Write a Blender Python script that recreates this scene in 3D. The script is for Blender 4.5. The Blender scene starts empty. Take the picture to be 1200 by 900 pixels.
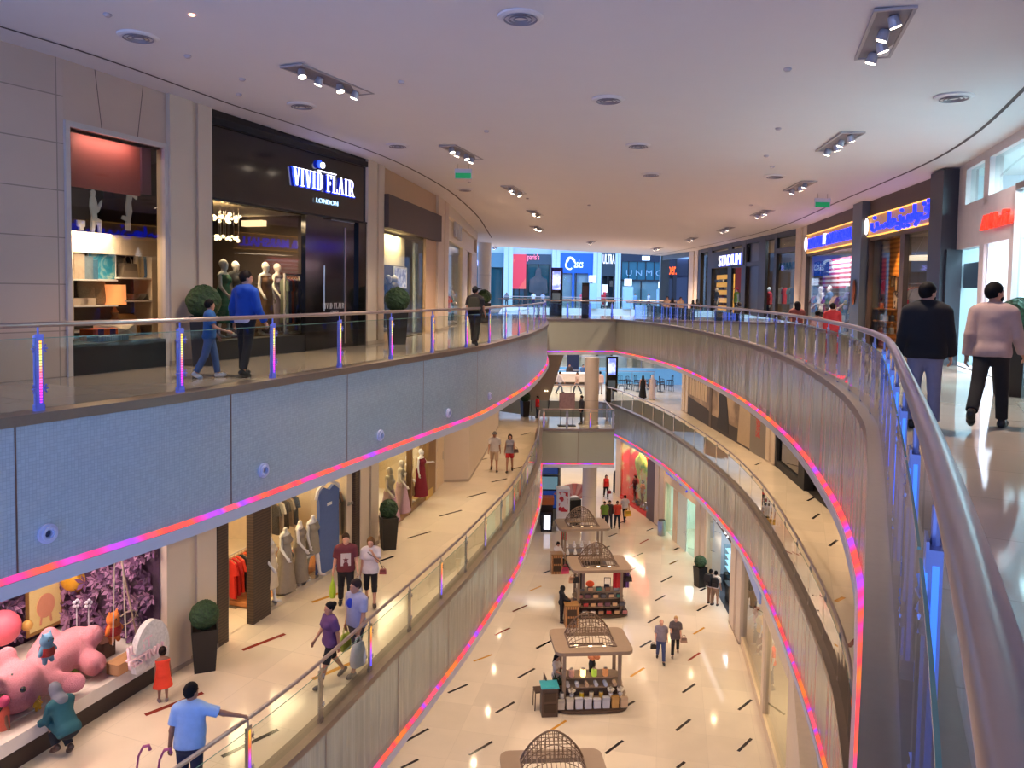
import bpy,math,random
import numpy as np
from mathutils import Vector,Matrix
PI=math.pi
random.seed(7)
SC=bpy.context.scene
COL=SC.collection
# ------------------------------------------------------------------ view model (photo pixel -> ray), used to read plan positions
F_PX,PITCH,ROLL,EYE=900.0,math.radians(3.0),math.radians(0.9),1.6
PP_Y=341.5+F_PX*math.tan(PITCH)
FW=np.array([0,math.cos(PITCH),-math.sin(PITCH)])
_u0=np.array([0,math.sin(PITCH),math.cos(PITCH)]);_r0=np.array([1.,0,0])
RT=math.cos(ROLL)*_r0+math.sin(ROLL)*_u0
UP=-math.sin(ROLL)*_r0+math.cos(ROLL)*_u0
def ray(px,py):return FW+RT*(px-600)/F_PX-UP*(py-PP_Y)/F_PX
def P(px,py,z):
 d=ray(px,py);t=(z-EYE)/d[2];return(float(d[0]*t),float(d[1]*t))
def ZY(px,py,Y):
 d=ray(px,py);t=Y/d[1];return(float(d[0]*t),float(EYE+d[2]*t))
L2,L1,L0=0.0,-6.0,-13.0
# ------------------------------------------------------------------ materials
def lin(c):
 return tuple(((v/255)/12.92 if v/255<=.04045 else((v/255+.055)/1.055)**2.4)for v in c)
MATS={}
def _nm(name):
 m=bpy.data.materials.new(name);m.use_nodes=True;nt=m.node_tree;nt.nodes.clear()
 return m,nt,nt.nodes.new('ShaderNodeOutputMaterial')
def _N(nt,t,**kw):
 n=nt.nodes.new(t)
 for k,v in kw.items():setattr(n,k,v)
 return n
def mat(name,col,rough=.5,metal=0.,var=.08,scale=6.,bump=0.,emit=None,es=0.,coat=0.,spec=None):
 """plain procedural surface: base colour with a little noise variation and optional noise bump"""
 if name in MATS:return MATS[name]
 m,nt,out=_nm(name);L=nt.links.new
 b=_N(nt,'ShaderNodeBsdfPrincipled');L(b.outputs[0],out.inputs[0])
 c=lin(col)
 tc=_N(nt,'ShaderNodeTexCoord');no=_N(nt,'ShaderNodeTexNoise');no.inputs['Scale'].default_value=scale;no.inputs['Detail'].default_value=4
 L(tc.outputs['Object'],no.inputs['Vector'])
 mx=_N(nt,'ShaderNodeMix',data_type='RGBA');L(no.outputs[0],mx.inputs[0])
 mx.inputs[6].default_value=(*[v*(1-var)for v in c],1);mx.inputs[7].default_value=(*[min(1,v*(1+var))for v in c],1)
 L(mx.outputs[2],b.inputs['Base Color'])
 b.inputs['Roughness'].default_value=rough;b.inputs['Metallic'].default_value=metal
 if coat:b.inputs['Coat Weight'].default_value=coat;b.inputs['Coat Roughness'].default_value=.05
 if spec is not None:b.inputs['Specular IOR Level'].default_value=spec
 if bump:
  bp=_N(nt,'ShaderNodeBump');bp.inputs['Strength'].default_value=bump;bp.inputs['Distance'].default_value=.01
  L(no.outputs[0],bp.inputs['Height']);L(bp.outputs[0],b.inputs['Normal'])
 if emit:
  b.inputs['Emission Color'].default_value=(*lin(emit),1);b.inputs['Emission Strength'].default_value=es
 MATS[name]=m;return m
def glow(name,col,s):
 return mat(name,col,.6,var=0,emit=col,es=s)
def glass(name,tint=(235,245,240),refl=1.0,ior=1.5):
 if name in MATS:return MATS[name]
 m,nt,out=_nm(name);L=nt.links.new
 t=_N(nt,'ShaderNodeBsdfTransparent');t.inputs[0].default_value=(*lin(tint),1)
 g=_N(nt,'ShaderNodeBsdfGlossy');g.inputs['Roughness'].default_value=.02
 fr=_N(nt,'ShaderNodeFresnel');fr.inputs[0].default_value=ior
 mu=_N(nt,'ShaderNodeMath',operation='MULTIPLY');mu.inputs[1].default_value=refl;L(fr.outputs[0],mu.inputs[0])
 mix=_N(nt,'ShaderNodeMixShader');L(mu.outputs[0],mix.inputs[0]);L(t.outputs[0],mix.inputs[1]);L(g.outputs[0],mix.inputs[2])
 L(mix.outputs[0],out.inputs[0]);MATS[name]=m;return m
def ramp(nt,stops,interp='LINEAR'):
 r=_N(nt,'ShaderNodeValToRGB');cr=r.color_ramp;cr.interpolation=interp
 while len(cr.elements)<len(stops):cr.elements.new(.5)
 for e,(p,c)in zip(cr.elements,stops):e.position=p;e.color=(*lin(c),1)
 return r
def tiles(name,col,tile,grout=.012,rough=.15,gcol=None,var=.05,rot=0.,coat=0.,spec=.5,dark=.82,vert=False,off=.0):
 """polished stone tiles: brick joints in object space, soft veining"""
 if name in MATS:return MATS[name]
 m,nt,out=_nm(name);L=nt.links.new
 b=_N(nt,'ShaderNodeBsdfPrincipled');L(b.outputs[0],out.inputs[0])
 tc=_N(nt,'ShaderNodeTexCoord');mp=_N(nt,'ShaderNodeMapping');mp.inputs['Rotation'].default_value=(PI/2 if vert else 0,0,rot)
 L(tc.outputs['Object'],mp.inputs[0])
 br=_N(nt,'ShaderNodeTexBrick');br.offset=off;br.inputs['Scale'].default_value=1
 br.inputs['Brick Width'].default_value=tile[0];br.inputs['Row Height'].default_value=tile[1];br.inputs['Mortar Size'].default_value=grout
 br.inputs['Mortar Smooth'].default_value=.1;br.inputs['Bias'].default_value=0
 c=lin(col)
 br.inputs['Color1'].default_value=(*[v*(1-var)for v in c],1);br.inputs['Color2'].default_value=(*[min(1,v*(1+var))for v in c],1)
 br.inputs['Mortar'].default_value=(*(lin(gcol)if gcol else[v*dark for v in c]),1)
 L(mp.outputs[0],br.inputs[0])
 no=_N(nt,'ShaderNodeTexNoise');no.inputs['Scale'].default_value=1.2;no.inputs['Detail'].default_value=6;L(tc.outputs['Object'],no.inputs[0])
 mr=_N(nt,'ShaderNodeMapRange');mr.inputs[3].default_value=.92;mr.inputs[4].default_value=1.08;L(no.outputs[0],mr.inputs[0])
 mx=_N(nt,'ShaderNodeMix',data_type='RGBA',blend_type='MULTIPLY');mx.inputs[0].default_value=1
 L(br.outputs[0],mx.inputs[6]);L(mr.outputs[0],mx.inputs[7]);L(mx.outputs[2],b.inputs['Base Color'])
 b.inputs['Roughness'].default_value=rough;b.inputs['Specular IOR Level'].default_value=spec
 if coat:b.inputs['Coat Weight'].default_value=coat;b.inputs['Coat Roughness'].default_value=.04
 MATS[name]=m;return m
def mosaic(name,col,size,rough=.3,metal=.4,bump=.25,var=.18,sy=None):
 """little shiny tiles in UV metres, each tilted and toned a touch differently"""
 if name in MATS:return MATS[name]
 m,nt,out=_nm(name);L=nt.links.new
 b=_N(nt,'ShaderNodeBsdfPrincipled');L(b.outputs[0],out.inputs[0])
 uv=_N(nt,'ShaderNodeUVMap');mp=_N(nt,'ShaderNodeMapping');mp.inputs['Scale'].default_value=(1/size,1/(sy or size),1);L(uv.outputs[0],mp.inputs[0])
 fl=_N(nt,'ShaderNodeVectorMath',operation='FLOOR');L(mp.outputs[0],fl.inputs[0])
 wn=_N(nt,'ShaderNodeTexWhiteNoise',noise_dimensions='2D');L(fl.outputs[0],wn.inputs[0])
 big=_N(nt,'ShaderNodeTexNoise');big.inputs['Scale'].default_value=.6;L(uv.outputs[0],big.inputs[0])
 add=_N(nt,'ShaderNodeMath',operation='ADD');L(wn.outputs[0],add.inputs[0]);L(big.outputs[0],add.inputs[1])
 c=lin(col)
 mr=_N(nt,'ShaderNodeMapRange');mr.inputs[1].default_value=0;mr.inputs[2].default_value=1.7;mr.inputs[3].default_value=1-var;mr.inputs[4].default_value=1+var;L(add.outputs[0],mr.inputs[0])
 vm=_N(nt,'ShaderNodeMix',data_type='RGBA',blend_type='MULTIPLY');vm.inputs[0].default_value=1;vm.inputs[6].default_value=(*c,1);L(mr.outputs[0],vm.inputs[7])
 br=_N(nt,'ShaderNodeTexBrick');br.offset=0;br.inputs['Scale'].default_value=1;br.inputs['Brick Width'].default_value=1;br.inputs['Row Height'].default_value=1;br.inputs['Mortar Size'].default_value=.06
 br.inputs['Color1'].default_value=br.inputs['Color2'].default_value=(1,1,1,1);br.inputs['Mortar'].default_value=(.84,.84,.83,1);L(mp.outputs[0],br.inputs[0])
 v2=_N(nt,'ShaderNodeMix',data_type='RGBA',blend_type='MULTIPLY');v2.inputs[0].default_value=1;L(vm.outputs[2],v2.inputs[6]);L(br.outputs[0],v2.inputs[7])
 L(v2.outputs[2],b.inputs['Base Color'])
 ge=_N(nt,'ShaderNodeNewGeometry');sb=_N(nt,'ShaderNodeVectorMath',operation='SUBTRACT');L(wn.outputs[1],sb.inputs[0]);sb.inputs[1].default_value=(.5,.5,.5)
 sc=_N(nt,'ShaderNodeVectorMath',operation='SCALE');sc.inputs['Scale'].default_value=bump;L(sb.outputs[0],sc.inputs[0])
 ad=_N(nt,'ShaderNodeVectorMath',operation='ADD');L(ge.outputs['Normal'],ad.inputs[0]);L(sc.outputs[0],ad.inputs[1])
 nn=_N(nt,'ShaderNodeVectorMath',operation='NORMALIZE');L(ad.outputs[0],nn.inputs[0]);L(nn.outputs[0],b.inputs['Normal'])
 b.inputs['Roughness'].default_value=rough;b.inputs['Metallic'].default_value=metal
 MATS[name]=m;return m
def led_tape(name,strength,stops,scale=.55):
 """colour-changing LED tape: hue drifts along the run (UV.x in metres)"""
 if name in MATS:return MATS[name]
 m,nt,out=_nm(name);L=nt.links.new
 uv=_N(nt,'ShaderNodeUVMap');sx=_N(nt,'ShaderNodeSeparateXYZ');L(uv.outputs[0],sx.inputs[0])
 no=_N(nt,'ShaderNodeTexNoise',noise_dimensions='1D');no.inputs['Scale'].default_value=scale;no.inputs['Detail'].default_value=3;L(sx.outputs[0],no.inputs['W'])
 mr=_N(nt,'ShaderNodeMapRange');mr.inputs[1].default_value=.3;mr.inputs[2].default_value=.7;L(no.outputs[0],mr.inputs[0])
 r=ramp(nt,stops);L(mr.outputs[0],r.inputs[0])
 e=_N(nt,'ShaderNodeEmission');e.inputs[1].default_value=strength;L(r.outputs[0],e.inputs[0]);L(e.outputs[0],out.inputs[0])
 MATS[name]=m;return m
def led_post(name,strength,stops,dots=True,h=1.0):
 if name in MATS:return MATS[name]
 m,nt,out=_nm(name);L=nt.links.new
 tc=_N(nt,'ShaderNodeTexCoord');sx=_N(nt,'ShaderNodeSeparateXYZ');L(tc.outputs['Object'],sx.inputs[0])
 mr=_N(nt,'ShaderNodeMapRange');mr.inputs[1].default_value=.1;mr.inputs[2].default_value=h;L(sx.outputs[2],mr.inputs[0])
 r=ramp(nt,stops);L(mr.outputs[0],r.inputs[0])
 e=_N(nt,'ShaderNodeEmission');L(r.outputs[0],e.inputs[0])
 if dots:
  mm=_N(nt,'ShaderNodeMath',operation='PINGPONG');mm.inputs[1].default_value=.018;L(sx.outputs[2],mm.inputs[0])
  m2=_N(nt,'ShaderNodeMapRange');m2.inputs[1].default_value=.004;m2.inputs[2].default_value=.014;m2.inputs[3].default_value=strength*.35;m2.inputs[4].default_value=strength*1.5;L(mm.outputs[0],m2.inputs[0]);L(m2.outputs[0],e.inputs[1])
 else:e.inputs[1].default_value=strength
 L(e.outputs[0],out.inputs[0]);MATS[name]=m;return m
def blotch(name,stops,scale=3.,rough=.7,tex='NOISE',emit=0.,detail=6,bump=0.,dist=0.):
 """patterned print / foliage / fur: a texture through a colour ramp"""
 if name in MATS:return MATS[name]
 m,nt,out=_nm(name);L=nt.links.new
 b=_N(nt,'ShaderNodeBsdfPrincipled');L(b.outputs[0],out.inputs[0]);b.inputs['Roughness'].default_value=rough
 tc=_N(nt,'ShaderNodeTexCoord')
 if tex=='NOISE':
  t=_N(nt,'ShaderNodeTexNoise');t.inputs['Detail'].default_value=detail;t.inputs['Distortion'].default_value=dist;o=t.outputs[0]
 elif tex=='VORONOI':
  t=_N(nt,'ShaderNodeTexVoronoi');sp=_N(nt,'ShaderNodeSeparateColor');L(t.outputs['Color'],sp.inputs[0]);o=sp.outputs[0]
 else:
  t=_N(nt,'ShaderNodeTexWave');t.bands_direction=tex;t.inputs['Distortion'].default_value=dist;t.inputs['Detail'].default_value=detail;o=t.outputs[1]
 t.inputs['Scale'].default_value=scale;L(tc.outputs['Object'],t.inputs['Vector'])
 r=ramp(nt,stops);L(o,r.inputs[0]);L(r.outputs[0],b.inputs['Base Color'])
 if emit:L(r.outputs[0],b.inputs['Emission Color']);b.inputs['Emission Strength'].default_value=emit
 if bump:
  bp=_N(nt,'ShaderNodeBump');bp.inputs['Strength'].default_value=bump;bp.inputs['Distance'].default_value=.02;L(o,bp.inputs['Height']);L(bp.outputs[0],b.inputs['Normal'])
 MATS[name]=m;return m
 # ------------------------------------------------------------------ mesh builder
class MB:
 def __init__(s):s.v=[];s.f=[];s.m=[];s.uv={}
 def face(s,pts,m=0,uv=None):
  i=len(s.v);s.v+=[tuple(p)for p in pts];s.f.append(list(range(i,i+len(pts))));s.m.append(m)
  if uv:s.uv[len(s.f)-1]=uv
  return s
 def box(s,x0,x1,y0,y1,z0,z1,m=0,rz=0.,piv=None):
  c=[(x0,y0,z0),(x1,y0,z0),(x1,y1,z0),(x0,y1,z0),(x0,y0,z1),(x1,y0,z1),(x1,y1,z1),(x0,y1,z1)]
  if rz:
   px,py=piv or((x0+x1)/2,(y0+y1)/2);cs,sn=math.cos(rz),math.sin(rz)
   c=[(px+(x-px)*cs-(y-py)*sn,py+(x-px)*sn+(y-py)*cs,z)for x,y,z in c]
  i=len(s.v);s.v+=c
  for q in((0,3,2,1),(4,5,6,7),(0,1,5,4),(1,2,6,5),(2,3,7,6),(3,0,4,7)):s.f.append([i+k for k in q]);s.m.append(m)
  return s
 def prism(s,poly,a0,a1,m=0,ax='z'):
  """2D outline extruded along z (ax='z': x,y) or along y (ax='y': x,z)"""
  n=len(poly);i=len(s.v)
  for a in(a0,a1):s.v+=[(p[0],p[1],a)if ax=='z' else(p[0],a,p[1])if ax=='y' else(a,p[0],p[1])for p in poly]
  s.f.append([i+k for k in range(n)][::-1]);s.f.append([i+n+k for k in range(n)]);s.m+=[m,m]
  for k in range(n):j=(k+1)%n;s.f.append([i+k,i+j,i+n+j,i+n+k]);s.m.append(m)
  return s
 def tube(s,path,r,n=8,m=0,cap=True,closed=False):
  path=[Vector(p)for p in path];K=len(path);base=len(s.v)
  rr=r if isinstance(r,(list,tuple))else[r]*K
  nrm=None
  for k in range(K):
   if closed:t=path[(k+1)%K]-path[k-1]
   else:t=path[min(k+1,K-1)]-path[max(k-1,0)]
   t.normalize()
   if nrm is None:nrm=t.orthogonal().normalized()
   nrm=(nrm-t*nrm.dot(t));nrm=nrm.normalized()if nrm.length>1e-6 else t.orthogonal().normalized()
   bn=t.cross(nrm)
   for j in range(n):
    a=2*PI*j/n;s.v.append(tuple(path[k]+(nrm*math.cos(a)+bn*math.sin(a))*rr[k]))
  for k in range(K if closed else K-1):
   k2=(k+1)%K
   for j in range(n):
    j2=(j+1)%n;s.f.append([base+k*n+j,base+k*n+j2,base+k2*n+j2,base+k2*n+j]);s.m.append(m)
  if cap and not closed:
   s.f.append([base+j for j in range(n)][::-1]);s.f.append([base+(K-1)*n+j for j in range(n)]);s.m+=[m,m]
  return s
 def lathe(s,prof,n=16,c=(0,0,0),m=0,caps=True):
  b=len(s.v);K=len(prof)
  for r,z in prof:
   for j in range(n):a=2*PI*j/n;s.v.append((c[0]+r*math.cos(a),c[1]+r*math.sin(a),c[2]+z))
  for k in range(K-1):
   for j in range(n):j2=(j+1)%n;s.f.append([b+k*n+j,b+k*n+j2,b+(k+1)*n+j2,b+(k+1)*n+j]);s.m.append(m)
  if caps:s.f.append([b+j for j in range(n)][::-1]);s.f.append([b+(K-1)*n+j for j in range(n)]);s.m+=[m,m]
  return s
 def ell(s,c,r,nu=12,nv=8,m=0,rz=0.):
  if not isinstance(r,(list,tuple)):r=(r,r,r)
  b=len(s.v);cs,sn=math.cos(rz),math.sin(rz)
  for i in range(nv+1):
   th=PI*i/nv
   for j in range(nu):
    ph=2*PI*j/nu;x,y,z=r[0]*math.sin(th)*math.cos(ph),r[1]*math.sin(th)*math.sin(ph),r[2]*math.cos(th)
    s.v.append((c[0]+x*cs-y*sn,c[1]+x*sn+y*cs,c[2]+z))
  for i in range(nv):
   for j in range(nu):j2=(j+1)%nu;s.f.append([b+i*nu+j,b+(i+1)*nu+j,b+(i+1)*nu+j2,b+i*nu+j2]);s.m.append(m)
  return s
 def ring(s,c,r0,r1,th,n=20,axis=None,m=0):
  """flat washer r0<r1, thickness th, in its own XZ plane facing -y"""
  prof=[(r0,0),(r1,0),(r1,th),(r0,th)];b=len(s.v)
  for j in range(n):
   a=2*PI*j/n
   for r,t in prof:s.v.append((c[0]+r*math.cos(a),c[1]-t,c[2]+r*math.sin(a)))
  for j in range(n):
   j2=(j+1)%n
   for k in range(4):k2=(k+1)%4;s.f.append([b+j*4+k,b+j*4+k2,b+j2*4+k2,b+j2*4+k]);s.m.append(m)
  return s
 def strip(s,A,B,m=0,u0=0.,flip=False,vA=0.,vB=1.):
  """quads between two 3D polylines, UV.x in metres along A"""
  u=u0
  for k in range(len(A)-1):
   d=(Vector(A[k+1])-Vector(A[k])).length
   q=[A[k],A[k+1],B[k+1],B[k]];w=[(u,vA),(u+d,vA),(u+d,vB),(u,vB)]
   if flip:q.reverse();w.reverse()
   s.face(q,m,w);u+=d
  return s
 def data(s,name,mats,smooth=False,merge=False):
  me=bpy.data.meshes.new(name);me.from_pydata(s.v,[],s.f)
  for mm in(mats if isinstance(mats,(list,tuple))else[mats]):me.materials.append(mm)
  me.polygons.foreach_set('material_index',s.m)
  if s.uv:
   ul=me.uv_layers.new(name='UVMap')
   for fi,w in s.uv.items():
    for li,c in zip(me.polygons[fi].loop_indices,w):ul.data[li].uv=c
  if merge:
   import bmesh
   bm=bmesh.new();bm.from_mesh(me);bmesh.ops.remove_doubles(bm,verts=bm.verts,dist=1e-4);bmesh.ops.recalc_face_normals(bm,faces=bm.faces);bm.to_mesh(me);bm.free()
  if smooth:
   me.polygons.foreach_set('use_smooth',[True]*len(me.polygons))
   if smooth!='all':
    try:me.set_sharp_from_angle(angle=math.radians(40))
    except Exception:pass
  me.update();return me
 def obj(s,name,mats,parent=None,loc=None,rz=0.,smooth=False,merge=False):
  return link(name,s.data(name,mats,smooth,merge),parent,loc,rz)
def link(name,me,parent=None,loc=None,rz=0.):
 o=bpy.data.objects.new(name,me);COL.objects.link(o)
 if parent:o.parent=parent
 if loc:o.location=loc
 if rz:o.rotation_euler.z=rz
 return o
def tag(o,label,cat,group=None,kind=None):
 o['label']=label;o['category']=cat
 if group:o['group']=group
 if kind:o['kind']=kind
 return o
def thing(name,label,cat,loc=(0,0,0),rz=0.,group=None,kind=None):
 return tag(link(name,None,None,loc,rz),label,cat,group,kind)
KIDS={}
def dup(root,loc,rz=0.,label=None,group=None):
 r=root.copy();COL.objects.link(r);r.location=loc;r.rotation_euler=(0,0,rz)
 if label:r['label']=label
 if group:r['group']=group
 for ch in[o for o in root.children]:
  c=ch.copy();COL.objects.link(c);c.parent=r
  for g in[o for o in ch.children]:
   d=g.copy();COL.objects.link(d);d.parent=c
 return r
def text_mesh(body,size,depth=.02,bold=0.,align='LEFT',shear=0.,sx=1.):
 """lettering as a mesh in the XZ plane facing -y, baseline at z=0"""
 cu=bpy.data.curves.new('lettering','FONT');cu.body=body;cu.size=size;cu.extrude=depth/2;cu.offset=bold;cu.align_x=align;cu.shear=shear;cu.resolution_u=3
 o=bpy.data.objects.new('lettering',cu);COL.objects.link(o)
 dg=bpy.context.evaluated_depsgraph_get();me=bpy.data.meshes.new_from_object(o.evaluated_get(dg));bpy.data.objects.remove(o)
 me.transform(Matrix.Rotation(PI/2,4,'X'));me.transform(Matrix.Scale(sx,4,(1,0,0)))
 return me
def letters(name,body,size,m,parent,loc,depth=.03,bold=0.,align='LEFT',shear=0.,sx=1.):
 me=text_mesh(body,size,depth,bold,align,shear,sx);me.materials.clear();me.materials.append(m)
 return link(name,me,parent,loc)
def catmull(pts,n=8):
 out=[];p=[np.array(q,float)for q in pts];p=[2*p[0]-p[1]]+p+[2*p[-1]-p[-2]]
 for i in range(1,len(p)-2):
  for k in range(n):
   t=k/n;a,b,c,d=p[i-1:i+3]
   out.append(tuple(.5*((2*b)+(-a+c)*t+(2*a-5*b+4*c-d)*t*t+(-a+3*b-3*c+d)*t**3)))
 out.append(tuple(p[-2]));return[tuple(map(float,q))for q in out]
def resample(c,step):
 c=np.array(c);d=np.r_[0,np.cumsum(np.hypot(*np.diff(c,axis=0).T))];n=max(2,int(round(d[-1]/step))+1)
 s=np.linspace(0,d[-1],n);return[(float(np.interp(t,d,c[:,0])),float(np.interp(t,d,c[:,1])))for t in s]
def offset(c,o):
 """shift a plan curve sideways; positive = to the left of its direction"""
 c=np.array(c);t=np.gradient(c,axis=0);t/=np.hypot(t[:,0],t[:,1])[:,None]+1e-9
 return[(float(x-ty*o),float(y+tx*o))for(x,y),(tx,ty)in zip(c,t)]
def z3(c,z):return[(x,y,z)for x,y in c]
def hit(px,c,py=345):
 """where the vertical plane through photo column px meets the plan curve c (farthest from start wins first)"""
 d=ray(px,py);n=np.array([d[1],-d[0]])
 for(a,b)in zip(c[:-1],c[1:]):
  sa,sb=a[0]*n[0]+a[1]*n[1],b[0]*n[0]+b[1]*n[1]
  if sa*sb<=0 and max(a[1],b[1])>0:
   t=sa/(sa-sb)if sa!=sb else 0;return(a[0]+(b[0]-a[0])*t,a[1]+(b[1]-a[1])*t)
 return None
class Seg:
 """vertical wall plane from plan point A to B; local x along it, local y into the shop, z up from floor level z0"""
 def __init__(s,A,B,z0):
  s.A=np.array(A,float);s.B=np.array(B,float);d=s.B-s.A;s.L=float(np.hypot(*d));s.d=d/s.L;s.z0=z0
  s.rz=math.atan2(s.d[1],s.d[0]);s.loc=(float(A[0]),float(A[1]),z0);s.n=np.array([-s.d[1],s.d[0]])
 def q(s,px,py,dep=0.):
  """photo pixel -> (u, z) on the plane shifted dep into the shop"""
  r=ray(px,py);A=s.A+s.n*dep;t=(A@s.n)/(r[0]*s.n[0]+r[1]*s.n[1]);p=r*t
  return float((p[:2]-A)@s.d),float(EYE+p[2]-s.z0)
 def w(s,u,y=0.,z=0.):
  p=s.A+s.d*u+s.n*y;return(float(p[0]),float(p[1]),s.z0+z)
 def thing(s,name,label,cat,u=0.,y=0.,z=0.,group=None,kind=None,turn=0.):
  return thing(name,label,cat,s.w(u,y,z),s.rz+turn,group,kind)
WORLD,E1,E0,SKY,VOID,SPOTE,EXPO=2.5,88,135,2600,600,620,0.38
# ------------------------------------------------------------------ figures: smooth-blended limbs meshed as one skin (surface nets)
def rotm(ax,deg):
 a=math.radians(deg);c,s=math.cos(a),math.sin(a)
 return np.array({'x':[[1,0,0],[0,c,-s],[0,s,c]],'y':[[c,0,s],[0,1,0],[-s,0,c]],'z':[[c,-s,0],[s,c,0],[0,0,1]]}[ax])
I3=np.eye(3)
def prim(a,b,ra,rb,sq=(1,1,1),M=I3,k=.03,cut=None):return dict(a=np.array(a,float),b=np.array(b,float),ra=ra,rb=rb,sq=np.array(sq,float),M=M,k=k,cut=cut)
def surf(prims,h,off=0.,planes=(),sub=()):
 """mesh the blended union of prims grown by off; planes = (point, normal): the side the normal points to is removed"""
 lo=np.min([np.minimum(p['a'],p['b'])-(max(p['ra'],p['rb'])*p['sq'].max()+off)for p in prims],axis=0)-2.5*h
 hi=np.max([np.maximum(p['a'],p['b'])+(max(p['ra'],p['rb'])*p['sq'].max()+off)for p in prims],axis=0)+2.5*h
 n=np.ceil((hi-lo)/h).astype(int)+1
 ax=[lo[i]+h*np.arange(n[i])for i in range(3)];D=np.full(n,.3,np.float32)
 def field(p,sl):
  X=np.stack(np.meshgrid(ax[0][sl[0]],ax[1][sl[1]],ax[2][sl[2]],indexing='ij'),-1)
  q=((X-p['a'])@p['M'])/p['sq'];bb=((p['b']-p['a'])@p['M'])/p['sq'];L=bb@bb
  if L>1e-9:
   t=np.clip(q@bb/L,0,1);d=np.linalg.norm(q-t[...,None]*bb,axis=-1)-(p['ra']+(p['rb']-p['ra'])*t)
  else:d=np.linalg.norm(q,axis=-1)-p['ra']
  d=d*p['sq'].min()-off
  if p['cut']is not None:
   for c,nn in p['cut']:d=np.maximum(d,(X-np.array(c))@np.array(nn))
  return d.astype(np.float32)
 for p in prims:
  R=max(p['ra'],p['rb'])*p['sq'].max()+off+p['k']+2*h
  i0=np.clip(((np.minimum(p['a'],p['b'])-R-lo)/h).astype(int),0,n-1);i1=np.clip(((np.maximum(p['a'],p['b'])+R-lo)/h).astype(int)+2,1,n)
  sl=tuple(slice(i0[j],i1[j])for j in range(3));d=field(p,sl);o=D[sl];k=p['k']
  hh=np.clip(.5+.5*(o-d)/k,0,1);D[sl]=o*(1-hh)+d*hh-k*hh*(1-hh)
 G=None
 for c,nn in planes:
  if G is None:G=np.stack(np.meshgrid(*ax,indexing='ij'),-1)
  D=np.maximum(D,((G-np.array(c))@np.array(nn)).astype(np.float32))
 ins=D<0;N=n-1
 cnt=np.zeros(N,np.int8)
 for dx in(0,1):
  for dy in(0,1):
   for dz in(0,1):cnt+=ins[dx:dx+N[0],dy:dy+N[1],dz:dz+N[2]]
 act=(cnt>0)&(cnt<8);I=np.argwhere(act)
 if len(I)==0:return[],[]
 idx=np.full(N,-1,int);idx[act]=np.arange(len(I))
 acc=np.zeros((len(I),3));w=np.zeros(len(I))
 cs=[np.array(c)for c in((0,0,0),(1,0,0),(0,1,0),(1,1,0),(0,0,1),(1,0,1),(0,1,1),(1,1,1))]
 val=[D[I[:,0]+c[0],I[:,1]+c[1],I[:,2]+c[2]]for c in cs]
 for i,j in((0,1),(2,3),(4,5),(6,7),(0,2),(1,3),(4,6),(5,7),(0,4),(1,5),(2,6),(3,7)):
  m=(val[i]<0)!=(val[j]<0);t=val[i][m]/(val[i][m]-val[j][m])
  acc[m]+=cs[i]+(cs[j]-cs[i])*t[:,None];w[m]+=1
 V=lo+h*(I+acc/w[:,None]);F=[]
 for a in range(3):
  b,c=(a+1)%3,(a+2)%3
  s0=[slice(0,None)]*3;s1=[slice(0,None)]*3;s0[a]=slice(0,-1);s1[a]=slice(1,None)
  e=np.argwhere(ins[tuple(s0)]!=ins[tuple(s1)]);e=e[(e[:,b]>0)&(e[:,c]>0)&(e[:,b]<N[b])&(e[:,c]<N[c])]
  if not len(e):continue
  inside=ins[e[:,0],e[:,1],e[:,2]]
  q=[]
  for ob,oc in((1,1),(0,1),(0,0),(1,0)):
   g=e.copy();g[:,b]-=ob;g[:,c]-=oc;q.append(idx[g[:,0],g[:,1],g[:,2]])
  q=np.stack(q,1);q[~inside]=q[~inside][:,::-1];F.append(q)
 return V,np.concatenate(F)
def skin_obj(name,prims,h,m,parent,off=0.,planes=()):
 V,F=surf(prims,h,off,planes)
 if len(V)==0:return None
 me=bpy.data.meshes.new(name);me.from_pydata(V.tolist(),[],F.tolist());me.materials.append(m)
 me.polygons.foreach_set('use_smooth',[True]*len(me.polygons));me.update()
 return link(name,me,parent)
def cloth(col,rough=.85):return mat('cloth_%d_%d_%d'%tuple(col),col,rough,var=.12,scale=14,bump=.25)
def skinm(col):return mat('skin_%d_%d_%d'%tuple(col),col,.5,var=.05,scale=20)
SKIN_B,SKIN_M,SKIN_L=(150,104,80),(178,128,100),(214,160,132)
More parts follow.
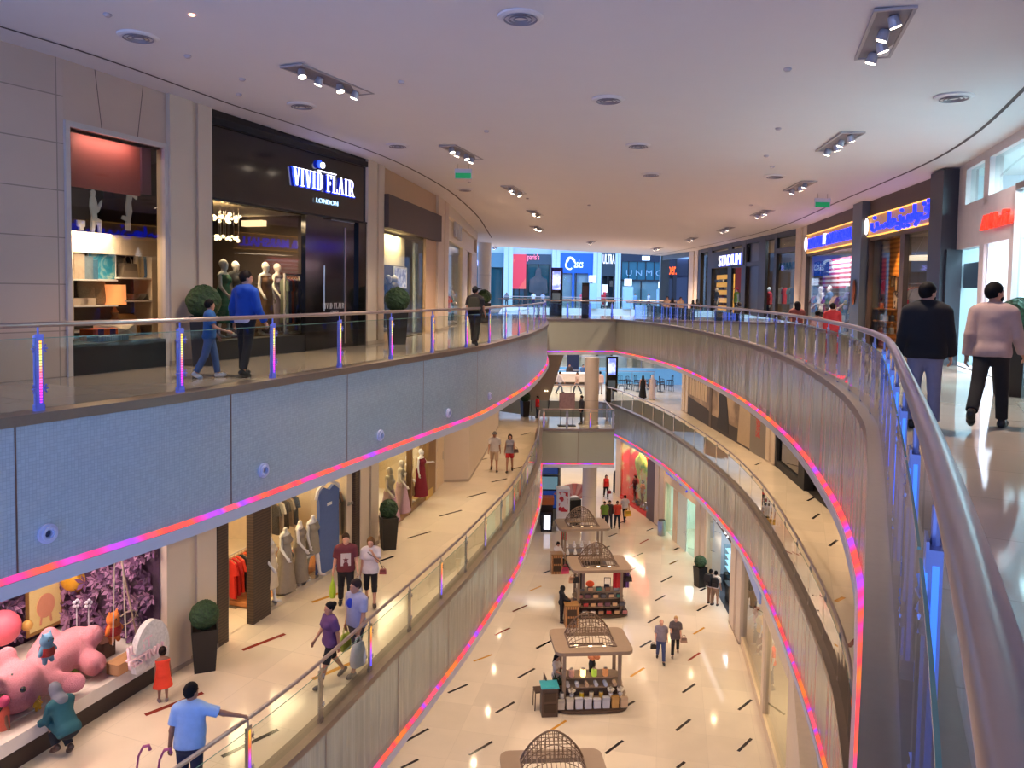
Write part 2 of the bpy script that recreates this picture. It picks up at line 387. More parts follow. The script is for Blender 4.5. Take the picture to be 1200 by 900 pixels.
def person(label,loc,heading,H,o,pose=None,h=.014,cat='person',name='person',group=None,kid=False):
 """o: outfit dict; pose: leg/arm angles in degrees. Local frame: faces +y, its right is +x."""
 po=dict(legs=((0,0),(0,0)),arms=((0,8,12),(0,8,12)),lean=0,yaw=0,nod=0,drop=None,spread=2.5,roll=0);po.update(pose or{})
 root=thing(name,label,cat,loc,math.radians(heading-90),group);s=H/1.75;fem=o.get('fem',0);fat=o.get('fat',1.)
 S=lambda p:np.array(p,float)*s
 T=[];wsh=(.165 if fem else .188)*(.9 if kid else 1)
 hz=.92 if not kid else .86
 legs=[];zmin=9
 for sd,(ha,ka)in zip((-1,1),po['legs']):
  d1=rotm('y',-sd*po['spread'])@rotm('x',ha)@np.array([0,0,-1.]);d2=rotm('y',-sd*po['spread']*.4)@rotm('x',ha-ka)@np.array([0,0,-1.])
  hip=np.array([sd*.088,0,hz]);kn=hip+d1*(.43 if not kid else .39);an=kn+d2*(.41 if not kid else .38)
  fa=min(35,max(-50,(ha-ka)*.9))if ha-ka<-5 else(ha-ka)*.6
  fd=rotm('z',-sd*7)@rotm('x',fa)@np.array([0,1.,0]);fu=rotm('x',fa)@np.array([0,0,1.])
  heel=an-fu*.055-fd*.03;ball=an-fu*.062+fd*.10;toe=an-fu*.066+fd*.155
  legs.append((hip,kn,an,heel,ball,toe));zmin=min(zmin,heel[2]-.033,toe[2]-.024)
 dz=np.array([0,0,-zmin if po['drop']is None else po['drop']])
 legs=[[(p+dz)*s for p in l]for l in legs]
 piv=np.array([0,0,.94]);Rl=rotm('y',po['roll'])@rotm('x',-po['lean'])
 B=lambda p:(Rl@(np.array(p,float)-piv)+piv+dz)*s
 kz=.0 if not kid else-.03
 torso_lo=[prim(B((0,0,.95)),B((0,0,1.10)),.152*s*fat*(1.04 if fem else 1),(.118 if fem else .138)*s*fat,(1,.72,1),Rl,.05*s),
 prim(B((-.07,-.045,.93)),B((.07,-.045,.93)),.088*s*fat,.088*s*fat,M=Rl,k=.05*s)]
 torso_hi=[prim(B((0,0,1.10)),B((0,0,1.33)),(.118 if fem else .138)*s*fat,(.142 if fem else .163)*s*(.5+.5*fat),(1,.68,1),Rl,.05*s),
 prim(B((-wsh+.06,-.01,1.415)),B((wsh-.06,-.01,1.415)),.066*s,.066*s,M=Rl,k=.05*s)]
 if fem:torso_hi+=[prim(B((x,.085,1.28)),B((x,.085,1.28)),.062*s,.062*s,M=Rl,k=.04*s)for x in(-.065,.065)]
 if fat>1.1:torso_hi.append(prim(B((0,.06,1.08)),B((0,.06,1.08)),.12*s*fat,.1,(1,.8,1),Rl,.08*s))
 neck=prim(B((0,-.01,1.42)),B((0,.008,1.545)),.062*s,.052*s,M=Rl,k=.04*s)
 hs=1.0 if not kid else 1.28
 Rh=Rl@rotm('z',-po['yaw'])@rotm('x',-po['nod']);hp=np.array([0,.005,1.535])
 Hd=lambda p:(B(hp)+s*hs*(Rh@(np.array(p,float)-np.array([0,0,1.535]))))
 q=s*hs;E=lambda c,r,k=.03:prim(Hd(c),Hd(c),q,q,r,Rh,k*q)
 cran=E((0,-.012,1.655),(.076,.096,.100));jaw=E((0,.03,1.583),(.056,.062,.072),.05)
 face=[cran,jaw,prim(Hd((0,.088,1.635)),Hd((0,.106,1.604)),.011*q,.015*q,k=.012*q),E((0,.078,1.655),(.055,.02,.012),.02),
 E((0,.083,1.572),(.026,.014,.012),.015),E((0,.08,1.54),(.02,.016,.014),.02)]+[E((x,-.008,1.622),(.011,.021,.032),.01)for x in(-.078,.078)]
 if o.get('headless'):face=[prim(B((0,.008,1.50)),B((0,.012,1.56)),.05*s,.045*s,M=Rl,k=.02*s)]
 arms=[];hands=[]
 for sd,(sw,ab,el,*ex)in zip((-1,1),po['arms']):
  sh=B((sd*wsh,-.01,1.40));Ra=Rl@rotm('y',-sd*ab)@rotm('x',sw);d1=Ra@np.array([0,0,-1.]);tw=ex[0]if ex else 0
  d2=Ra@rotm('z',sd*tw)@rotm('x',el)@np.array([0,0,-1.]);eb=sh+d1*.285*s;wr=eb+d2*.255*s
  fwd=Ra@rotm('z',sd*tw)@rotm('x',el)@np.array([0,1.,0]);inn=np.cross(d2,fwd)*(1 if sd<0 else-1);inn=inn if inn[0]*sd<0 or abs(inn[0])<.3 else-inn
  arms.append((sh,eb,wr));c=28 if not(ex and len(ex)>1)else ex[1]
  up=lambda a,b,u:math.cos(a)*b+math.sin(a)*u
  for k2 in(-1,0,1):hands.append(prim(wr-d2*.01*s,wr+(d2*.085+fwd*.024*k2)*s,.018*s,.0145*s,k=.014*s))
  fr=max(.0088*s,.55*h)
  for k2,fl in zip((1.5,.5,-.5,-1.5),(.07,.08,.074,.058)):
   b0=wr+(d2*.082+fwd*.0185*k2)*s;e1=up(math.radians(c*.7),d2,inn);e2=up(math.radians(c*1.9),d2,inn)
   b1=b0+e1*fl*.5*s;hands+=[prim(b0,b1,fr*1.05,fr,k=.006),prim(b1,b1+e2*fl*.5*s,fr,fr*.85,k=.006)]
  t0=wr+(d2*.022+fwd*.02)*s;t1=t0+(d2*.030+fwd*.028+inn*.008)*s;hands+=[prim(t0,t1,fr*1.35,fr*1.15,k=.01),prim(t1,t1+(d2*.032+fwd*.006+inn*.012)*s,fr*1.1,fr*.9,k=.006)]
  root['hand_%s'%('l' if sd<0 else 'r')]=[float(v)for v in wr+d2*.09*s]
 ua=[prim(a,b,.050*s*(.86 if fem else 1),.039*s,k=.03*s)for a,b,c in arms];fo=[prim(b,c,.040*s,.026*s,k=.02*s)for a,b,c in arms]
 th=[prim(l[0],l[1],.084*s*(.5+.5*fat),.056*s,k=.04*s)for l in legs]
 ca=[prim(l[1],l[2],.055*s,.036*s,k=.02*s)for l in legs]+[prim(l[1]+(l[2]-l[1])*.18-np.array([0,.012,0])*s,l[1]+(l[2]-l[1])*.5-np.array([0,.01,0])*s,.05*s,.04*s,k=.02*s)for l in legs]
 ft=[prim(l[3],l[4],.036*s,.036*s,(1,1,1),k=.02*s)for l in legs]+[prim(l[4],l[5],.037*s,.026*s,k=.02*s)for l in legs]+[prim(l[2],l[3]*.5+l[4]*.5,.034*s,.034*s,k=.02*s)for l in legs]
 skin_obj('body',torso_lo+torso_hi+[neck]+face+ua+fo+hands+th+ca+ft,h,skinm(o.get('skin',SKIN_M)),root)
 zc=lambda z,n:(B((0,0,z)),Rl@np.array([0,0,float(n)]))
 tk=o.get('top_kind','short')
 if o.get('top'):
  hem=o.get('hem',.90);sl=[];hc_=[zc(hem,-1)]
  pr=torso_hi+[dict(p,cut=hc_)for p in torso_lo+th]
  if tk!='none':
   for a,b,c in arms:
    dd=(b-a)/np.linalg.norm(b-a)
    if tk=='short':e=a+(b-a)*.72;sl.append(prim(a,e,.056*s,.054*s,k=.03*s,cut=[(e,dd)]))
    else:
     d3=(c-b)/np.linalg.norm(c-b);sl+=[prim(a,b,.055*s,.046*s,k=.03*s),prim(b,c-d3*.005,.046*s,.036*s,k=.02*s,cut=[(c-d3*.005,d3)])]
  if o.get('hood'):sl+=[prim(B((-.07,-.075,1.44)),B((.07,-.075,1.44)),.055*s,.055*s,k=.04*s),prim(B((0,-.11,1.38)),B((0,-.11,1.38)),.05*s,.05*s,k=.04*s),prim(B((-.075,.0,1.47)),B((.075,.0,1.47)),.032*s,.032*s,k=.04*s)]
  if o.get('collar',1):sl.append(prim(B((0,-.008,1.43)),B((0,-.002,1.475)),.064*s,.058*s,M=Rl,k=.02*s,cut=[(B((0,0,1.475-(.03 if fem else 0))),Rl@np.array([0,.35,.94]))]))
  g=skin_obj(o.get('top_name','shirt'),pr+sl,h,cloth(o['top']),root,off=(.016 if h<.02 else .022)+o.get('loose',.008))
 if o.get('under'):
  skin_obj('undershirt',torso_lo,h,cloth(o['under']),root,off=.017,planes=[zc(o.get('hem',.9)-.1,-1),zc(o.get('hem',.9)+.03,1)])
 bk=o.get('bottom_kind','trousers')
 if o.get('bottom'):
  if bk in('skirt','dress'):
   hm=o.get('bhem',.45);c0=B((0,0,1.0));c1=np.array([0,0,hm+dz[2]])*s
   skin_obj(bk,[prim(c0,c1,.15*s,o.get('flare',.24)*s,(1,.8,1),k=.03)]+(torso_lo if bk=='skirt' else torso_lo+torso_hi),h,cloth(o['bottom']),root,off=.022,planes=[(c1,(0,0,-1.))]+([zc(1.04,1)]if bk=='skirt' else[zc(1.41,1)]))
  else:
   pr=list(torso_lo);frac={'trousers':1.97,'capri':1.35,'knee':1.05,'shorts':.62,'hot':.35}[bk];lo=o.get('wide',.016)
   for l in legs:
    hp_,kn,an=l[:3]
    if frac<=1.06:e=hp_+(kn-hp_)*min(1,frac);dd=(kn-hp_)/np.linalg.norm(kn-hp_);pr.append(prim(hp_,e,.086*s*(.5+.5*fat),(.062+.02*(1-frac))*s+lo*.5,k=.04*s,cut=[(e,dd)]))
    else:e=kn+(an-kn)*(frac-1);dd=(an-kn)/np.linalg.norm(an-kn);pr+=[prim(hp_,kn,.086*s*(.5+.5*fat),.06*s,k=.04*s),prim(kn,e,.06*s,.047*s+lo*.35,k=.02*s,cut=[(e,dd)])]
   skin_obj(o.get('bottom_name','trousers' if frac>1.5 else 'shorts'),pr,h,cloth(o['bottom']),root,off=lo*.6+.004,planes=[zc(1.03,1)])
 if o.get('shoes'):
  for l in legs:skin_obj('shoe',[prim(l[3],l[4],.038*s,.038*s,k=.02*s),prim(l[4],l[5],.039*s,.028*s,k=.02*s),prim(l[2]*.6+l[3]*.4,l[3]*.6+l[4]*.4,.036*s,.036*s,k=.02*s)],min(h,.014),cloth(o['shoes'],.5),root,off=.007,planes=[(np.array([0,0,.001]),(0,0,-1.))]if zmin==9 else())
 hk=o.get('hair_kind','short');hc=o.get('hair',(28,20,16));hm_=mat('hair_%d_%d_%d'%tuple(hc),hc,.7,var=.3,scale=60,bump=.4,spec=.15)
 hd=lambda c,n:(Hd(c),Rh@np.array(n,float)/np.linalg.norm(n))
 hg=E((0,-.012,1.655),(.076,.096,.100));fl=[hd((0,.052,1.668),(0,1.,-.85))]
 hh=min(h,.012)
 if hk=='short':skin_obj('hair',[hg],hh,hm_,root,off=.013*hs,planes=fl+[hd((0,-.03,1.578),(0,.35,-1.))])
 elif hk=='balding':skin_obj('hair',[hg],hh,hm_,root,off=.008,planes=[hd((0,.02,1.66),(0,1.,-.2)),hd((0,0,1.58),(0,0,-1.)),hd((0,-.05,1.71),(0,.5,1.))])
 elif hk in('long','bob','pony'):
  ex={'long':[prim(Hd((0,-.06,1.63)),Hd((0,-.085,1.40)),.085*q,.06*q,(1,.55,1),Rh,.03*q)],'bob':[prim(Hd((0,-.04,1.63)),Hd((0,-.045,1.54)),.088*q,.08*q,(1,.8,1),Rh,.03*q)],'pony':[prim(Hd((0,-.105,1.68)),Hd((0,-.13,1.48)),.03*q,.02*q,k=.03*q)]}[hk]
  skin_obj('hair',[hg]+ex,hh,hm_,root,off=.012*hs,planes=[hd((0,.052,1.668),(0,1.,-.55))])
 elif hk=='bun':skin_obj('hair',[hg,E((0,-.11,1.70),(.04,.04,.04))],hh,hm_,root,off=.011*hs,planes=fl+[hd((0,-.03,1.59),(0,.35,-1.))])
 elif hk=='hijab':skin_obj('headscarf',[hg,jaw,prim(Hd((0,-.01,1.56)),Hd((0,-.01,1.44)),.075*q,.12*q,(1,.85,1),Rh,.04*q)],hh,cloth(hc),root,off=.018,planes=[])
 elif hk=='cap':
  skin_obj('hair',[hg],hh,hm_,root,off=.011,planes=fl+[hd((0,-.03,1.59),(0,.35,-1.))])
  skin_obj('cap',[hg,prim(Hd((0,.07,1.69)),Hd((0,.15,1.675)),.06*q,.05*q,(1,1,.16),Rh,.01)],hh,cloth(o.get('cap',(40,40,44))),root,off=.018,planes=[hd((0,0,1.675),(0,0,-1.))])
 if o.get('beard'):skin_obj('beard',[E((0,.036,1.568),(.060,.064,.056))],hh,hm_,root,off=.006,planes=[hd((0,.03,1.60),(0,.12,1.)),hd((0,-.012,1.6),(0,-1.,0)),])
 if o.get('face',1)and h<.02:
  for x in(-.031,.031):
   e=MB();e.ell((0,0,0),(.0135*q,.007*q,.0075*q),8,6);e=e.obj('eye',mat('eye_dark',(40,30,26),.2),root);e.location=Hd((x,.079,1.634));e.rotation_euler=Matrix(Rh.tolist()).to_euler()
   e=MB();e.ell((0,0,0),(.021*q,.007*q,.005*q),8,6);e=e.obj('eyebrow',hm_,root);e.location=Hd((x,.083,1.653));e.rotation_euler=Matrix(Rh.tolist()).to_euler()
  e=MB();e.ell((0,0,0),(.024*q,.008*q,.007*q),10,6);e=e.obj('mouth',mat('lips',(150,84,74),.5),root);e.location=Hd((0,.094,1.572));e.rotation_euler=Matrix(Rh.tolist()).to_euler()
 root['neck']=[float(v)for v in B((0,0,1.45))];root['chest']=[float(v)for v in B((0,.12,1.25))];root['back']=[float(v)for v in B((0,-.13,1.25))]
 return root
def in_world(root,key):
 p=Vector(root[key]);c,s=math.cos(root.rotation_euler.z),math.sin(root.rotation_euler.z)
 return Vector((root.location.x+p.x*c-p.y*s,root.location.y+p.x*s+p.y*c,root.location.z+p.z))
WALK=dict(legs=((22,6),(-18,14)),arms=((-18,8,12),(20,8,18)))
WALK2=dict(legs=((-18,14),(22,6)),arms=((20,8,18),(-18,8,12)))
STROLL=dict(legs=((12,4),(-10,8)),arms=((-10,8,12),(12,8,14)))
STAND=dict(legs=((2,2),(-2,2)))
def bag_in_hand(root,key,label,col,size=(.26,.12,.3),name='shopping_bag',cat='bag',group=None):
 """a soft carrier bag hanging from a hand, with two looped handles"""
 p=in_world(root,key);w,d,hgt=size
 b=thing(name,label,cat,(p.x,p.y,p.z-hgt-.14),root.rotation_euler.z+PI/2,group)
 V=MB();K=12
 prof=[(0,.72,.8),(.06,.95,1.),(.35,1.05,1.15),(.7,.96,.9),(1.,.82,.35)];i0=0
 for t,sx,sy in prof:
  for j in range(K):
   a=2*PI*j/K;cx,sy_=math.cos(a),math.sin(a);e=.55
   V.v.append((math.copysign(abs(cx)**e,cx)*w/2*sx,math.copysign(abs(sy_)**e,sy_)*d/2*sy,t*hgt))
 for r in range(len(prof)-1):
  for j in range(K):j2=(j+1)%K;V.f.append([r*K+j,r*K+j2,(r+1)*K+j2,(r+1)*K+j]);V.m.append(0)
 V.f.append(list(range(K))[::-1]);V.m.append(0);V.f.append([(len(prof)-1)*K+j for j in range(K)]);V.m.append(0)
 V.obj('pouch',mat('bag_%d_%d_%d'%tuple(col),col,.45,var=.15,scale=9,bump=.3),b,smooth='all')
 for y in(-.012,.012):
  t=MB();t.tube([(w*.22*math.cos(a),y,hgt-.01+.16*math.sin(a))for a in np.linspace(0,PI,9)],.006,5);t.obj('handle',mat('bag_%d_%d_%d'%tuple(col),col),b)
 return b
from mathutils.geometry import tessellate_polygon
# ------------------------------------------------------------------ plan curves (metres; camera stands at the origin, +y into the photo)
VL2=catmull([(-9.6,-4),(-8.7,1.5),(-7.4,5.8),(-6.02,8.95),(-4.95,11.1),(-4.27,12.8),(-3.4,15.2),(-2.07,18.87),(-.94,22),(.04,26.07),(.69,29.4),(1.5,35.5),(1.85,40),(1.95,45.6)])
VR2=catmull([(-2.5,-4),(-.95,-1.6),(.28,.6),(1.25,2.53),(2.6,5.4),(3.85,8.1),(4.65,10),(5.68,13.2),(6.88,18.4),(7.75,24.5),(8.1,30),(8.12,36.4),(7.5,42),(6.3,46.6)])
VL1=catmull([(-8.4,-4),(-7.2,2),(-5.5,7.3),(-3.56,11.8),(-2.5,15.23),(-1.4,19),(-.85,21.1),(.2,25.6),(.75,29.3),(1.4,35),(1.6,40),(1.75,42.3)])
VR1=catmull([(-1.8,-4),(1.3,2),(3.4,6.5),(5.5,12),(6.8,16.2),(8.25,23.8),(8.9,29.5),(9.0,35),(8.7,41.5),(7.9,47.5),(6.8,52.3),(5.9,53.5)])
W2L=catmull([(-10.6,7.5),(-9.1,10.8),(-7.75,13.2),(-6.95,15.3),(-6.45,16.6),(-5.5,18.6),(-4.2,22.2),(-3.3,27),(-2.85,31.7),(-2.5,38),(-2.35,46),(-2.25,52)])
W2R=catmull([(12.0,62),(12.6,54),(12.95,44),(12.75,34.4),(11.5,25),(10.6,18.4),(9.8,14.9),(8.6,11.5),(7.2,8),(5.5,4.5),(3.8,1),(2.5,-2)])
W1R=catmull([(11.0,53),(11.38,47.8),(11.67,40),(11.9,34),(11.7,30),(11.35,27),(10.7,22),(9.6,17),(8,11.5),(5,4),(3,0)])
W0R=catmull([(7.7,55),(9.45,47.6),(10.05,43.5),(10.3,40),(10.3,37.5),(9.8,31.4),(9.15,26.5),(8.7,24.4),(7,17),(4,9)])
ceil_z=lambda x:5.12-.04*x
SOF2,SOF1=-2.14,-8.14
# ------------------------------------------------------------------ shared materials
FLOOR2=tiles('polished stone floor upper',(184,168,152),(1.2,1.2),.008,.07,rot=.5,spec=.6,dark=.8)
FLOOR1=tiles('polished cream floor',(224,208,182),(1.2,1.2),.006,.10,rot=.35,spec=.5,dark=.86)
FLOOR0=tiles('polished cream floor ground',(220,206,184),(1.6,1.6),.006,.09,rot=.2,spec=.5,dark=.88)
INLAY_K=mat('inlay dark granite',(44,38,40),.15);INLAY_R=mat('inlay red stone',(140,52,40),.15);INLAY_Y=mat('inlay amber stone',(196,140,52),.15)
CEIL=mat('ceiling plaster',(224,218,216),.85,var=.02,scale=1.5)
SOFFIT=mat('soffit plaster',(222,212,200),.8,var=.02)
STONE=tiles('sandstone cladding',(176,156,138),(2.0,1.0),.012,.55,var=.05,dark=.6)
PLASTER=mat('beige pillar plaster',(214,196,172),.55,var=.03,scale=3)
PLASTER_D=mat('dim beige plaster',(176,158,138),.6,var=.03,scale=3)
WHITEP=mat('white plaster',(232,228,220),.6,var=.02)
DARKW=mat('dark interior wall',(46,38,34),.7,var=.2)
BLACK=mat('black gloss panel',(14,13,14),.12,var=.1,spec=.7)
BLACKM=mat('black matte',(20,19,20),.6)
CHAR=mat('charcoal metal',(40,37,36),.45,.2)
BROWNM=mat('dark bronze metal',(70,56,46),.35,.5)
STEEL=mat('brushed steel',(176,172,168),.28,1.,var=.06,scale=40)
RAILM=mat('satin handrail metal',(178,164,158),.30,.85,var=.04,scale=30)
LEDGE=mat('brushed ledge metal',(140,126,112),.38,.6,var=.08,scale=18)
GLS=glass('balustrade glass',(234,244,240),.9)
SHOPG=glass('shop window glass',(240,244,242),1.3)
DARKG=glass('tinted glass',(120,120,125),1.5)
MOSL=mosaic('mosaic tile fascia',(180,200,210),.045,.25,.25,.12,.10)
MOSR=mosaic('mosaic strip fascia',(178,180,164),.07,.2,.3,.14,.10,3.)
PALEP=mat('pale grey render',(158,162,146),.5,.0,var=.04,scale=2)
LIP=mat('fascia lip paint',(206,204,210),.5,var=.03)
HOT=[(0,(255,120,60)),(.25,(255,70,90)),(.45,(255,96,70)),(.58,(240,66,140)),(.72,(206,76,190)),(.85,(150,80,250)),(1,(255,90,110))]
LED2=led_tape('colour LED tape',1.15,HOT,.45)
LED1=led_tape('colour LED tape lower',1.0,HOT,.6)
POSTM=mat('lit acrylic post',(120,126,200),.3,.2,emit=(70,86,220),es=.22)
POSTB=mat('lavender post metal',(150,154,196),.3,.5)
LEDP_L=led_post('dotted LED post',1.6,[(0,(120,60,255)),(.2,(255,60,200)),(.45,(255,110,120)),(.62,(190,210,110)),(.8,(255,190,80)),(1,(255,140,60))])
LEDP_W=led_post('warm LED post',1.4,[(0,(60,80,255)),(.3,(150,80,255)),(.6,(255,90,60)),(1,(255,190,60))],False)
LEDP_B=led_post('blue LED post',1.3,[(0,(40,90,255)),(1,(70,130,255))],False)
def struct(name,mb,mats,label,cat,**k):
 o=mb.obj(name,mats,**k);return tag(o,label,cat,None,'structure')
def poly(mb,pts,z,m=0,up=True):
 t=tessellate_polygon([[Vector((x,y,0))for x,y in pts]]);zz=z if callable(z)else(lambda x:z)
 for a,b,c in t:
  q=[(pts[i][0],pts[i][1],zz(pts[i][0]))for i in(a,b,c)]
  n=(q[1][0]-q[0][0])*(q[2][1]-q[0][1])-(q[1][1]-q[0][1])*(q[2][0]-q[0][0])
  if(n>0)!=up:q.reverse()
  mb.face(q,m)
def inlay(mb,lst,z,m,w=.075):
 for x0,y0,x1,y1 in lst:
  a,b=np.array(P(x0,y0,z)),np.array(P(x1,y1,z));d=b-a;n=np.array([-d[1],d[0]])/np.hypot(*d)*w
  mb.face([(*(a-n),z+.003),(*(b-n),z+.003),(*(b+n),z+.003),(*(a+n),z+.003)],m)
  # ------------------------------------------------------------------ floors and ceilings
XL,XR=-24.,26.
left2=VL2+[(1.95,54),(-1,54),(-1,78),(XL,78),(XL,-4)]
right2=VR2[::-1]+[(XR,-4),(XR,78),(12,78),(12,54),(1.95,54),(1.95,45.6)]
far2=[(XL,78),(XR,78),(XR,92),(XL,92)]
f=MB()
for pg in(left2,right2,far2):poly(f,pg,0)
struct('floor',f,[FLOOR2],'polished stone floor of the top shopping level around the void','floor')
f=MB()
for pg in(left2,right2,far2):poly(f,pg,SOF2,up=False)
struct('ceiling',f,[SOFFIT],'plaster ceiling over the middle shopping level','ceiling')
left1=VL1+[(5.8,42.5),(5.8,46.5),(1.6,46.5),(-1.5,49),(-1.5,53.5),(-1.5,64),(XL,64),(XL,-4)]
right1=VR1[::-1]+[(XR,-4),(XR,64),(-1.5,64),(-1.5,53.5)]
far1=[(XL,78),(XR,78),(XR,100),(XL,100)]
f=MB()
for pg in(left1,right1,far1):poly(f,pg,L1)
inlay(f,[(260,887,326,855),(444,658,461,652),(477,631,505,623),(515,605,541,598),(547,583,570,577),(576,565,594,561),(600,550,615,546),(618,536,628,533),(610,510,622,507),(941,569,951,564),(946,587,958,581),(952,608,960,602),(937,553,947,547),(885,545,892,542),(880,524,888,520),(560,540,571,537),(972,640,981,633)],L1,1,.045)
inlay(f,[(284,762,334,743),(170,838,238,812),(994,758,1007,746)],L1,2,.055)
inlay(f,[(365,706,401,694),(366,796,412,777),(979,705,989,700)],L1,3,.055)
struct('floor',f,[FLOOR1,INLAY_K,INLAY_R,INLAY_Y],'cream polished floor of the middle shopping level with coloured inlay dashes','floor')
f=MB()
for pg in(left1,right1,far1):poly(f,pg,SOF1,up=False)
struct('ceiling',f,[SOFFIT],'plaster ceiling over the ground level shops','ceiling')
f=MB();poly(f,[(XL,-4),(XR,-4),(XR,100),(XL,100)],L0)
inlay(f,[(628.9,760,646.7,750.4),(636,671.8,646.7,668),(696.7,743.3,712,735.5),(732,671,745,665.5),(742,653,753.3,648),(774.5,682.2,787.8,675),(767.8,704,779.5,697.8),(759.3,730,772.2,722.2),(750,758.5,763.3,750.7),(713.3,629,723.3,625),(705,643.3,714.5,640),(724.5,613.3,734.5,610),(757.8,622.2,765.5,619),(788.9,645,796.7,641.8),(628.4,759.6,646.2,750.7),(607,794.4,626.7,783.5),(581,835.5,602.9,822.7),(709.3,883.3,730,867.8),(733.3,827.8,743.3,821.8),(800,811.8,815,801),(792.2,856.2,808.9,843),(793.3,900,802.2,893),(550,885,577,869),(475,869,502,854),(525,812,548,802),(817,716,829,709),(820,692.5,827,689),(789,645,795,641.5),(865.5,832,880.5,820),(865,880.5,880.5,865.5),(690,700,703,694),(470,900,490,890)],L0,1,.05)
inlay(f,[(600.7,716.7,617.8,709.3),(590,739.5,597.8,736),(601,716.7,617.8,709.3),(580,744.4,597.3,736),(806.2,774.4,820,765),(750,637,760,632)],L0,2,.05)
inlay(f,[(620,692.8,634.5,686.7),(641.8,858.2,663.5,844.4),(738.9,793,755,782.7),(784.5,661.3,793.3,657.3),(784.5,661.3,794.4,657),(812.7,743.3,825.5,735.5),(555,775,577,767)],L0,3,.05)
struct('floor',f,[FLOOR0,INLAY_K,INLAY_R,INLAY_Y],'cream polished ground floor far below with coloured inlay dashes','floor')
f=MB();cp=[(XL,-4),(XR,-4),(XR,62),(XL,62)]
nx=26
for i in range(nx):
 a,b=XL+(XR-XL)*i/nx,XL+(XR-XL)*(i+1)/nx
 f.face([(a,-4,ceil_z(a)),(a,62,ceil_z(a)),(b,62,ceil_z(b)),(b,-4,ceil_z(b))],0)
f.face([(XL,62,ceil_z(XL)),(XL,62,6.6),(XR,62,6.6),(XR,62,ceil_z(XR))],1);f.face([(XL,-4,6.6),(XR,-4,6.6),(XR,62,6.6),(XL,62,6.6)],1)
struct('ceiling',f,[CEIL,WHITEP],'wide plaster ceiling over the top shopping level','ceiling')
for nm,crv,o1 in(('left',W2L,-.75),('right',W2R,-.9)):
 g=MB();A=[(x,y,ceil_z(x)-.004)for x,y in offset(crv,o1)];B=[(x,y,ceil_z(x)-.004)for x,y in offset(crv,o1-.07)]
 g.strip(A,B,0,flip=(nm=='left'));struct('trim_1' if nm=='left' else 'trim_2',g,[mat('painted groove shade',(88,76,74),.9)],'dark strip painted for the groove shade in the ceiling along the %s hand shops'%nm,'ceiling groove')  # flat dark strip paints the groove's shade; the ceiling is not cut
 # ------------------------------------------------------------------ balcony fascias: mosaic face, LED channel, painted lip
def fascia(label,crv,side,zt,zb,mos,led,seam=3.4,lipw=.07):
 """side +1: void lies to the right of the curve's direction"""
 c=resample(crv,.35);out=lambda d:offset(c,-side*d);fl=side<0
 b=MB()
 b.strip(z3(c,zb+.22),z3(c,zt-.10),0,flip=fl,vA=0,vB=zt-zb-.32)
 led_o=MB();led_o.strip(z3(out(lipw),zb+.17),z3(c,zb+.235),0,flip=fl)
 lip=MB();lip.strip(z3(out(lipw+.03),zb),z3(out(lipw+.03),zb+.175),0,flip=fl);lip.strip(z3(out(lipw+.03),zb+.175),z3(out(lipw),zb+.165),0,flip=fl);lip.strip(z3(c,zb),z3(out(lipw+.03),zb),0,flip=fl)
 led_=MB();led_.strip(z3(out(.05),zt-.11),z3(out(.05),zt+.02),0,flip=fl);led_.strip(z3(out(.05),zt+.02),z3(offset(c,side*.30),zt+.02),0,flip=fl);led_.strip(z3(c,zt-.11),z3(out(.05),zt-.11),0,flip=fl)
 led_.strip(z3(offset(c,side*.30),zt+.02),z3(offset(c,side*.30),zt),0,flip=fl)
 r=thing('balcony_fascia',label,'fascia',kind='structure')
 b.obj('mosaic_face',mos,r,smooth=True,merge=False);led_o.obj('light_strip',led,r);lip.obj('lower_lip',LIP,r,smooth=True);led_.obj('top_ledge',LEDGE,r)
 s=MB();cc=resample(crv,seam)[1:-1];cn=np.array(resample(crv,.1))
 for(x,y)in cc:
  k=int(np.argmin(np.hypot(cn[:,0]-x,cn[:,1]-y)));k=min(max(k,1),len(cn)-2);t=cn[k+1]-cn[k-1];t/=np.hypot(*t);n=np.array([t[1],-t[0]])*side
  a,q=np.array([x,y])+n*.004-t*.012,np.array([x,y])+n*.004+t*.012
  p=[(*a,zb+.24),(*q,zb+.24),(*q,zt-.11),(*a,zt-.11)]
  s.face(p if side>0 else p[::-1])
 s.obj('panel_seam',mat('seam bronze',(120,96,86),.5,.4),r)
 return r
ccut=lambda c,lo,hi:[p for p in c if lo<=p[1]<=hi]
fascia('blue grey mosaic balcony edge of the top level beside the black shopfront',ccut(VL2,-4,99),1,0,SOF2,[MOSL],[LED2])
fascia('curved mosaic balcony edge under the nearest thick handrail',VR2,-1,0,SOF2,[MOSR],[LED2],2.6)
fascia('pale curved balcony edge of the middle level beside the plush rabbit window',VL1,1,L1,SOF1,[MOSR],[LED1],3.0)
fascia('pale curved balcony edge of the middle level below the black and white mural',VR1,-1,L1,SOF1,[MOSR],[LED1],3.0)
fascia('plain far end bridge face of the top level',[(1.95,45.6),(4.1,46.2),(6.3,46.6)],1,0,SOF2,[PALEP],[LED2],2.1)
fascia('plain bridge face of the middle level in front of the round column',[(1.75,42.3),(3.8,42.4),(5.8,42.5)],1,L1,SOF1,[PALEP],[LED1],2.0)
g=MB()
for(a,b_)in(((5.8,42.5),(5.8,46.5)),((5.8,46.5),(1.6,46.5))):g.face([(*a,SOF1),(*b_,SOF1),(*b_,L1),(*a,L1)])
for(a,b_)in(((5.9,53.5),(-1.5,53.5)),):g.face([(*b_,SOF1),(*a,SOF1),(*a,L1),(*b_,L1)])
struct('wall_bridge',g,[PALEP],'plain grey slab edges behind the middle level bridge','slab edge')
g=MB()
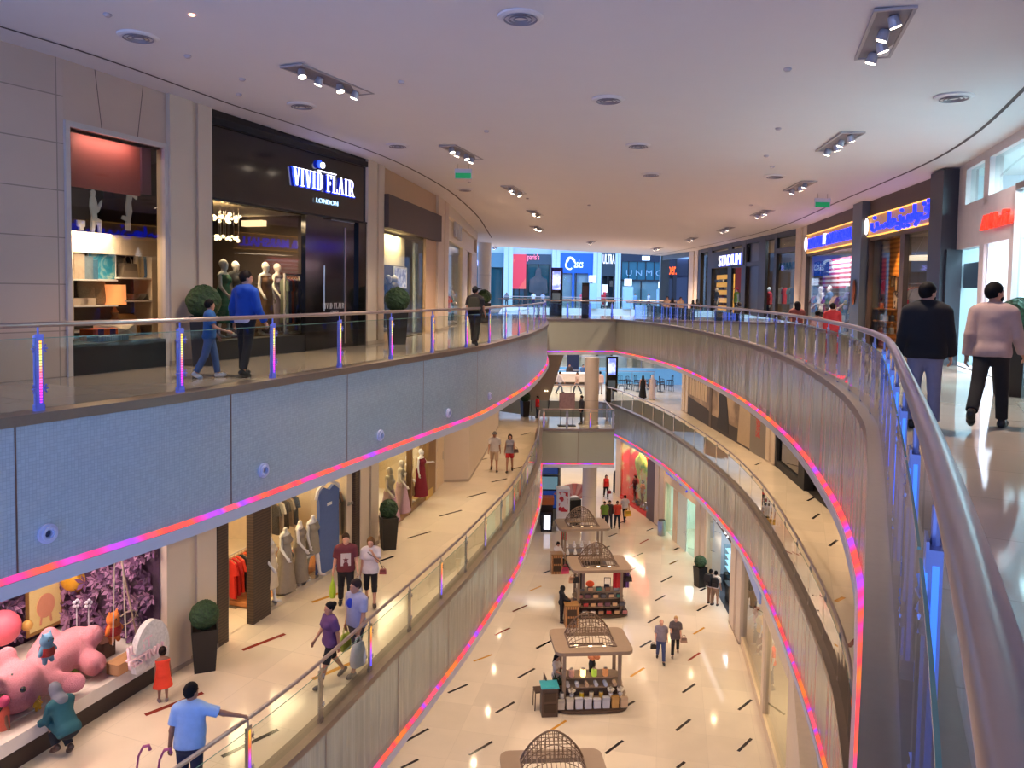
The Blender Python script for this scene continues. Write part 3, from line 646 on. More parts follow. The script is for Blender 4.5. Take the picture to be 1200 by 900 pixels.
for a,b_,zz,zs in(((1.95,54),(12,54),0,SOF2),((-1,78),(12,78),0,SOF2),((-1,54),(-1,78),0,SOF2),((12,54),(12,78),0,SOF2),((-1,54),(1.95,54),0,SOF2)):g.face([(*a,zs),(*b_,zs),(*b_,zz),(*a,zz)])
struct('trim_3',g,[WHITEP],'white slab edges around the far skylit opening','slab edge')
g=MB();g.box(XL,XR,77.9,78,SOF1+.5,L1-.02);struct('trim_4',g,[mat('aqua painted fascia',(140,196,206),.4)],'aqua balcony fascia of the far middle level','fascia')
# ------------------------------------------------------------------ glass railings
def railing(label,crv,side,z,spacing,post='L',H=1.13,inset=.12,hr=.034,hin=0.,clips=True,start=0.,near=None):
 """crv runs along the slab edge; side +1: void on the right. One thing: handrail, posts (> light strip), glass panels"""
 base=offset(resample(crv,.2),side*inset);bn=np.array(base);d=np.r_[0,np.cumsum(np.hypot(*np.diff(bn,axis=0).T))]
 at=lambda s_:np.array([np.interp(s_,d,bn[:,0]),np.interp(s_,d,bn[:,1])])
 o=base[0];r=thing('glass_railing',label,'railing',(o[0],o[1],z));rel=lambda p,zz:(p[0]-o[0],p[1]-o[1],zz)
 hrail=MB();hrail.tube([rel(p,H-hr)for p in offset(base,side*hin)],hr,14);hrail.obj('handrail',RAILM,r,smooth=True)
 n=int((d[-1]-start)//spacing)+1;S=[start+k*spacing for k in range(n)]
 pw,pt=(.055,.016)if post in 'LBW' else(.025,.02)
 me=MB();me.box(-pw,pw,-pt,pt,.02,.96);me.box(-pw*1.15,pw*1.15,-pt*1.6,pt*1.6,.02,.10);me.box(-pw,pw,-pt*1.5,-pt,.9,.98);me.tube([(0,0,.96),(0,0,H-hr*1.6)],.012,8)
 if clips:
  for zz in(.30,.80):
   for sx in(-1,1):
    me.tube([(sx*pw,-pt,zz),(sx*(pw+.03),-pt-.012,zz+.05)],.010,6);me.tube([(sx*pw,-pt,zz),(sx*(pw+.03),-pt-.012,zz-.05)],.010,6);me.tube([(sx*pw*.5,-pt,zz),(sx*(pw+.045),-pt-.012,zz)],.012,6)
 pm=me.data('post',[POSTM if post=='L' else POSTB if post=='B' else STEEL])
 lm=MB()
 if post=='L':lm.box(pw*.05,pw*.55,-pt-.008,-pt,.12,.90)
 elif post=='B':
  lm.box(-.014,.014,-pt-.008,-pt,.10,.92);lm.box(pw,pw+.004,-.008,.008,.10,.92);lm.box(-pw-.004,-pw,-.008,.008,.10,.92)
 elif post=='W':lm.box(-pw*.1,pw*.6,-pt-.008,-pt,.12,.92)
 if lm.v:lmd=lm.data('light_strip',[{'L':LEDP_L,'B':LEDP_B,'W':LEDP_W}[post]])
 for k,s_ in enumerate(S):
  p=at(s_);t=at(min(s_+.05,d[-1]))-at(max(s_-.05,0));ang=math.atan2(t[1],t[0])+(PI if side<0 else 0)
  po=link('post',pm,r,rel(p,0),ang)
  if lm.v and not(post=='W' and k%2):link('light_strip',lmd,po)
 for a,b in zip(S[:-1],S[1:]):
  ss=np.linspace(a+.05,b-.05,5);off=-side*.035
  pts=[]
  for s_ in ss:
   t=at(min(s_+.05,d[-1]))-at(max(s_-.05,0));t/=np.hypot(*t);pts.append(at(s_)+np.array([-t[1],t[0]])*off)
  g=MB();g.strip([rel(p,.05)for p in pts],[rel(p,.93)for p in pts]);th=[p+np.array([0,0])for p in pts]
  gi=g.obj('glass_panel',GLS,r,smooth='all')
  e=MB();e.tube([rel(p,.93)for p in pts],.006,4);e.obj('top_edge',mat('green glass edge',(120,160,140),.2),gi)
 return r
railing('glass railing with rainbow dotted posts along the black shopfront side',ccut(VL2,3,45.2),1,0,2.12,'L',start=.35)
railing('glass railing with glowing blue posts and the thick handrail nearest the viewer',ccut(VR2,-.4,46),-1,0,1.32,'B',start=1.18,hr=.042,hin=.03)
railing('glass railing above the plush rabbit window walkway',ccut(VL1,7,42),1,L1,1.9,'W',start=.5)
railing('glass railing in front of the black and white mural walkway',ccut(VR1,7,53),-1,L1,1.9,'S',start=.6,clips=False)
railing('short glass railing across the far top level bridge',[(1.95,45.6),(4.1,46.2),(6.3,46.6)],1,0,1.4,'B',start=.05)
railing('short glass railing on the middle level bridge by the column',[(1.75,42.3),(3.8,42.4),(5.8,42.5)],1,L1,1.3,'W',start=.1)
railing('side glass railing of the middle level bridge running to the back',[(5.8,42.5),(5.8,44.5),(5.8,46.5)],1,L1,1.3,'S',start=.1,clips=False)
railing('far glass railing of the middle level behind the column',[(5.9,53.5),(2,53.5),(-1.5,53.5)],-1,L1,1.6,'S',start=.1,clips=False)
railing('white glass railing along the near edge of the skylit opening',[(12,54),(5,54),(-1,54)],1,0,1.8,'S',start=.1,clips=False)
railing('white glass railing along the far edge of the skylit opening',[(-1,78),(5,78),(12,78)],1,0,1.9,'S',start=.1,clips=False)
railing('glass railing beside the dark cafe chairs',[(12,64),(4,64),(-1.5,64)],1,L1,1.8,'S',start=.1,clips=False)
# ------------------------------------------------------------------ round columns
def column(label,x,y,z0,z1,r):
 c=MB();c.lathe([(r*1.06,0),(r*1.06,.18),(r,.2)]+[(r+(.0 if k%2==0 else-.006),.2+(z1-z0-.2)*k/8)for k in range(1,9)],28)
 for k in range(1,int((z1-z0)/1.4)):c.lathe([(r+.002,1.4*k-.012),(r+.003,1.4*k),(r+.002,1.4*k+.012)],28,m=1,caps=False)
 o=c.obj('round_column',[PLASTER,PLASTER_D],loc=(x,y,z0),smooth=True);tag(o,label,'column',None,'structure');return o
column('round beige column standing on the far top level floor',-2.15,58,0,5.2,.5)
column('round beige column standing on the middle level bridge',4.65,44.2,L1,SOF2,.42)
column('round beige column on the ground floor behind the souvenir carts',4.65,44.2,L0,SOF1,.42)
# ------------------------------------------------------------------ reusable props
LEAF=blotch('clipped box leaves',[(0,(12,26,12)),(.45,(30,56,26)),(.7,(48,80,38)),(1,(76,106,58))],26,.7,bump=.6)
PLANTER=mat('planter dark resin',(26,22,20),.4,var=.1)
SOIL=mat('bark mulch',(52,36,24),.9,var=.3,scale=40)
WHITEG=mat('mannequin white',(232,226,218),.35,var=.02)
GOLD=mat('brass metal',(190,150,80),.3,1.)
WOOD=blotch('warm wood',[(0,(120,78,40)),(.5,(160,108,60)),(1,(188,136,84))],3,.45,'X',dist=4,detail=3)
WOODD=blotch('dark wood',[(0,(52,36,26)),(1,(84,60,44))],4,.5,'Z',dist=3,detail=3)
def paint(col,r=.5):return mat('paint_%d_%d_%d'%tuple(col),col,r,var=.06,scale=10)
def planter(label,loc,h=.85,ball=.28,w=.26,group='topiary balls in tall planters',rz=.4):
 t=thing('topiary_planter',label,'plant',loc,rz,group)
 b=MB();a,c=w*.78,w
 for z0,z1,r0,r1 in((0,h,a,c),):
  q=[(-1,-1),(1,-1),(1,1),(-1,1)]
  lo=[(x*r0,y*r0,z0)for x,y in q];hi=[(x*r1,y*r1,z1)for x,y in q];hi2=[(x*(r1-.03),y*(r1-.03),z1)for x,y in q];dn=[(x*(r1-.03),y*(r1-.03),z1-.06)for x,y in q]
  b.face(lo[::-1])
  for k in range(4):j=(k+1)%4;b.face([lo[k],lo[j],hi[j],hi[k]]);b.face([hi[k],hi[j],hi2[j],hi2[k]]);b.face([hi2[k],hi2[j],dn[j],dn[k]])
  soil=MB();soil.face(dn)
 b.obj('pot',PLANTER,t);soil.obj('soil',SOIL,t)
 f=MB();rnd=random.Random(3);f.ell((0,0,h+ball*.86),ball,30,20)
 f.v=[tuple(np.array((0,0,h+ball*.86))+(np.array(v)-(0,0,h+ball*.86))*(1+rnd.uniform(-.05,.05)))for v in f.v];f.obj('foliage',LEAF,t)
 return t
def mannequin(label,loc,heading,outfit,pose=None,group='shop window mannequins',H=1.8):
 o=dict(skin=(226,220,212),face=0,hair_kind=None,fem=1,shoes=None);o.update(outfit)
 r=person(label,loc,heading,H,o,pose or dict(legs=((6,2),(-4,2)),arms=((-6,12,20),(8,14,35))),.02,'mannequin','mannequin',group)
 b=MB();b.lathe([(.17,0),(.17,.012),(.02,.02)],16);b.obj('stand',STEEL,r);return r
def garment(label,loc,rz,col,L=.8,w=.40,group=None,sl=1,m=None):
 """a shirt or dress on a hanger; origin at the hook top, cloth hangs below"""
 t=thing('hanging_garment',label,'clothing',loc,rz,group);k=w/2
 P2=[(-.06,-.12),(-k,-.17),(-k-.10*sl,-.42),(-k+.02,-.45),(-k+.03,-.30),(-k*1.02,-L-.1),(k*1.02,-L-.1),(k-.03,-.30),(k-.02,-.45),(k+.10*sl,-.42),(k,-.17),(.06,-.12)]
 b=MB();n=len(P2)
 for y,e in((-.035,.94),(0,1.04),(.035,.94)):
  b.v+=[(x*e,y,z)for x,z in P2]
 b.f.append(list(range(n))[::-1][::-1]);b.f.append([2*n+i for i in range(n)][::-1]);b.m+=[0,0]
 for r in range(2):
  for i in range(n):j=(i+1)%n;b.f.append([r*n+j,r*n+i,(r+1)*n+i,(r+1)*n+j]);b.m.append(0)
 b.obj('cloth',m or cloth(col),t)
 h=MB();h.tube([(-k,0,-.155),(0,0,-.075),(k,0,-.155)],.008,5);h.tube([(0,0,-.08),(0,0,-.03),(.02,0,-.005),(.0,0,.012),(-.02,0,0)],.004,5);h.obj('hanger',WOOD,t);return t
def rail_of_clothes(label,seg,u0,u1,y,z,cols,group,L=.8,legs=True,what='garment'):
 t=seg.thing('clothes_rack',label,'rack',u0,y,0);w=u1-u0
 b=MB();b.tube([(0,0,z),(w,0,z)],.014,8);b.obj('hanging_rail',STEEL,t)
 if legs:
  for u in(0,w):
   p=MB();p.tube([(u,0,0),(u,0,z)],.014,8);p.box(u-.02,u+.02,-.22,.22,0,.03);p.obj('leg',STEEL,t)
 n=len(cols)
 for i,(c,nm)in enumerate(cols):
  u=u0+w*(i+.5)/n;garment('%s %s on %s'%(nm,what,label[:60]),seg.w(u,y,z-.014),seg.rz+PI/2-.25,c,L*random.uniform(.9,1.05),.40,group)
 return t
def box_item(name,label,cat,loc,size,m,rz=0.,group=None,lid=None,bev=.08):
 """soft-cornered carton, cushion or parcel"""
 w,d,h=size;t=MB();k=bev*min(w,d)
 pr=[(-w/2+k,-d/2),(w/2-k,-d/2),(w/2,-d/2+k),(w/2,d/2-k),(w/2-k,d/2),(-w/2+k,d/2),(-w/2,d/2-k),(-w/2,-d/2+k)]
 if lid is None:
  t.prism(pr,0,h);return tag(t.obj(name,m,None,loc,rz),label,cat,group)
 r=thing(name,label,cat,loc,rz,group);t.prism(pr,0,h*.78);t.obj('box_body',m,r);q=MB();q.prism([(x*1.04,y*1.04)for x,y in pr],h*.74,h);q.obj('lid',lid,r);return r
def cushion(label,loc,size,m,rz=0.,tilt=.3,group=None,name='cushion',cat='cushion'):
 w,h,d=size;b=MB();nu=14
 for i in range(9):
  a=-PI/2+PI*i/8
  for j in range(nu*2):
   t=PI*j/nu;cx,cz=math.cos(t),math.sin(t);e=.45
   sx,sz=math.copysign(abs(cx)**e,cx),math.copysign(abs(cz)**e,cz);r=math.cos(a)**.6
   b.v.append((sx*w/2*r,math.sin(a)*d/2*(1-.5*max(abs(sx),abs(sz))*r),h/2+sz*h/2*r))
 N=nu*2
 for i in range(8):
  for j in range(N):j2=(j+1)%N;b.f.append([i*N+j,i*N+j2,(i+1)*N+j2,(i+1)*N+j]);b.m.append(0)
 o=b.obj(name,m,None,loc,rz,smooth='all');o.rotation_euler=(-tilt,0,rz);return tag(o,label,cat,group)
def handbag(label,loc,col,rz=0.,s=1.,group=None,name='handbag'):
 r=thing(name,label,'bag',loc,rz,group);b=MB();w,h,d=.3*s,.22*s,.12*s
 b.prism([(-w/2,0),(w/2,0),(w*.44,h*.8),(w*.36,h),(-w*.36,h),(-w*.44,h*.8)],-d/2,d/2,ax='y');b.obj('pouch',paint(col,.4),r)
 t=MB();t.tube([(w*.26*math.cos(a),0,h*.95+h*.6*math.sin(a))for a in np.linspace(0,PI,9)],.009*s,6);t.obj('handle',paint(col,.4),r)
 f=MB();f.box(-w*.36,w*.36,-d/2-.01,-d/2,h*.5,h*.98);f.obj('flap',paint(tuple(int(c*.8)for c in col),.4),r);return r
def jar(name,label,cat,loc,prof,m,capm=None,capz=None,group=None,n=12):
 if capm is None:b=MB();b.lathe(prof,n);return tag(b.obj(name,m,None,loc,smooth=True),label,cat,group)
 r=thing(name,label,cat,loc,0,group);b=MB();b.lathe(prof,n);b.obj('vessel',m,r,smooth=True);c=MB();c.lathe(capz,n);c.obj('lid',capm,r,smooth=True);return r
def framed(name,label,cat,seg,u,z,w,h,art,fm,y=.05,fr=.03,group=None,dep=.03):
 t=seg.thing(name,label,cat,u,y,z,group);f=MB()
 for q in((-w/2-fr,w/2+fr,-fr,0),(-w/2-fr,w/2+fr,h,h+fr),(-w/2-fr,-w/2,0,h),(w/2,w/2+fr,0,h)):f.box(q[0],q[1],-dep,0,q[2],q[3])
 f.obj('frame',fm,t);a=MB();a.box(-w/2,w/2,-dep*.5,0,0,h);a.obj('picture',art,t);return t
def flag_us(label,seg,u0,u1,z0,z1,y,dim=1.):
 t=seg.thing('striped_flag',label,'flag',u0,y,z0);w,h=u1-u0,z1-z0
 red,wh,bl=cloth((168,40,56)),cloth((226,220,214)),cloth((44,52,84))
 b=MB();wav=lambda x:.05*math.sin(x*5)
 for k in range(13):
  xs=np.linspace(0,w,17);b.strip([(x,wav(x),h*k/13)for x in xs],[(x,wav(x),h*(k+1)/13)for x in xs],k%2)
 b.obj('stripes',[red,wh],t)
 c=MB();cw,ch0=w*.42,h*6/13;xs=np.linspace(0,cw,9);c.strip([(x,wav(x)-.012,ch0)for x in xs],[(x,wav(x)-.012,h)for x in xs]);c.obj('canton',bl,t)
 s=MB()
 for r in range(9):
  for q in range(6 if r%2==0 else 5):
   x=cw*((q+(.5 if r%2==0 else 1))/6);z=ch0+(h-ch0)*(r+.7)/9.4;R=min(cw/16,h/46)
   s.face([(x+(R if i%2==0 else R*.42)*math.sin(PI*i/5),wav(x)-.018,z+(R if i%2==0 else R*.42)*math.cos(PI*i/5))for i in range(10)])
 s.obj('stars',wh,t);return t
def room(root,u0,u1,z1,dep,m,cm=None,z0=0.,y0=.05,fm=None):
 b=MB();b.face([(u0,dep,z0),(u1,dep,z0),(u1,dep,z1),(u0,dep,z1)]);b.face([(u0,y0,z0),(u0,dep,z0),(u0,dep,z1),(u0,y0,z1)]);b.face([(u1,dep,z0),(u1,y0,z0),(u1,y0,z1),(u1,dep,z1)])
 b.face([(u0,y0,z1),(u0,dep,z1),(u1,dep,z1),(u1,y0,z1)],1);b.face([(u0,y0,z0+.015),(u1,y0,z0+.015),(u1,dep,z0+.015),(u0,dep,z0+.015)],2)
 return b.obj('interior',[m,cm or m,fm or m],root)
def lamp(kind,loc,energy,col=(255,226,190),size=.3,size_y=None,rot=(0,0,0),name='shop_light',spot=100,blend=.6):
 l=bpy.data.lights.new(name,kind);l.energy=energy;l.color=lin(col)
 if kind=='AREA':
  l.size=size
  if size_y:l.shape='RECTANGLE';l.size_y=size_y
 else:l.shadow_soft_size=size
 if kind=='SPOT':l.spot_size=math.radians(spot);l.spot_blend=blend
 o=bpy.data.objects.new(name,l);COL.objects.link(o);o.location=loc;o.rotation_euler=rot;return o
def pillar(label,crv,p0,p1,z0,z1,m=None,prot=.10,g=True,name='pillar'):
 """shallow wall pilaster with a vertical rebate, between photo columns p0..p1 on the wall curve"""
 s=Seg(hit(p0,crv),hit(p1,crv),z0);b=MB();w=s.L
 h=z1-z0
 b.prism([(0,.25),(0,-prot),(w*.52,-prot),(w*.52,-prot*.2),(w*.66,-prot*.2),(w*.66,-prot*.8),(w,-prot*.8),(w,.25)]if g else[(0,.25),(0,-prot),(w,-prot),(w,.25)],0,h)
 b.box(-.004,w+.004,-prot-.012,.02,0,.10,1)
 o=b.obj(name,[m or PLASTER,PLASTER_D],None,s.loc,s.rz);return tag(o,label,'pillar',None,'structure')
 # ================================================================== top level, black shopfront side
STONEV=tiles('sandstone cladding upright',(204,178,156),(3.4,.80),.010,.5,var=.04,dark=.55,vert=True,rot=0)
VOUSS=mat('sandstone voussoir',(204,178,156),.5,var=.05,scale=2)
JOINT=mat('stone joint',(98,84,76),.8)
FRAMEW=mat('cream window frame',(206,194,182),.4)
def top_wall(name,label,A,B,z0,z1,mats,y0=0.,y1=.4):
 s=Seg(A,B,0);b=MB();b.box(0,s.L,y0,y1,z0,z1);o=b.obj(name,mats,None,s.loc,s.rz);tag(o,label,'wall',None,'structure');return s
h77,h196,h246,h427,h447,h510,h523,h557=[hit(p,W2L)for p in(77,196,246,427,447,510,523,557)]
stA=hit(-230,W2L)or W2L[0]
TOPL=lambda p:ceil_z(p[0])+.02
top_wall('wall_left','sandstone block wall at the end of the top level walkway',stA,h77,0,5.6,[STONEV])
s0=Seg(W2L[0],stA,0)
S=Seg(h77,h196,0);w1=S.L
zt=(S.q(78,140)[1]+S.q(194,170)[1])/2;zb=.55
top_wall('wall_left','wedge cut sandstone blocks above the home goods window',h77,h196,zt,5.6,[VOUSS])
j=MB();
for a,b_ in(((110,74),(119,147)),((168,95),(161,158))):
 u0,z0=S.q(*a);u1,z1=S.q(*b_);j.face([(u0-.008,-.004,z0),(u1-.008,-.004,zt),(u1+.008,-.004,zt),(u0+.008,-.004,z0)][::1])
o=j.obj('trim_5',JOINT,None,S.loc,S.rz);tag(o,'slanted stone joints above the home goods window','stone joint',None,'structure')
t=S.thing('shop_window','home goods shop window with cream frame and dark base set in sandstone','shopfront')
b=MB();b.box(0,.09,-.05,.08,0,zt);b.box(w1-.09,w1,-.05,.08,0,zt);b.box(.09,w1-.09,-.05,.3,zt-.10,zt);b.obj('frame',FRAMEW,t)
b=MB();b.box(.09,w1-.09,-.04,.5,0,zb);b.obj('base',BLACKM,t)
b=MB()
um=w1*.52
for a,c in((.09,um-.004),(um+.004,w1-.09)):b.face([(a,.03,zb),(c,.03,zb),(c,.03,zt-.1),(a,.03,zt-.1)])
b.obj('window_glass',SHOPG,t)
b=MB();b.box(.09,w1*.86,.35,.42,zt-1.05,zt-.1);b.box(w1*.86,w1-.09,.30,.36,zt-1.0,zt-.1,1);b.obj('valance',[mat('maroon valance',(124,48,46),.7),mat('plum valance',(84,40,66),.7)],t)
b=MB();b.box(.09,w1*.85,1.55,3.1,zt-1.75,zt-.9);b.obj('soffit_panel',mat('grey brown bulkhead',(92,84,76),.7),t)
room(t,.06,w1+1.35,zt-.1,3.2,DARKW,fm=mat('dark shop carpet',(60,52,46),.9))
ux0,z_h0=S.q(84,292,.9);ux1=S.q(189,292,.9)[0];zh1=S.q(84,278,.9)[1]
u=S.thing('display_shelf_unit','white display shelving with deep header inside the home goods window','shelving',0,.9,0);W3=ux1-ux0
CRM=mat('cream display paint',(200,186,166),.5)
b=MB();b.box(ux0,ux1,0,.5,z_h0-.05,zh1+.12);b.obj('header',CRM,u)
for q in(ux0,ux1-.26):b=MB();b.box(q,q+(.26 if q>ux0 else .03),0,.5,.45,z_h0-.05);b.obj('side_panel',CRM,u)
b=MB();b.box(ux0,ux1,.5,.53,.45,z_h0);b.obj('back_panel',mat('brown back panel',(66,50,40),.7),u)
zs=[S.q(95,y,.9)[1]for y in(327,358,388)]
zs2=[S.q(150,y,.9)[1]for y in(325,352,380)]
for z in zs:b=MB();b.box(ux0+.03,ux0+W3*.48,0,.48,z-.03,z);b.obj('shelf',WHITEP,u)
for z in zs2:b=MB();b.box(ux0+W3*.5,ux1-.26,0,.48,z-.03,z);b.obj('shelf',WHITEP,u)
b=MB();b.box(ux0,ux1,-.75,.5,.50,.56);b.obj('plinth',mat('display plinth',(150,136,120),.6),u)
def on(px,y=1.1):return S.q(px,330,y)[0]
G1='home goods on the window shelving'
t_=framed('painting','turquoise abstract canvas on the top shelf of the home goods window','picture',S,on(119,1.05),zs[0]+.01,.62,.66,blotch('turquoise canvas',[(0,(20,90,120)),(.45,(40,150,180)),(.6,(170,200,190)),(1,(30,120,160))],3,.5,dist=2),WHITEP,1.05,.015,G1)
for i,(px,wd,col)in enumerate(((88,.26,(196,176,150)),(99,.22,(120,140,150)),(106,.16,(66,120,150)))):
 box_item('storage_box',['sand floral storage box at the end of the top shelf','grey storage box second on the top shelf','blue storage box beside the turquoise canvas'][i],'box',S.w(on(px),1.1,zs[0]),(wd,.25,.5-.06*i),blotch('box print %d'%i,[(0,tuple(int(c*.7)for c in col)),(1,col)],12),S.rz,G1)
handbag('beige patterned bag on the upper shelf beside the cream vases',S.w(on(150),1.1,zs2[0]),(150,136,118),S.rz,1.3,G1)
cushion('grey green leaf print cushion leaning on the upper shelf',S.w(on(149),1.28,zs2[0]+.02),(.42,.42,.14),blotch('leaf print',[(0,(70,84,70)),(.5,(190,188,170)),(1,(120,120,104))],14,dist=1),S.rz,.2,G1)
for i,px in enumerate((160,165,169)):jar('vase',['tall cream vase on the upper shelf, first of three','tall cream vase in the middle of three','slim blue vase at the shelf end'][i],'vase',S.w(on(px),1.1,zs2[0]),[(.05,0),(.075,.05),(.06,.35),(.04,.52),(.05,.56)],paint([(196,176,140),(186,164,126),(90,130,180)][i],.3),group=G1)
for i,px in enumerate((105,116)):cushion(['tan woven cushion on the middle shelf by the frame','brown woven cushion on the middle shelf by the lamp'][i],S.w(on(px),1.12,zs[1]),(.46,.50,.18),blotch('woven tan',[(0,(110,88,60)),(1,(170,144,104))],40),S.rz,.15,G1)
for i,px in enumerate((87,96)):box_item('folded_towel',['stack of folded cream towels at the shelf end','small stack of folded ivory towels'][i],'towel',S.w(on(px),1.1,zs[1]),(.4,.3,.14),paint((206,186,160),.9),S.rz,G1)
lp=S.thing('table_lamp','table lamp with glowing amber drum shade on the middle shelf','lamp',on(134),1.1,zs2[2],G1)
b=MB();b.lathe([(.10,0),(.12,.06),(.05,.16),(.09,.24),(.03,.32),(.015,.4)],14);b.obj('base',mat('glazed lamp base',(120,80,56),.2),lp,smooth=True)
b=MB();b.lathe([(.22,.40),(.21,.80)],20,caps=False);b.obj('lamp_shade',mat('amber shade',(224,150,90),.8,emit=(230,140,80),es=.9),lp,smooth=True)
for i,px in enumerate((155,163)):jar('bowl',['brown pottery bowl on the lower right shelf','grey pottery bowl on the lower right shelf end'][i],'bowl',S.w(on(px),1.1,zs2[1]+.001),[(.06,0),(.14,.08),(.16,.13),(.13,.12)],paint([(96,66,44),(120,116,110)][i],.3),group=G1)
cushion('plump ivory floor cushion lying on the display plinth',S.w(on(131,.7),.62,.57),(.95,.34,.6),mat('ivory fabric',(206,194,176),.9,var=.06,bump=.3),S.rz,0,G1)
cushion('mustard striped pillow leaning behind the ivory cushion',S.w(on(155,.9),.95,.56),(.6,.5,.2),blotch('mustard stripe',[(0,(120,84,40)),(1,(190,150,90))],7,.8,'X'),S.rz,.4,G1)
box_item('folded_throw','orange and purple folded throw on the display plinth','blanket',S.w(on(113,.5),.45,.56),(.55,.4,.22),blotch('throw weave',[(0,(210,90,30)),(.48,(220,100,40)),(.52,(70,44,90)),(1,(60,40,84))],1.2,.9,'X'),S.rz,G1)
box_item('folded_throw','blue and white folded throw at the front of the plinth','blanket',S.w(on(125,.3),.28,.56),(.7,.3,.1),blotch('blue throw',[(0,(120,140,160)),(.5,(210,210,206)),(1,(130,150,170))],5,.9,'X'),S.rz,G1)
def cutout(name,label,cat,px0,py0,k,outline,group=None,dep=1.0,th=.04):
 """white cut-out display figure standing on the header; outline in (x right, z up) metres"""
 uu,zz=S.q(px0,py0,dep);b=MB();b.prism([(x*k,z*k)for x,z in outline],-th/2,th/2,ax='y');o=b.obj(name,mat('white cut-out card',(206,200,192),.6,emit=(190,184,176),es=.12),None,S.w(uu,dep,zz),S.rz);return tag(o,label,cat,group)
FIG1=[(-.10,0),(-.06,.55),(-.12,.8),(-.10,1.0),(-.07,1.06),(-.09,1.18),(-.02,1.27),(.05,1.2),(.03,1.06),(.07,1.0),(.12,.78),(.2,.92),(.26,1.0),(.24,.86),(.13,.64),(.08,.66),(.1,.5),(.24,.44),(.22,.1),(.28,0),(.16,0),(.14,.3),(.05,.34),(-.02,0)]
FIG2=[(-.05,0),(-.03,.28),(-.2,.34),(-.16,.44),(0,.42),(-.04,.7),(.0,.95),(.04,1.2),(-.06,1.32),(-.1,1.5),(-.04,1.6),(-.02,1.42),(.06,1.36),(.06,1.46),(.12,1.56),(.2,1.5),(.16,1.36),(.2,1.26),(.3,1.12),(.38,1.4),(.5,1.5),(.46,1.38),(.42,1.3),(.36,.98),(.2,1.08),(.14,.85),(.18,.6),(.1,.3),(.12,0)]
cutout('cutout_figure','white cut-out of a seated figure on the shelving header','display figure',110,277,.72,FIG1)
cutout('cutout_figure','white cut-out of a standing figure with raised arms on the shelving header','display figure',149,270,.66,FIG2)
cutout('cutout_chair','white cut-out table stand at the near end of the header','display figure',95,279,.8,[(-.12,0),(-.06,0),(-.05,.26),(-.1,.28),(-.1,.42),(.1,.42),(.1,.28),(.05,.26),(.06,0)])
ch=S.thing('cutout_chandelier','white cut-out chandelier hanging over the seated figure','display figure',S.q(122,225,1.0)[0],1.0,S.q(122,200,1.0)[1])
b=MB()
for i in range(9):a=(i-4)*.045;b.box(a-.014,a+.014,-.02,.02,-.40+abs(a)*.8,-.02)
b.box(-.2,.2,-.02,.02,-.04,0);b.obj('drops',MATS['white cut-out card'],ch)
b=MB();b.tube([(0,0,0),(0,0,.35)],.008,5);b.obj('cord',BLACKM,ch)
lamp('AREA',S.w(w1*.5,.75,zt-1.8),34,(255,214,170),1.2,.3,(0,0,S.rz));lamp('AREA',S.w(w1*.5,.16,zt-.12),14,(255,226,200),1.2,.12,(math.radians(35),0,S.rz))  # second lamp is added near the top to lift the dark valance
lamp('AREA',S.w(w1*.5,.5,2.4),9,(255,220,190),.8,.2,(math.radians(50),0,S.rz))
pillar('beige pillar between the home goods window and the black shopfront',W2L,196,246,0,5.6)
# ---- black shopfront
S=Seg(h246,h427,0);w2=S.L;U=lambda px,y=0.:S.q(px,345,y)[0]
t=S.thing('shopfront','glossy black shopfront with a white serif name sign','shopfront')
zl=S.q(246,232)[1];zl=(zl+S.q(356,251)[1])/2;ud=U(357);ue=w2
b=MB();b.box(0,w2,-.02,.3,zl,5.55);b.obj('upper_panel',BLACK,t)
b=MB();b.box(0,w2,-.10,-.02,5.05,5.2);b.box(0,w2,-.08,-.02,zl-.02,zl+.03);b.obj('cornice',BLACKM,t)
b=MB();b.box(U(356),U(376),-.06,.08,0,zl);b.box(U(418),w2,-.06,.08,0,zl);b.obj('door_jamb',BLACK,t)
b=MB();b.box(0,ud,-.04,.4,0,.42);b.obj('base',BLACKM,t)
b=MB();b.face([(0,.06,.42),(U(285),.06,.42),(U(285),.06,zl),(0,.06,zl)]);b.face([(U(285)+.01,.06,.42),(U(326),.06,.42),(U(326),.06,zl),(U(285)+.01,.06,zl)]);b.face([(U(326)+.01,.06,.42),(ud,.06,.42),(ud,.06,zl),(U(326)+.01,.06,zl)]);b.obj('window_glass',SHOPG,t)
d=MB();d.box(U(376),U(418),.02,.07,0,zl-.05);dr=d.obj('door',[BLACK],t)
d=MB();d.tube([(U(378),-.05,1.0),(U(378),-.05,2.2)],.018,8);d.obj('handle',STEEL,dr)
d=MB();d.box(U(404),U(405.5),-.0,.02,.1,zl-.2);d.obj('door_edge',STEEL,dr)
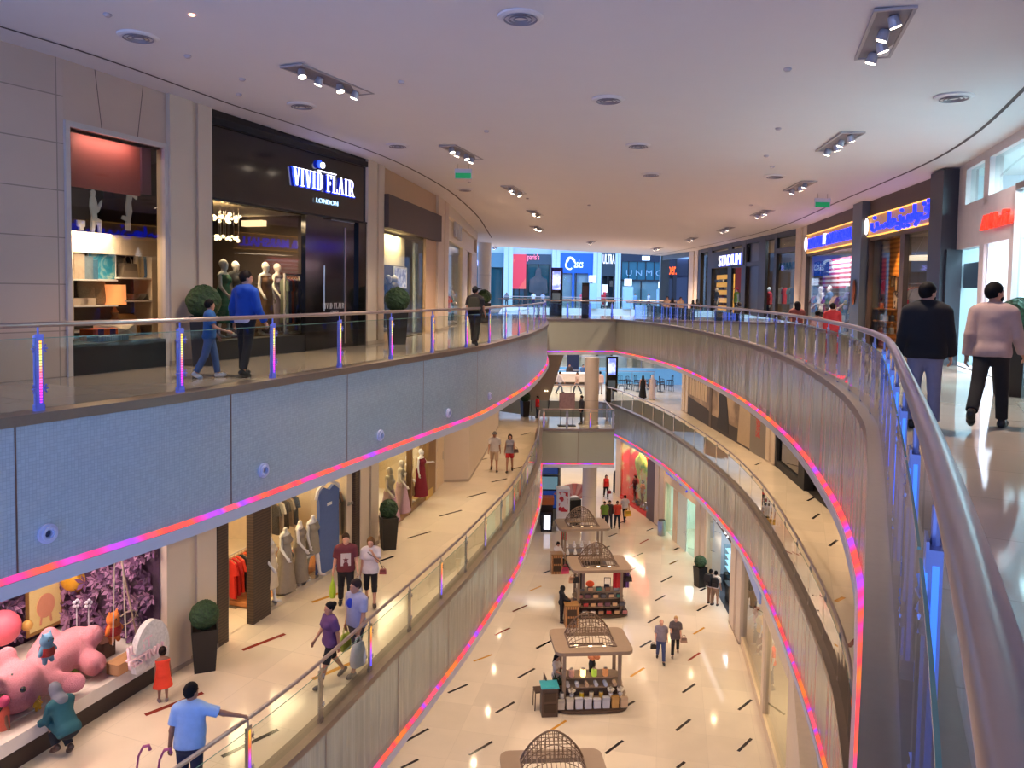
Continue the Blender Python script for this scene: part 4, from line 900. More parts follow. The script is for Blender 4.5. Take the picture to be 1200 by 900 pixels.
def serif(ch):
 P_=[];T,th=.135,.035
 bx=lambda x0,x1,z0,z1:P_.append([(x0,z0),(x1,z0),(x1,z1),(x0,z1)])
 def sl(x0,z0,x1,z1,t):P_.append([(x0,z0),(x0+t,z0),(x1+t,z1),(x1,z1)])
 if ch=='I':bx(.1,.1+T,0,1);bx(.02,.35,0,th);bx(.02,.35,1-th,1);w=.37
 elif ch=='V':sl(.06,1,.26,0,T);sl(.31,0,.5,1,.06);bx(0,.3,1-th,1);bx(.42,.64,1-th,1);w=.62
 elif ch=='D':
  bx(.08,.08+T,0,1);bx(0,.4,0,th);bx(0,.4,1-th,1)
  n=10;ou=[(.34+.24*math.sin(PI*k/n),.5-.5*math.cos(PI*k/n))for k in range(n+1)];inn=[(.34+.08*math.sin(PI*k/n),.5-.45*math.cos(PI*k/n))for k in range(n+1)]
  for k in range(n):P_.append([ou[k],ou[k+1],inn[k+1],inn[k]])
  w=.62
 elif ch=='F':bx(.08,.08+T,0,1);bx(0,.34,0,th);bx(0,.52,1-th,1);bx(.25,.4,.48,.48+th);bx(.46,.52,.78,1);bx(.36,.4,.4,.62);w=.54
 elif ch=='L':bx(.08,.08+T,0,1);bx(0,.52,0,th);bx(0,.34,1-th,1);bx(.47,.52,0,.24);w=.54
 elif ch=='A':sl(.08,0,.3,1,.06);sl(.44,0,.27,1,T);bx(0,.2,0,th);bx(.38,.68,0,th);bx(.16,.46,.32,.32+th);w=.66
 elif ch=='R':
  bx(.08,.08+T,0,1);bx(0,.34,0,th);bx(0,.36,1-th,1);bx(.25,.36,.46,.51)
  n=8;ou=[(.34+.22*math.sin(PI*k/n),.73-.27*math.cos(PI*k/n))for k in range(n+1)];inn=[(.34+.06*math.sin(PI*k/n),.73-.22*math.cos(PI*k/n))for k in range(n+1)]
  for k in range(n):P_.append([ou[k],ou[k+1],inn[k+1],inn[k]])
  sl(.48,0,.30,.48,T);bx(.46,.72,0,th);w=.68
 else:w=.28
 return P_,w
def serif_word(name,txt,size,parent,u,y,z,m,sx=1.,dep=.02,halo=None):
 x=0;b=MB()
 for c in txt:
  ps,w=serif(c)
  for p in ps:
   q=[((x+a)*size*sx,v*size)for a,v in p]
   ar=sum(q[i][0]*q[(i+1)%len(q)][1]-q[(i+1)%len(q)][0]*q[i][1]for i in range(len(q)))
   b.prism(q if ar>0 else q[::-1],-dep,0,ax='y')
  x+=w+.07
 o=b.obj(name,m,parent,(u,y,z));return o,x*size*sx
WLED=glow('white lit lettering',(250,250,255),1.5);BLED=glow('blue lit lettering edge',(30,60,255),2.2);BLET=glow('blue letter face',(24,40,255),2.4)
us,zs_=S.q(342,214,-.06);ue_,ze=S.q(414,233,-.06);zz=(zs_+ze)/2;hgt=S.q(342,193,-.06)[1]-zs_
_,L_=serif_word('name_lettering','VIVID FLAIR',1,None,0,0,-50,WLED);bpy.data.objects.remove(_)
kx=(ue_-us)/(L_*hgt)
serif_word('name_lettering','VIVID FLAIR',hgt,t,us,-.10,zz,WLED,kx)
serif_word('letter_side_glow','VIVID FLAIR',hgt*1.04,t,us-.02,-.05,zz-.012,BLED,kx)
u3,z3_=S.q(370,237,-.06);me=letters('city_lettering','LONDON',hgt*.42,glow('pale blue lettering',(190,226,255),1.1),t,(u3,-.07,z3_),.03,-.004,sx=(S.q(393,240,-.06)[0]-u3)/(hgt*.42*3.9))
uc,zc_=S.q(375,194,-.06);b=MB();b.lathe([(0.001,0),(.075,.0),(.075,.05),(.001,.05)],20);lg=b.obj('emblem_disc',WLED,t,(uc,-.12,zc_));lg.rotation_euler=(PI/2,0,0)
b=MB();b.lathe([(0.001,0),(.10,.0),(.10,.03),(.001,.03)],20);lg=b.obj('emblem_glow',BLED,t,(uc-.04,-.06,zc_+.03));lg.rotation_euler=(PI/2,0,0)
b=MB();b.box(uc-.1,S.q(393,200,-.06)[0],-.1,-.06,zc_-.15,zc_-.125);b.obj('emblem_line',WLED,t)
u4=U(378,-.02);serif_word('door_lettering','VIVID FLAIR',.15,dr,u4+.03,.015,S.q(378,362)[1],mat('white vinyl',(200,200,200),.6),(U(405)-U(379))/(L_*.15),.004)
letters('door_lettering','LONDON',.08,MATS['white vinyl'],dr,(U(388),.012,S.q(378,366)[1]-.02),.004)
room(t,.02,ud+1.2,zl+.1,4.2,mat('dim taupe shop wall',(74,60,48),.7),mat('white shop ceiling',(214,206,190),.7),fm=mat('dark wood floor',(70,52,38),.3))
b=MB();b.box(U(300,2.4),U(338,2.4),2.2,2.9,zl-.18,zl-.02);b.obj('ceiling_coffer',glow('warm ceiling cove',(255,222,170),1.2),t)
ch=S.thing('globe_chandelier','chandelier of little glowing glass globes in the black shopfront window','chandelier',U(262,.9),.9,zl)
rnd=random.Random(4);b=MB()
for i in range(54):b.ell((rnd.uniform(-.42,.42),rnd.uniform(-.25,.25),rnd.choice((-.22,-.26,-.3,-.72,-.76))+rnd.uniform(-.04,.04)),rnd.uniform(.03,.05),8,6)
b.obj('globes',glow('chandelier globe',(255,232,190),1.6),ch);b=MB()
for i in range(14):x,y=rnd.uniform(-.4,.4),rnd.uniform(-.22,.22);b.tube([(x,y,0),(x,y,-.74)],.004,4)
b.obj('cords',STEEL,ch)
GV='mannequins in the black shopfront window'
mannequin('mannequin in a green patterned dress nearest the pillar in the black shopfront window',S.w(U(262,.8),.8,.42),math.degrees(S.rz)-70,dict(bottom=(46,110,84),bottom_kind='dress',flare=.2,bhem=.3),group=GV)
mannequin('mannequin in a black jacket with a silver head behind the green dress',S.w(U(276,1.3),1.3,.42),math.degrees(S.rz)-90,dict(top=(30,30,32),top_kind='long',bottom=(20,20,22)),group=GV)
mannequin('mannequin in a gold and brown gown in the middle of the black shopfront window',S.w(U(311,.9),.9,.42),math.degrees(S.rz)-95,dict(bottom=(120,84,50),bottom_kind='dress',flare=.24,bhem=.1),group=GV)
mannequin('mannequin in a grey lilac gown beside the white clothes frame',S.w(U(325,1.2),1.2,.42),math.degrees(S.rz)-80,dict(bottom=(120,110,130),bottom_kind='dress',flare=.22,bhem=.12),group=GV)
fr=S.thing('garment_frame','white rectangular garment frame at the door end of the black shopfront window','rack',U(333,.55),.55,.42);fw,fh=U(352,.55)-U(333,.55),1.55
b=MB()
for q in((0,.05,0,fh),(fw-.05,fw,0,fh),(.05,fw-.05,0,.05),(.05,fw-.05,fh-.05,fh)):b.box(q[0],q[1],-.025,.025,q[2],q[3])
b.obj('frame',WHITEP,fr)
for i,(c,nm)in enumerate((((150,160,140),'sage'),((60,70,120),'navy'),((150,60,70),'crimson'),((90,90,130),'slate'),((170,160,170),'pale grey'))):
 garment('%s dress hanging in the white garment frame'%nm,S.w(U(333,.55)+fw*(.16+.17*i),.62,.42+fh-.02),S.rz+1.2,c,1.15,.34,'dresses in the white garment frame',.3)
rail_of_clothes('steel rack at the back of the black shopfront window',S,U(285,2.2),U(330,2.2),2.2,1.7,[((90,40,40),'maroon'),((160,150,140),'stone'),((40,60,80),'petrol'),((120,80,110),'plum'),((170,120,60),'ochre'),((60,60,64),'graphite'),((150,90,80),'rust')],'clothes at the back of the black shopfront')
lamp('AREA',S.w(w2*.35,1.3,zl-.1),130,(255,220,176),2.2,.8,(0,0,S.rz))
pillar('beige pillar between the black shopfront and the patterned window',W2L,427,447,0,5.6)
# ---- patterned window
S=Seg(h447,h510,0);w3=S.L;U=lambda px,y=0.:S.q(px,345,y)[0]
SHOPL=glass('shop window glass pale',(246,248,246),.4)
TAN=mat('tan limestone panel',(196,162,124),.5,var=.06,scale=2)
zb1=(S.q(448,228)[1]+S.q(510,252)[1])/2;zb0=(S.q(448,268)[1]+S.q(510,282)[1])/2
t=S.thing('shopfront','tan shopfront with a blank dark brown sign band and circle patterned window','shopfront')
b=MB();b.box(0,w3,0,.35,zb1,5.55);b.box(U(498),w3,-.02,.08,0,zb1);b.obj('tan_cladding',TAN,t)
b=MB();b.box(-.02,w3+.05,-.22,.1,zb0,zb1);b.obj('sign_band',mat('brown sign band',(74,60,54),.6),t)
b=MB();b.face([(0,.05,.25),(U(473),.05,.25),(U(473),.05,zb0),(0,.05,zb0)]);b.face([(U(473)+.01,.05,.05),(U(498),.05,.05),(U(498),.05,zb0),(U(473)+.01,.05,zb0)]);b.obj('window_glass',SHOPL,t)
b=MB();b.box(0,U(474),.0,.3,0,.25);b.obj('base',TAN,t)
room(t,.02,U(498)+1.5,zb0+.05,3.5,mat('pale shop wall',(196,184,160),.7),WHITEP,fm=FLOOR2)
pw=U(474,.5)
bd=S.thing('window_backboard','cream backboard with looping circle line pattern behind the tan shopfront glass','display board',0,.5,.3)
b=MB();b.box(.04,pw,0,.04,0,zb0-.35);b.obj('board',mat('cream board',(206,196,160),.7),bd);b=MB()
for(cx,cz,r)in((.25,3.0,.3),(.55,2.7,.42),(.3,2.35,.3),(.75,3.2,.3),(.75,2.2,.22)):
 if cx+r<pw+.2:b.ring((cx if cx+r<pw else pw-r,0,min(cz,zb0-.8)),r-.012,r+.012,.008,28)
b.obj('loop_pattern',mat('line print',(150,140,110),.7),bd)
zq0,zq1=S.q(450,340)[1],S.q(450,308)[1]
b=MB();b.box(.05,pw,-.06,0,zq0-.3,zq1-.3);b.obj('dark_panel',mat('dark brown panel',(62,52,48),.6),bd)
framed('framed_picture','bright framed street photograph on the dark panel of the tan shopfront','picture',S,pw*.78,zq0+.12,pw*.34,zq1-zq0-.2,blotch('street photo',[(0,(60,64,90)),(.45,(140,150,190)),(.6,(230,232,240)),(1,(230,234,244))],4,.5,emit=.2),WHITEP,.40,.05)
for i,(px,c)in enumerate(((456,(40,38,40)),(463,(90,84,76)))):
 mannequin(['dark dressed mannequin in front of the circle pattern backboard','grey dressed mannequin second in the circle pattern window'][i],S.w(U(px,.3),.32,.25),math.degrees(S.rz)-90,dict(top=c,top_kind='long',bottom=(60,58,56)))
cu=S.thing('door_curtain','sheer pale curtain panel by the tan shopfront entrance','curtain',U(484,.4),.4,.05);b=MB();xs=np.linspace(0,.55,40);b.strip([(x,.04*math.sin(x*60),0)for x in xs],[(x,.04*math.sin(x*60),zb0-.2)for x in xs]);b.obj('cloth',mat('sheer curtain',(186,196,186),.7),cu,smooth='all')
lamp('AREA',S.w(w3*.4,.28,zb0-.06),60,(255,232,190),1.6,.2,(math.radians(12),0,S.rz))
pillar('beige pillar between the patterned window and the white shop',W2L,510,523,0,5.6)
# ---- white shop at the far end
S=Seg(h523,h557,0);w4=S.L;U=lambda px,y=0.:S.q(px,345,y)[0]
CREAM=mat('cream shopfront paint',(226,214,186),.5)
t=S.thing('shopfront','cream shopfront with steel capital letters at the far end of the black shopfront side','shopfront')
zf=(S.q(524,284)[1]+S.q(556,296)[1])/2;zt4=ceil_z(-3)
b=MB();b.box(0,w4,.1,.4,zf,zt4+.4);b.box(0,w4,-.08,.1,zf-.05,zf+.15);b.box(0,w4,-.08,.1,zt4-.5,zt4+.4);b.obj('upper_panel',CREAM,t)
for a,c in((540,546),(551,557)):b=MB();b.box(U(a),U(c),-.06,.08,0,zf);b.obj('door_post',CREAM,t)
b=MB();b.face([(0,.05,.05),(U(540),.05,.05),(U(540),.05,zf),(0,.05,zf)]);b.obj('window_glass',SHOPL,t)
ul,zl4=S.q(532,280,-.0);letters('name_lettering','U  NST',1.05,mat('polished steel letters',(226,230,240),.3,.2),t,(ul,-.02,zf+.3),.1,.02,sx=.95)
room(t,.05,w4,zf,4,mat('bright shop wall',(220,216,206),.6),WHITEP,fm=FLOOR2)
b=MB();b.box(U(546),U(551),.3,.35,zf-1.9,zf-.1);b.obj('hanging_banner',mat('dusty pink banner',(190,130,140),.8),t)
rail_of_clothes('rack of orange shirts inside the cream shopfront',S,.3,U(534),.28,1.5,[((226,90,60),'orange'),((230,110,80),'coral'),((220,80,50),'red orange'),((150,190,200),'ice blue')],'shirts inside the cream shopfront')
mannequin('white shirted mannequin in the cream shopfront window',S.w(U(529,.25),.25,.05),math.degrees(S.rz)-90,dict(top=(226,226,226),top_kind='short',bottom=(70,110,130)),group='mannequin in the cream shopfront')
lamp('AREA',S.w(w4*.5,1.5,zf-.1),120,(255,240,214),2.5,1.2,(0,0,S.rz))
b=MB();e0=np.array(h557);b.box(0,.5,-.05,.6,0,5.6);o=b.obj('wall_left',PLASTER,None,(h557[0],h557[1],0),S.rz);tag(o,'beige end wall after the cream shopfront','wall',None,'structure')
b=MB();b.box(-9.5,-2.75,0,.3,0,5.5);o=b.obj('wall_left',PLASTER,None,(0,h557[1]+.7,0));tag(o,'beige cross wall closing the shops behind the cream shopfront','wall',None,'structure')
# ================================================================== top level, mural shirt shop side (right hand)
r1200,r1120,r1105,r1018,r1007,r945,r933,r818,r808=[hit(p,W2R)for p in(1290,1121,1105,1018,1007,945,933,818,808)]
SHOPR=glass('shop window glass clear',(244,246,246),.75)
WBAND=blotch('brown slatted band',[(0,(70,56,50)),(1,(96,78,68))],9,.6,'X',dist=0)
LITW=blotch('backlit wood sign board',[(0,(150,100,50)),(.5,(190,136,74)),(1,(214,160,96))],5,.6,'X',dist=3,emit=.35)
AMBER=glow('amber edge light',(255,190,90),1.2)
def sign_band(t,S,pl,pr,yl,yr,y0=-.12,dep=.12,m=LITW):
 """lit wooden board whose corners are read at two photo columns"""
 ul,z0=S.q(pl,yl[1],y0);ur,z1=S.q(pr,yr[1],y0);zlo=(z0+z1)/2;zhi=(S.q(pl,yl[0],y0)[1]+S.q(pr,yr[0],y0)[1])/2
 b=MB();b.box(ul,ur,y0,y0+dep,zlo,zhi);b.obj('sign_board',m,t)
 e=MB();e.box(ul,ur,y0-.03,y0+dep,zlo-.03,zlo);e.box(ul,ur,y0-.03,y0+dep,zhi,zhi+.03);e.obj('board_edge_light',AMBER,t);return ul,ur,zlo,zhi
def halo_text(t,body,S,u0,u1,z,size,y,face,halo,ext=.05,bold=.02,shear=0.):
 me=text_mesh(body,size,ext,bold,'LEFT',shear);w=max(v.co.x for v in me.vertices)-min(v.co.x for v in me.vertices);k=(u1-u0)/w
 me.transform(Matrix.Scale(k,4,(1,0,0)));me.materials.clear();me.materials.append(face);link('name_lettering',me,t,(u0,y,z))
 if halo:
  m2=me.copy();m2.materials.clear();m2.materials.append(halo);o=link('letter_side_glow',m2,t,(u0-.02,y+.05,z-.012));o.scale=(1.01,1,1.04)
pillar('beige pillar between the dark sports shop and the glass fronted corner',W2R,808,818,0,5.6)
S=Seg(r818,r933,0);U=lambda px,y=0.:S.q(px,345,y)[0];wS=S.L;Zc=4.62
t=S.thing('shopfront','dark bronze framed sports shopfront with white capital sign on the right hand walkway','shopfront')
b=MB();b.box(0,wS,-.05,.3,Zc-.25,5.3);b.box(U(831),U(872),-.1,.3,S.q(850,313)[1],S.q(850,294)[1])
zd=S.q(850,313)[1]
for a,c in((818,821),(829.5,834),(853,857.5),(869,874),(889,897),(907,910)):b.box(U(a),U(c),-.06,.08,0,Zc)
b.box(U(857),U(890),-.04,.3,zd-.1,zd+.12);b.box(U(907),wS,-.06,.3,zd+.35,zd+.6)
b.box(0,wS,-.02,.08,0,.2);b.obj('frame',CHAR,t)
b=MB();b.face([(0,.06,.2),(U(874),.06,.2),(U(874),.06,Zc),(0,.06,Zc)]);b.face([(U(897),.06,.2),(wS,.06,.2),(wS,.06,Zc),(U(897),.06,Zc)]);b.obj('window_glass',SHOPR,t)
b=MB();b.box(U(874),U(889),.1,.3,0,Zc);b.obj('dark_panel',mat('dark bronze panel',(48,40,34),.3,.3),t)
u0,_z=S.q(842,312,-.16);u1=U(866,-.16);hz=S.q(842,298,-.16)[1]-S.q(842,311,-.16)[1]
halo_text(t,'STADIUM',S,u0,u1,S.q(854,311,-.16)[1],hz*1.35,-.16,glow('white sign face',(250,250,255),1.0),BLED,.06,-.006)
room(t,-.8,wS-.02,Zc+.1,4.5,mat('sport shop wall',(92,88,84),.7),mat('sport shop ceiling',(150,146,140),.7),fm=mat('sport shop floor',(120,110,100),.3))
sh=S.thing('display_shelving','amber lit shelving wall inside the dark sports shop','shelving',U(834,.75),.75,0);W_=U(854,.75)-U(834,.75)
b=MB();b.box(0,W_,.3,.35,0,2.9);b.obj('back_panel',mat('amber lit panel',(220,170,90),.7,emit=(220,160,70),es=.8),sh)
for k in range(5):b=MB();b.box(0,W_,0,.3,.4+.5*k,.43+.5*k);b.obj('shelf',BROWNM,sh)
for k in range(5):
 for i in range(3):box_item('shoe_box','shoe box %s on the %s amber shelf'%(('at the left','in the middle','at the right')[i],('lowest','second','middle','fourth','highest')[k]),'box',S.w(U(834,.75)+W_*(.2+.3*i),.90,.43+.5*k),(W_*.2,.22,.16),paint([(190,190,190),(60,60,64),(150,110,70),(120,40,40),(70,90,130)][(k+i)%5]),S.rz,'shoe boxes in the sports shop')
mannequin('white headed mannequin in dark kit in the sports shop window',S.w(U(840,.35),.35,.2),math.degrees(S.rz)-90,dict(top=(36,40,48),top_kind='short',bottom=(30,32,40),bottom_kind='knee',fem=0))
mannequin('mannequin in a lime green top and red cap in the sports shop window',S.w(U(863,.35),.35,.2),math.degrees(S.rz)-90,dict(top=(150,200,40),top_kind='none',bottom=(30,30,34),fem=0,hair_kind='cap',cap=(200,40,36)))
mannequin('mannequin in a red jacket in the sports shop side window',S.w(U(901,.35),.35,.2),math.degrees(S.rz)-90,dict(top=(196,40,44),top_kind='long',bottom=(40,50,90),fem=0))
for i,(px,c,nm)in enumerate(((915,(180,186,190),'white'),(920,(230,70,70),'red'),(926,(110,150,170),'teal'),(930,(60,70,90),'navy'))):garment('%s shirt hanging in the sports shop side window'%nm,S.w(U(px,.4),.4,2.1),S.rz+.2,c,.8,.5,'shirts in the sports shop side window')
b=S.thing('swagged_bunting','dark scalloped bunting across the sports shop side window','bunting',U(911,.2),.2,zd-.1);wb=U(932,.2)-U(911,.2);q=MB()
for k in range(6):q.tube([(wb*(k+i/6)/6,0,-.28*math.sin(PI*i/6))for i in range(7)],.05,6)
q.obj('swag',mat('dark teal bunting',(30,66,76),.7),b)
lamp('AREA',S.w(wS*.8,.9,Zc-.1),160,(214,236,255),2.5,1.2,(0,0,S.rz));lamp('AREA',S.w(wS*.3,.9,Zc-.1),140,(255,224,180),3,1.2,(0,0,S.rz))
pillar('beige pillar between the dark sports shop and the first flag window',W2R,933,945,0,5.6)
S=Seg(r945,r1007,0);U=lambda px,y=0.:S.q(px,345,y)[0];wF=S.L
t=S.thing('shopfront','shirt shopfront with backlit wood board in capitals and a flag behind the glass','shopfront')
ul,ur,zlo,zhi=sign_band(t,S,945.5,1006,(277,295),(258,285))
b=MB();b.box(0,wF,-.06,.3,zhi+.03,5.3);b.obj('upper_band',WBAND,t)
b=MB();b.box(0,.1,-.08,.08,0,zlo);b.box(wF-.08,wF,-.08,.08,0,zlo);b.box(.1,wF-.08,-.06,.3,zlo-.14,zlo-.03);b.box(.1,wF-.08,-.04,.08,0,.2);b.obj('frame',mat('dark oak frame',(66,52,44),.5),t)
b=MB();b.face([(.1,.04,.2),(wF-.08,.04,.2),(wF-.08,.04,zlo-.14),(.1,.04,zlo-.14)]);b.obj('window_glass',SHOPR,t)
hh=zhi-zlo;halo_text(t,'FRANKLIN & MARSHALL',S,ul+.55,ur-.5,zlo+hh*.2,hh*.8,-.2,BLET,None,.06,.015)
b=MB();b.ell((ul+.12,-.2,(zlo+zhi)/2),(.12,.06,hh*.42),12,8);b.obj('emblem_light',WLED,t,smooth='all')
b=MB();b.box((ul+ur)/2-.55,(ul+ur)/2-.2,-.24,-.18,zlo+hh*.25,zlo+hh*.8);b.obj('emblem_shield',mat('lit shield',(240,240,255),.5,emit=(230,235,255),es=2.),t)
room(t,-1.2,wF-.02,zlo+.1,4.5,mat('cream shirt shop wall',(180,174,164),.7),mat('shirt shop ceiling',(170,160,150),.7),fm=mat('oak shop floor',(140,104,70),.3))
flag_us('large striped flag with white stars hung behind the shirt shop window',S,U(951,.55),U(1003,.55),S.q(975,338,.55)[1],S.q(975,304,.55)[1],.55)
GF='clothes below the flag'
rail_of_clothes('clothes rack below the flag',S,U(951,.38),U(1002,.38),.38,1.75,[((196,190,180),'ivory'),((140,60,70),'wine'),((70,80,130),'denim'),((200,196,190),'white'),((120,60,120),'purple'),((60,120,110),'green'),((190,150,120),'sand'),((110,60,130),'violet'),((70,100,120),'teal'),((200,180,60),'yellow')],GF,.75)
for i,(px,c)in enumerate(((962,(200,196,190)),(972,(70,90,120)),(994,(130,110,150)))):
 mannequin(['mannequin in a cream top beside the shirt shop flag window edge','mannequin in a blue top under the middle of the flag','mannequin in a lilac top under the striped end of the flag'][i],S.w(U(px,.28),.28,.2),math.degrees(S.rz)-90,dict(top=c,top_kind='short',bottom=(60,60,80)))
lamp('AREA',S.w(wF*.5,.22,zlo-.16),110,(230,236,255),3,.2,(math.radians(14),0,S.rz));lamp('AREA',S.w(wF*.5,2.5,zlo-.1),60,(255,226,190),3,1,(0,0,S.rz))
p_=Seg(r1007,r1018,0);b=MB();b.box(0,p_.L,-.3,.3,0,4.75);o=b.obj('pillar',mat('blue grey steel pillar',(88,96,102),.35,.5),None,p_.loc,p_.rz);tag(o,'blue grey steel pillar between the two shirt shop windows','pillar',None,'structure')
b=MB();b.ell((0,0,0),(.16,.05,.42),14,10);o=b.obj('wall_plaque',mat('copper oval plaque',(150,84,56),.4,.3),None,p_.w(p_.L*.5,-.33,1.75),p_.rz,smooth='all');tag(o,'copper oval plaque on the blue grey steel pillar','plaque')
S=Seg(r1018,r1105,0);U=lambda px,y=0.:S.q(px,345,y)[0];wG=S.L
t=S.thing('shopfront','shirt shopfront with backlit wood board in flowing script above a timber display','shopfront')
ul,ur,zlo,zhi=sign_band(t,S,1017,1099,(256,279),(230,256))
b=MB();b.box(0,wG,-.06,.3,zhi+.03,5.3);b.box(ur,wG,-.1,.3,zlo,zhi+.05);b.obj('upper_band',WBAND,t)
b=MB();b.box(0,.12,-.08,.08,0,zlo);b.box(U(1055),U(1060),-.06,.08,0,zlo);b.box(.12,wG,-.06,.3,zlo-.16,zlo-.03);b.obj('frame',MATS['dark oak frame'],t)
b=MB();b.face([(.12,.04,.1),(U(1039),.04,.1),(U(1039),.04,zlo-.16),(.12,.04,zlo-.16)]);b.face([(U(1060),.04,.1),(wG,.04,.1),(wG,.04,zlo-.16),(U(1060),.04,zlo-.16)]);b.obj('window_glass',SHOPR,t)
hh=zhi-zlo;b=MB()
def stroke(pts,r=.055):b.tube([(ul+.62+x*(ur-ul-.85),-.2,zlo+hh*z)for x,z in catmull(pts,5)],r,6)
for s_ in([(.00,.62),(.0,.3),(.05,.2),(.10,.3),(.10,.6)],[(.10,.3),(.16,.26),(.2,.34),(.24,.26),(.27,.4),(.3,.26)],[(.33,.95),(.33,.28),(.38,.22),(.43,.3),(.42,.5),(.36,.45),(.42,.3),(.5,.26)],[(.52,.6),(.55,.3),(.52,.02),(.47,.08)],[(.58,.5),(.6,.28),(.66,.28),(.66,.5),(.67,.28),(.72,.28),(.72,.55)],[(.76,.95),(.76,.25)],[(.80,.5),(.82,.25),(.78,.0)],[(.86,.5),(.86,.28),(.91,.24),(.97,.3),(1.0,.62),(.95,.7),(.93,.52),(1.0,.5)]):stroke(s_)
for x,z in((.05,.85),(.55,.84),(.6,.05),(.66,.05),(.9,.85),(.96,.92)):b.ell((ul+.62+x*(ur-ul-.85),-.2,zlo+hh*z),.06,8,6)
b.obj('script_lettering',BLET,t,smooth='all')
b=MB();b.ell((ul+.14,-.22,(zlo+zhi)/2),(.12,.06,hh*.45),12,8);b.obj('emblem_light',WLED,t,smooth='all')
room(t,-.7,wG-.02,zlo+.05,4.5,mat('shirt shop inner wall',(136,126,116),.7),mat('shirt shop ceiling',(170,160,150),.7),fm=MATS['oak shop floor'])
ORW=blotch('honey timber boards',[(0,(176,112,48)),(.5,(206,140,66)),(1,(222,160,86))],2.2,.5,'Z',dist=1.5)
td=S.thing('timber_display','honey timber display wall lit by a downlight inside the shirt shop','display wall',U(1021,.55),.55,0);WT=U(1054,.55)-U(1021,.55)
b=MB();b.box(0,WT,0,.1,0,zlo-.1);b.obj('wall_panel',ORW,td)
for k in range(3):b=MB();b.box(WT*.3,WT,-.4,0,.45+.38*k,.49+.38*k);b.obj('shelf',WOOD,td)
for i,(px,py,w_,h_,lab,art)in enumerate(((1035,345,.42,.95,'red lettered poster board on the timber display',blotch('red letter poster',[(0,(230,220,210)),(.49,(226,216,206)),(.51,(176,40,60)),(1,(170,36,56))],5,.6,'VORONOI')),(1047,330,.3,.3,'framed crest high on the timber display',blotch('crest print',[(0,(230,214,180)),(.5,(90,70,60)),(1,(220,200,170))],9)),(1050,352,.34,.5,'cream sheet of six badges on the timber display',blotch('badge sheet',[(0,(226,214,190)),(.62,(220,206,180)),(.66,(60,56,60)),(1,(60,56,60))],8,.6,'VORONOI')),(1051,333,.2,.4,'small pale note beside the framed crest',paint((220,190,150))))):
 u_,z_=S.q(px,py,.53);framed('framed_picture',lab,'picture',S,u_,z_-h_/2,w_,h_,art,MATS['dark oak frame'],.53,.025,'pictures on the timber display')
for i in range(7):
 u_=U(1021,.35)+WT*(.36+.2*(i%3));handbag(['tan','cocoa','grey','olive','cream','black','rust'][i]+' leather bag on the %s timber shelf'%('lowest','middle','highest')[i//3%3],S.w(u_,.35,.49+.38*(i//3%3)),[(150,100,60),(90,60,44),(110,106,100),(100,96,60),(200,180,150),(36,34,34),(160,80,44)][i],S.rz,.8,'bags on the timber shelves')
l_=S.thing('downlight','round downlight over the timber display','light',U(1043,.3),.3,zlo-.08);b=MB();b.lathe([(.07,0),(.08,.04),(.07,.05)],14);b.obj('bezel',WHITEP,l_);b=MB();b.lathe([(.001,-.004),(.055,-.004),(.055,0),(.001,0)],14);b.obj('lens',glow('downlight lens',(255,224,170),12),l_)
lamp('SPOT',S.w(U(1043,.3),.3,zlo-.12),420,(255,196,110),.05,None,(math.radians(-8),0,S.rz),spot=80)
rail_of_clothes('shirts rack in the near window of the shirt shop',S,U(1064,.4),U(1080,.4),.4,2.0,[((220,214,206),'white'),((196,60,80),'red trimmed'),((214,206,196),'cream'),((190,180,176),'stone')],'shirts in the near window',.9)
b=S.thing('ring_pendant','large pale ring pendant lamp in the near shirt shop window','lamp',U(1082,1.4),1.4,zlo-.7);q=MB();q.tube([(1.0*math.cos(a),.7*math.sin(a),0)for a in np.linspace(0,2*PI,33)[:-1]],.05,8,closed=True);q.obj('ring',mat('pale ring',(236,226,206),.5,emit=(255,236,200),es=.8),b,smooth='all');q=MB();[q.tube([(x,0,0),(0,0,.75)],.008,5)for x in(-1,1)];q.obj('cords',STEEL,b)
lamp('AREA',S.w(wG*.75,1.6,zlo-.1),60,(255,236,214),1.6,1.2,(0,0,S.rz))
p_=Seg(r1105,r1120,0);NAVY=mat('charcoal navy pier',(44,44,54),.4);b=MB();b.box(0,p_.L,-.40,.04,0,4.66);b.box(p_.L,p_.L+.12,-.3,.04,0,2.75);o=b.obj('pillar',NAVY,None,p_.loc,p_.rz);tag(o,'charcoal pier between the script sign and the white shop','pillar',None,'structure')
S=Seg(r1120,r1200,0);U=lambda px,y=0.:S.q(px,345,y)[0];wH=S.L
MAUVE=mat('pale mauve shop cladding',(206,190,186),.45);AQG=glass('aqua glass',(190,226,228),1.4)
t=S.thing('shopfront','white shopfront with red script lettering and upper aqua glazing beside the charcoal pier','shopfront')
z1_,z2_=S.q(1128,292)[1],S.q(1128,250)[1];zA=S.q(1170,232)[1]
b=MB();b.box(0,U(1187),-.05,.2,z1_,z2_+.15);b.box(0,wH,-.05,.2,4.55,5.3);b.box(0,U(1129),-.05,.2,z2_,4.6);b.box(U(1150),U(1156),-.05,.2,z2_,4.6);b.box(U(1148),U(1153.5),-.05,.08,0,z1_);b.box(U(1183),U(1188),-.05,.08,0,z1_+.9);b.obj('cladding',MAUVE,t)
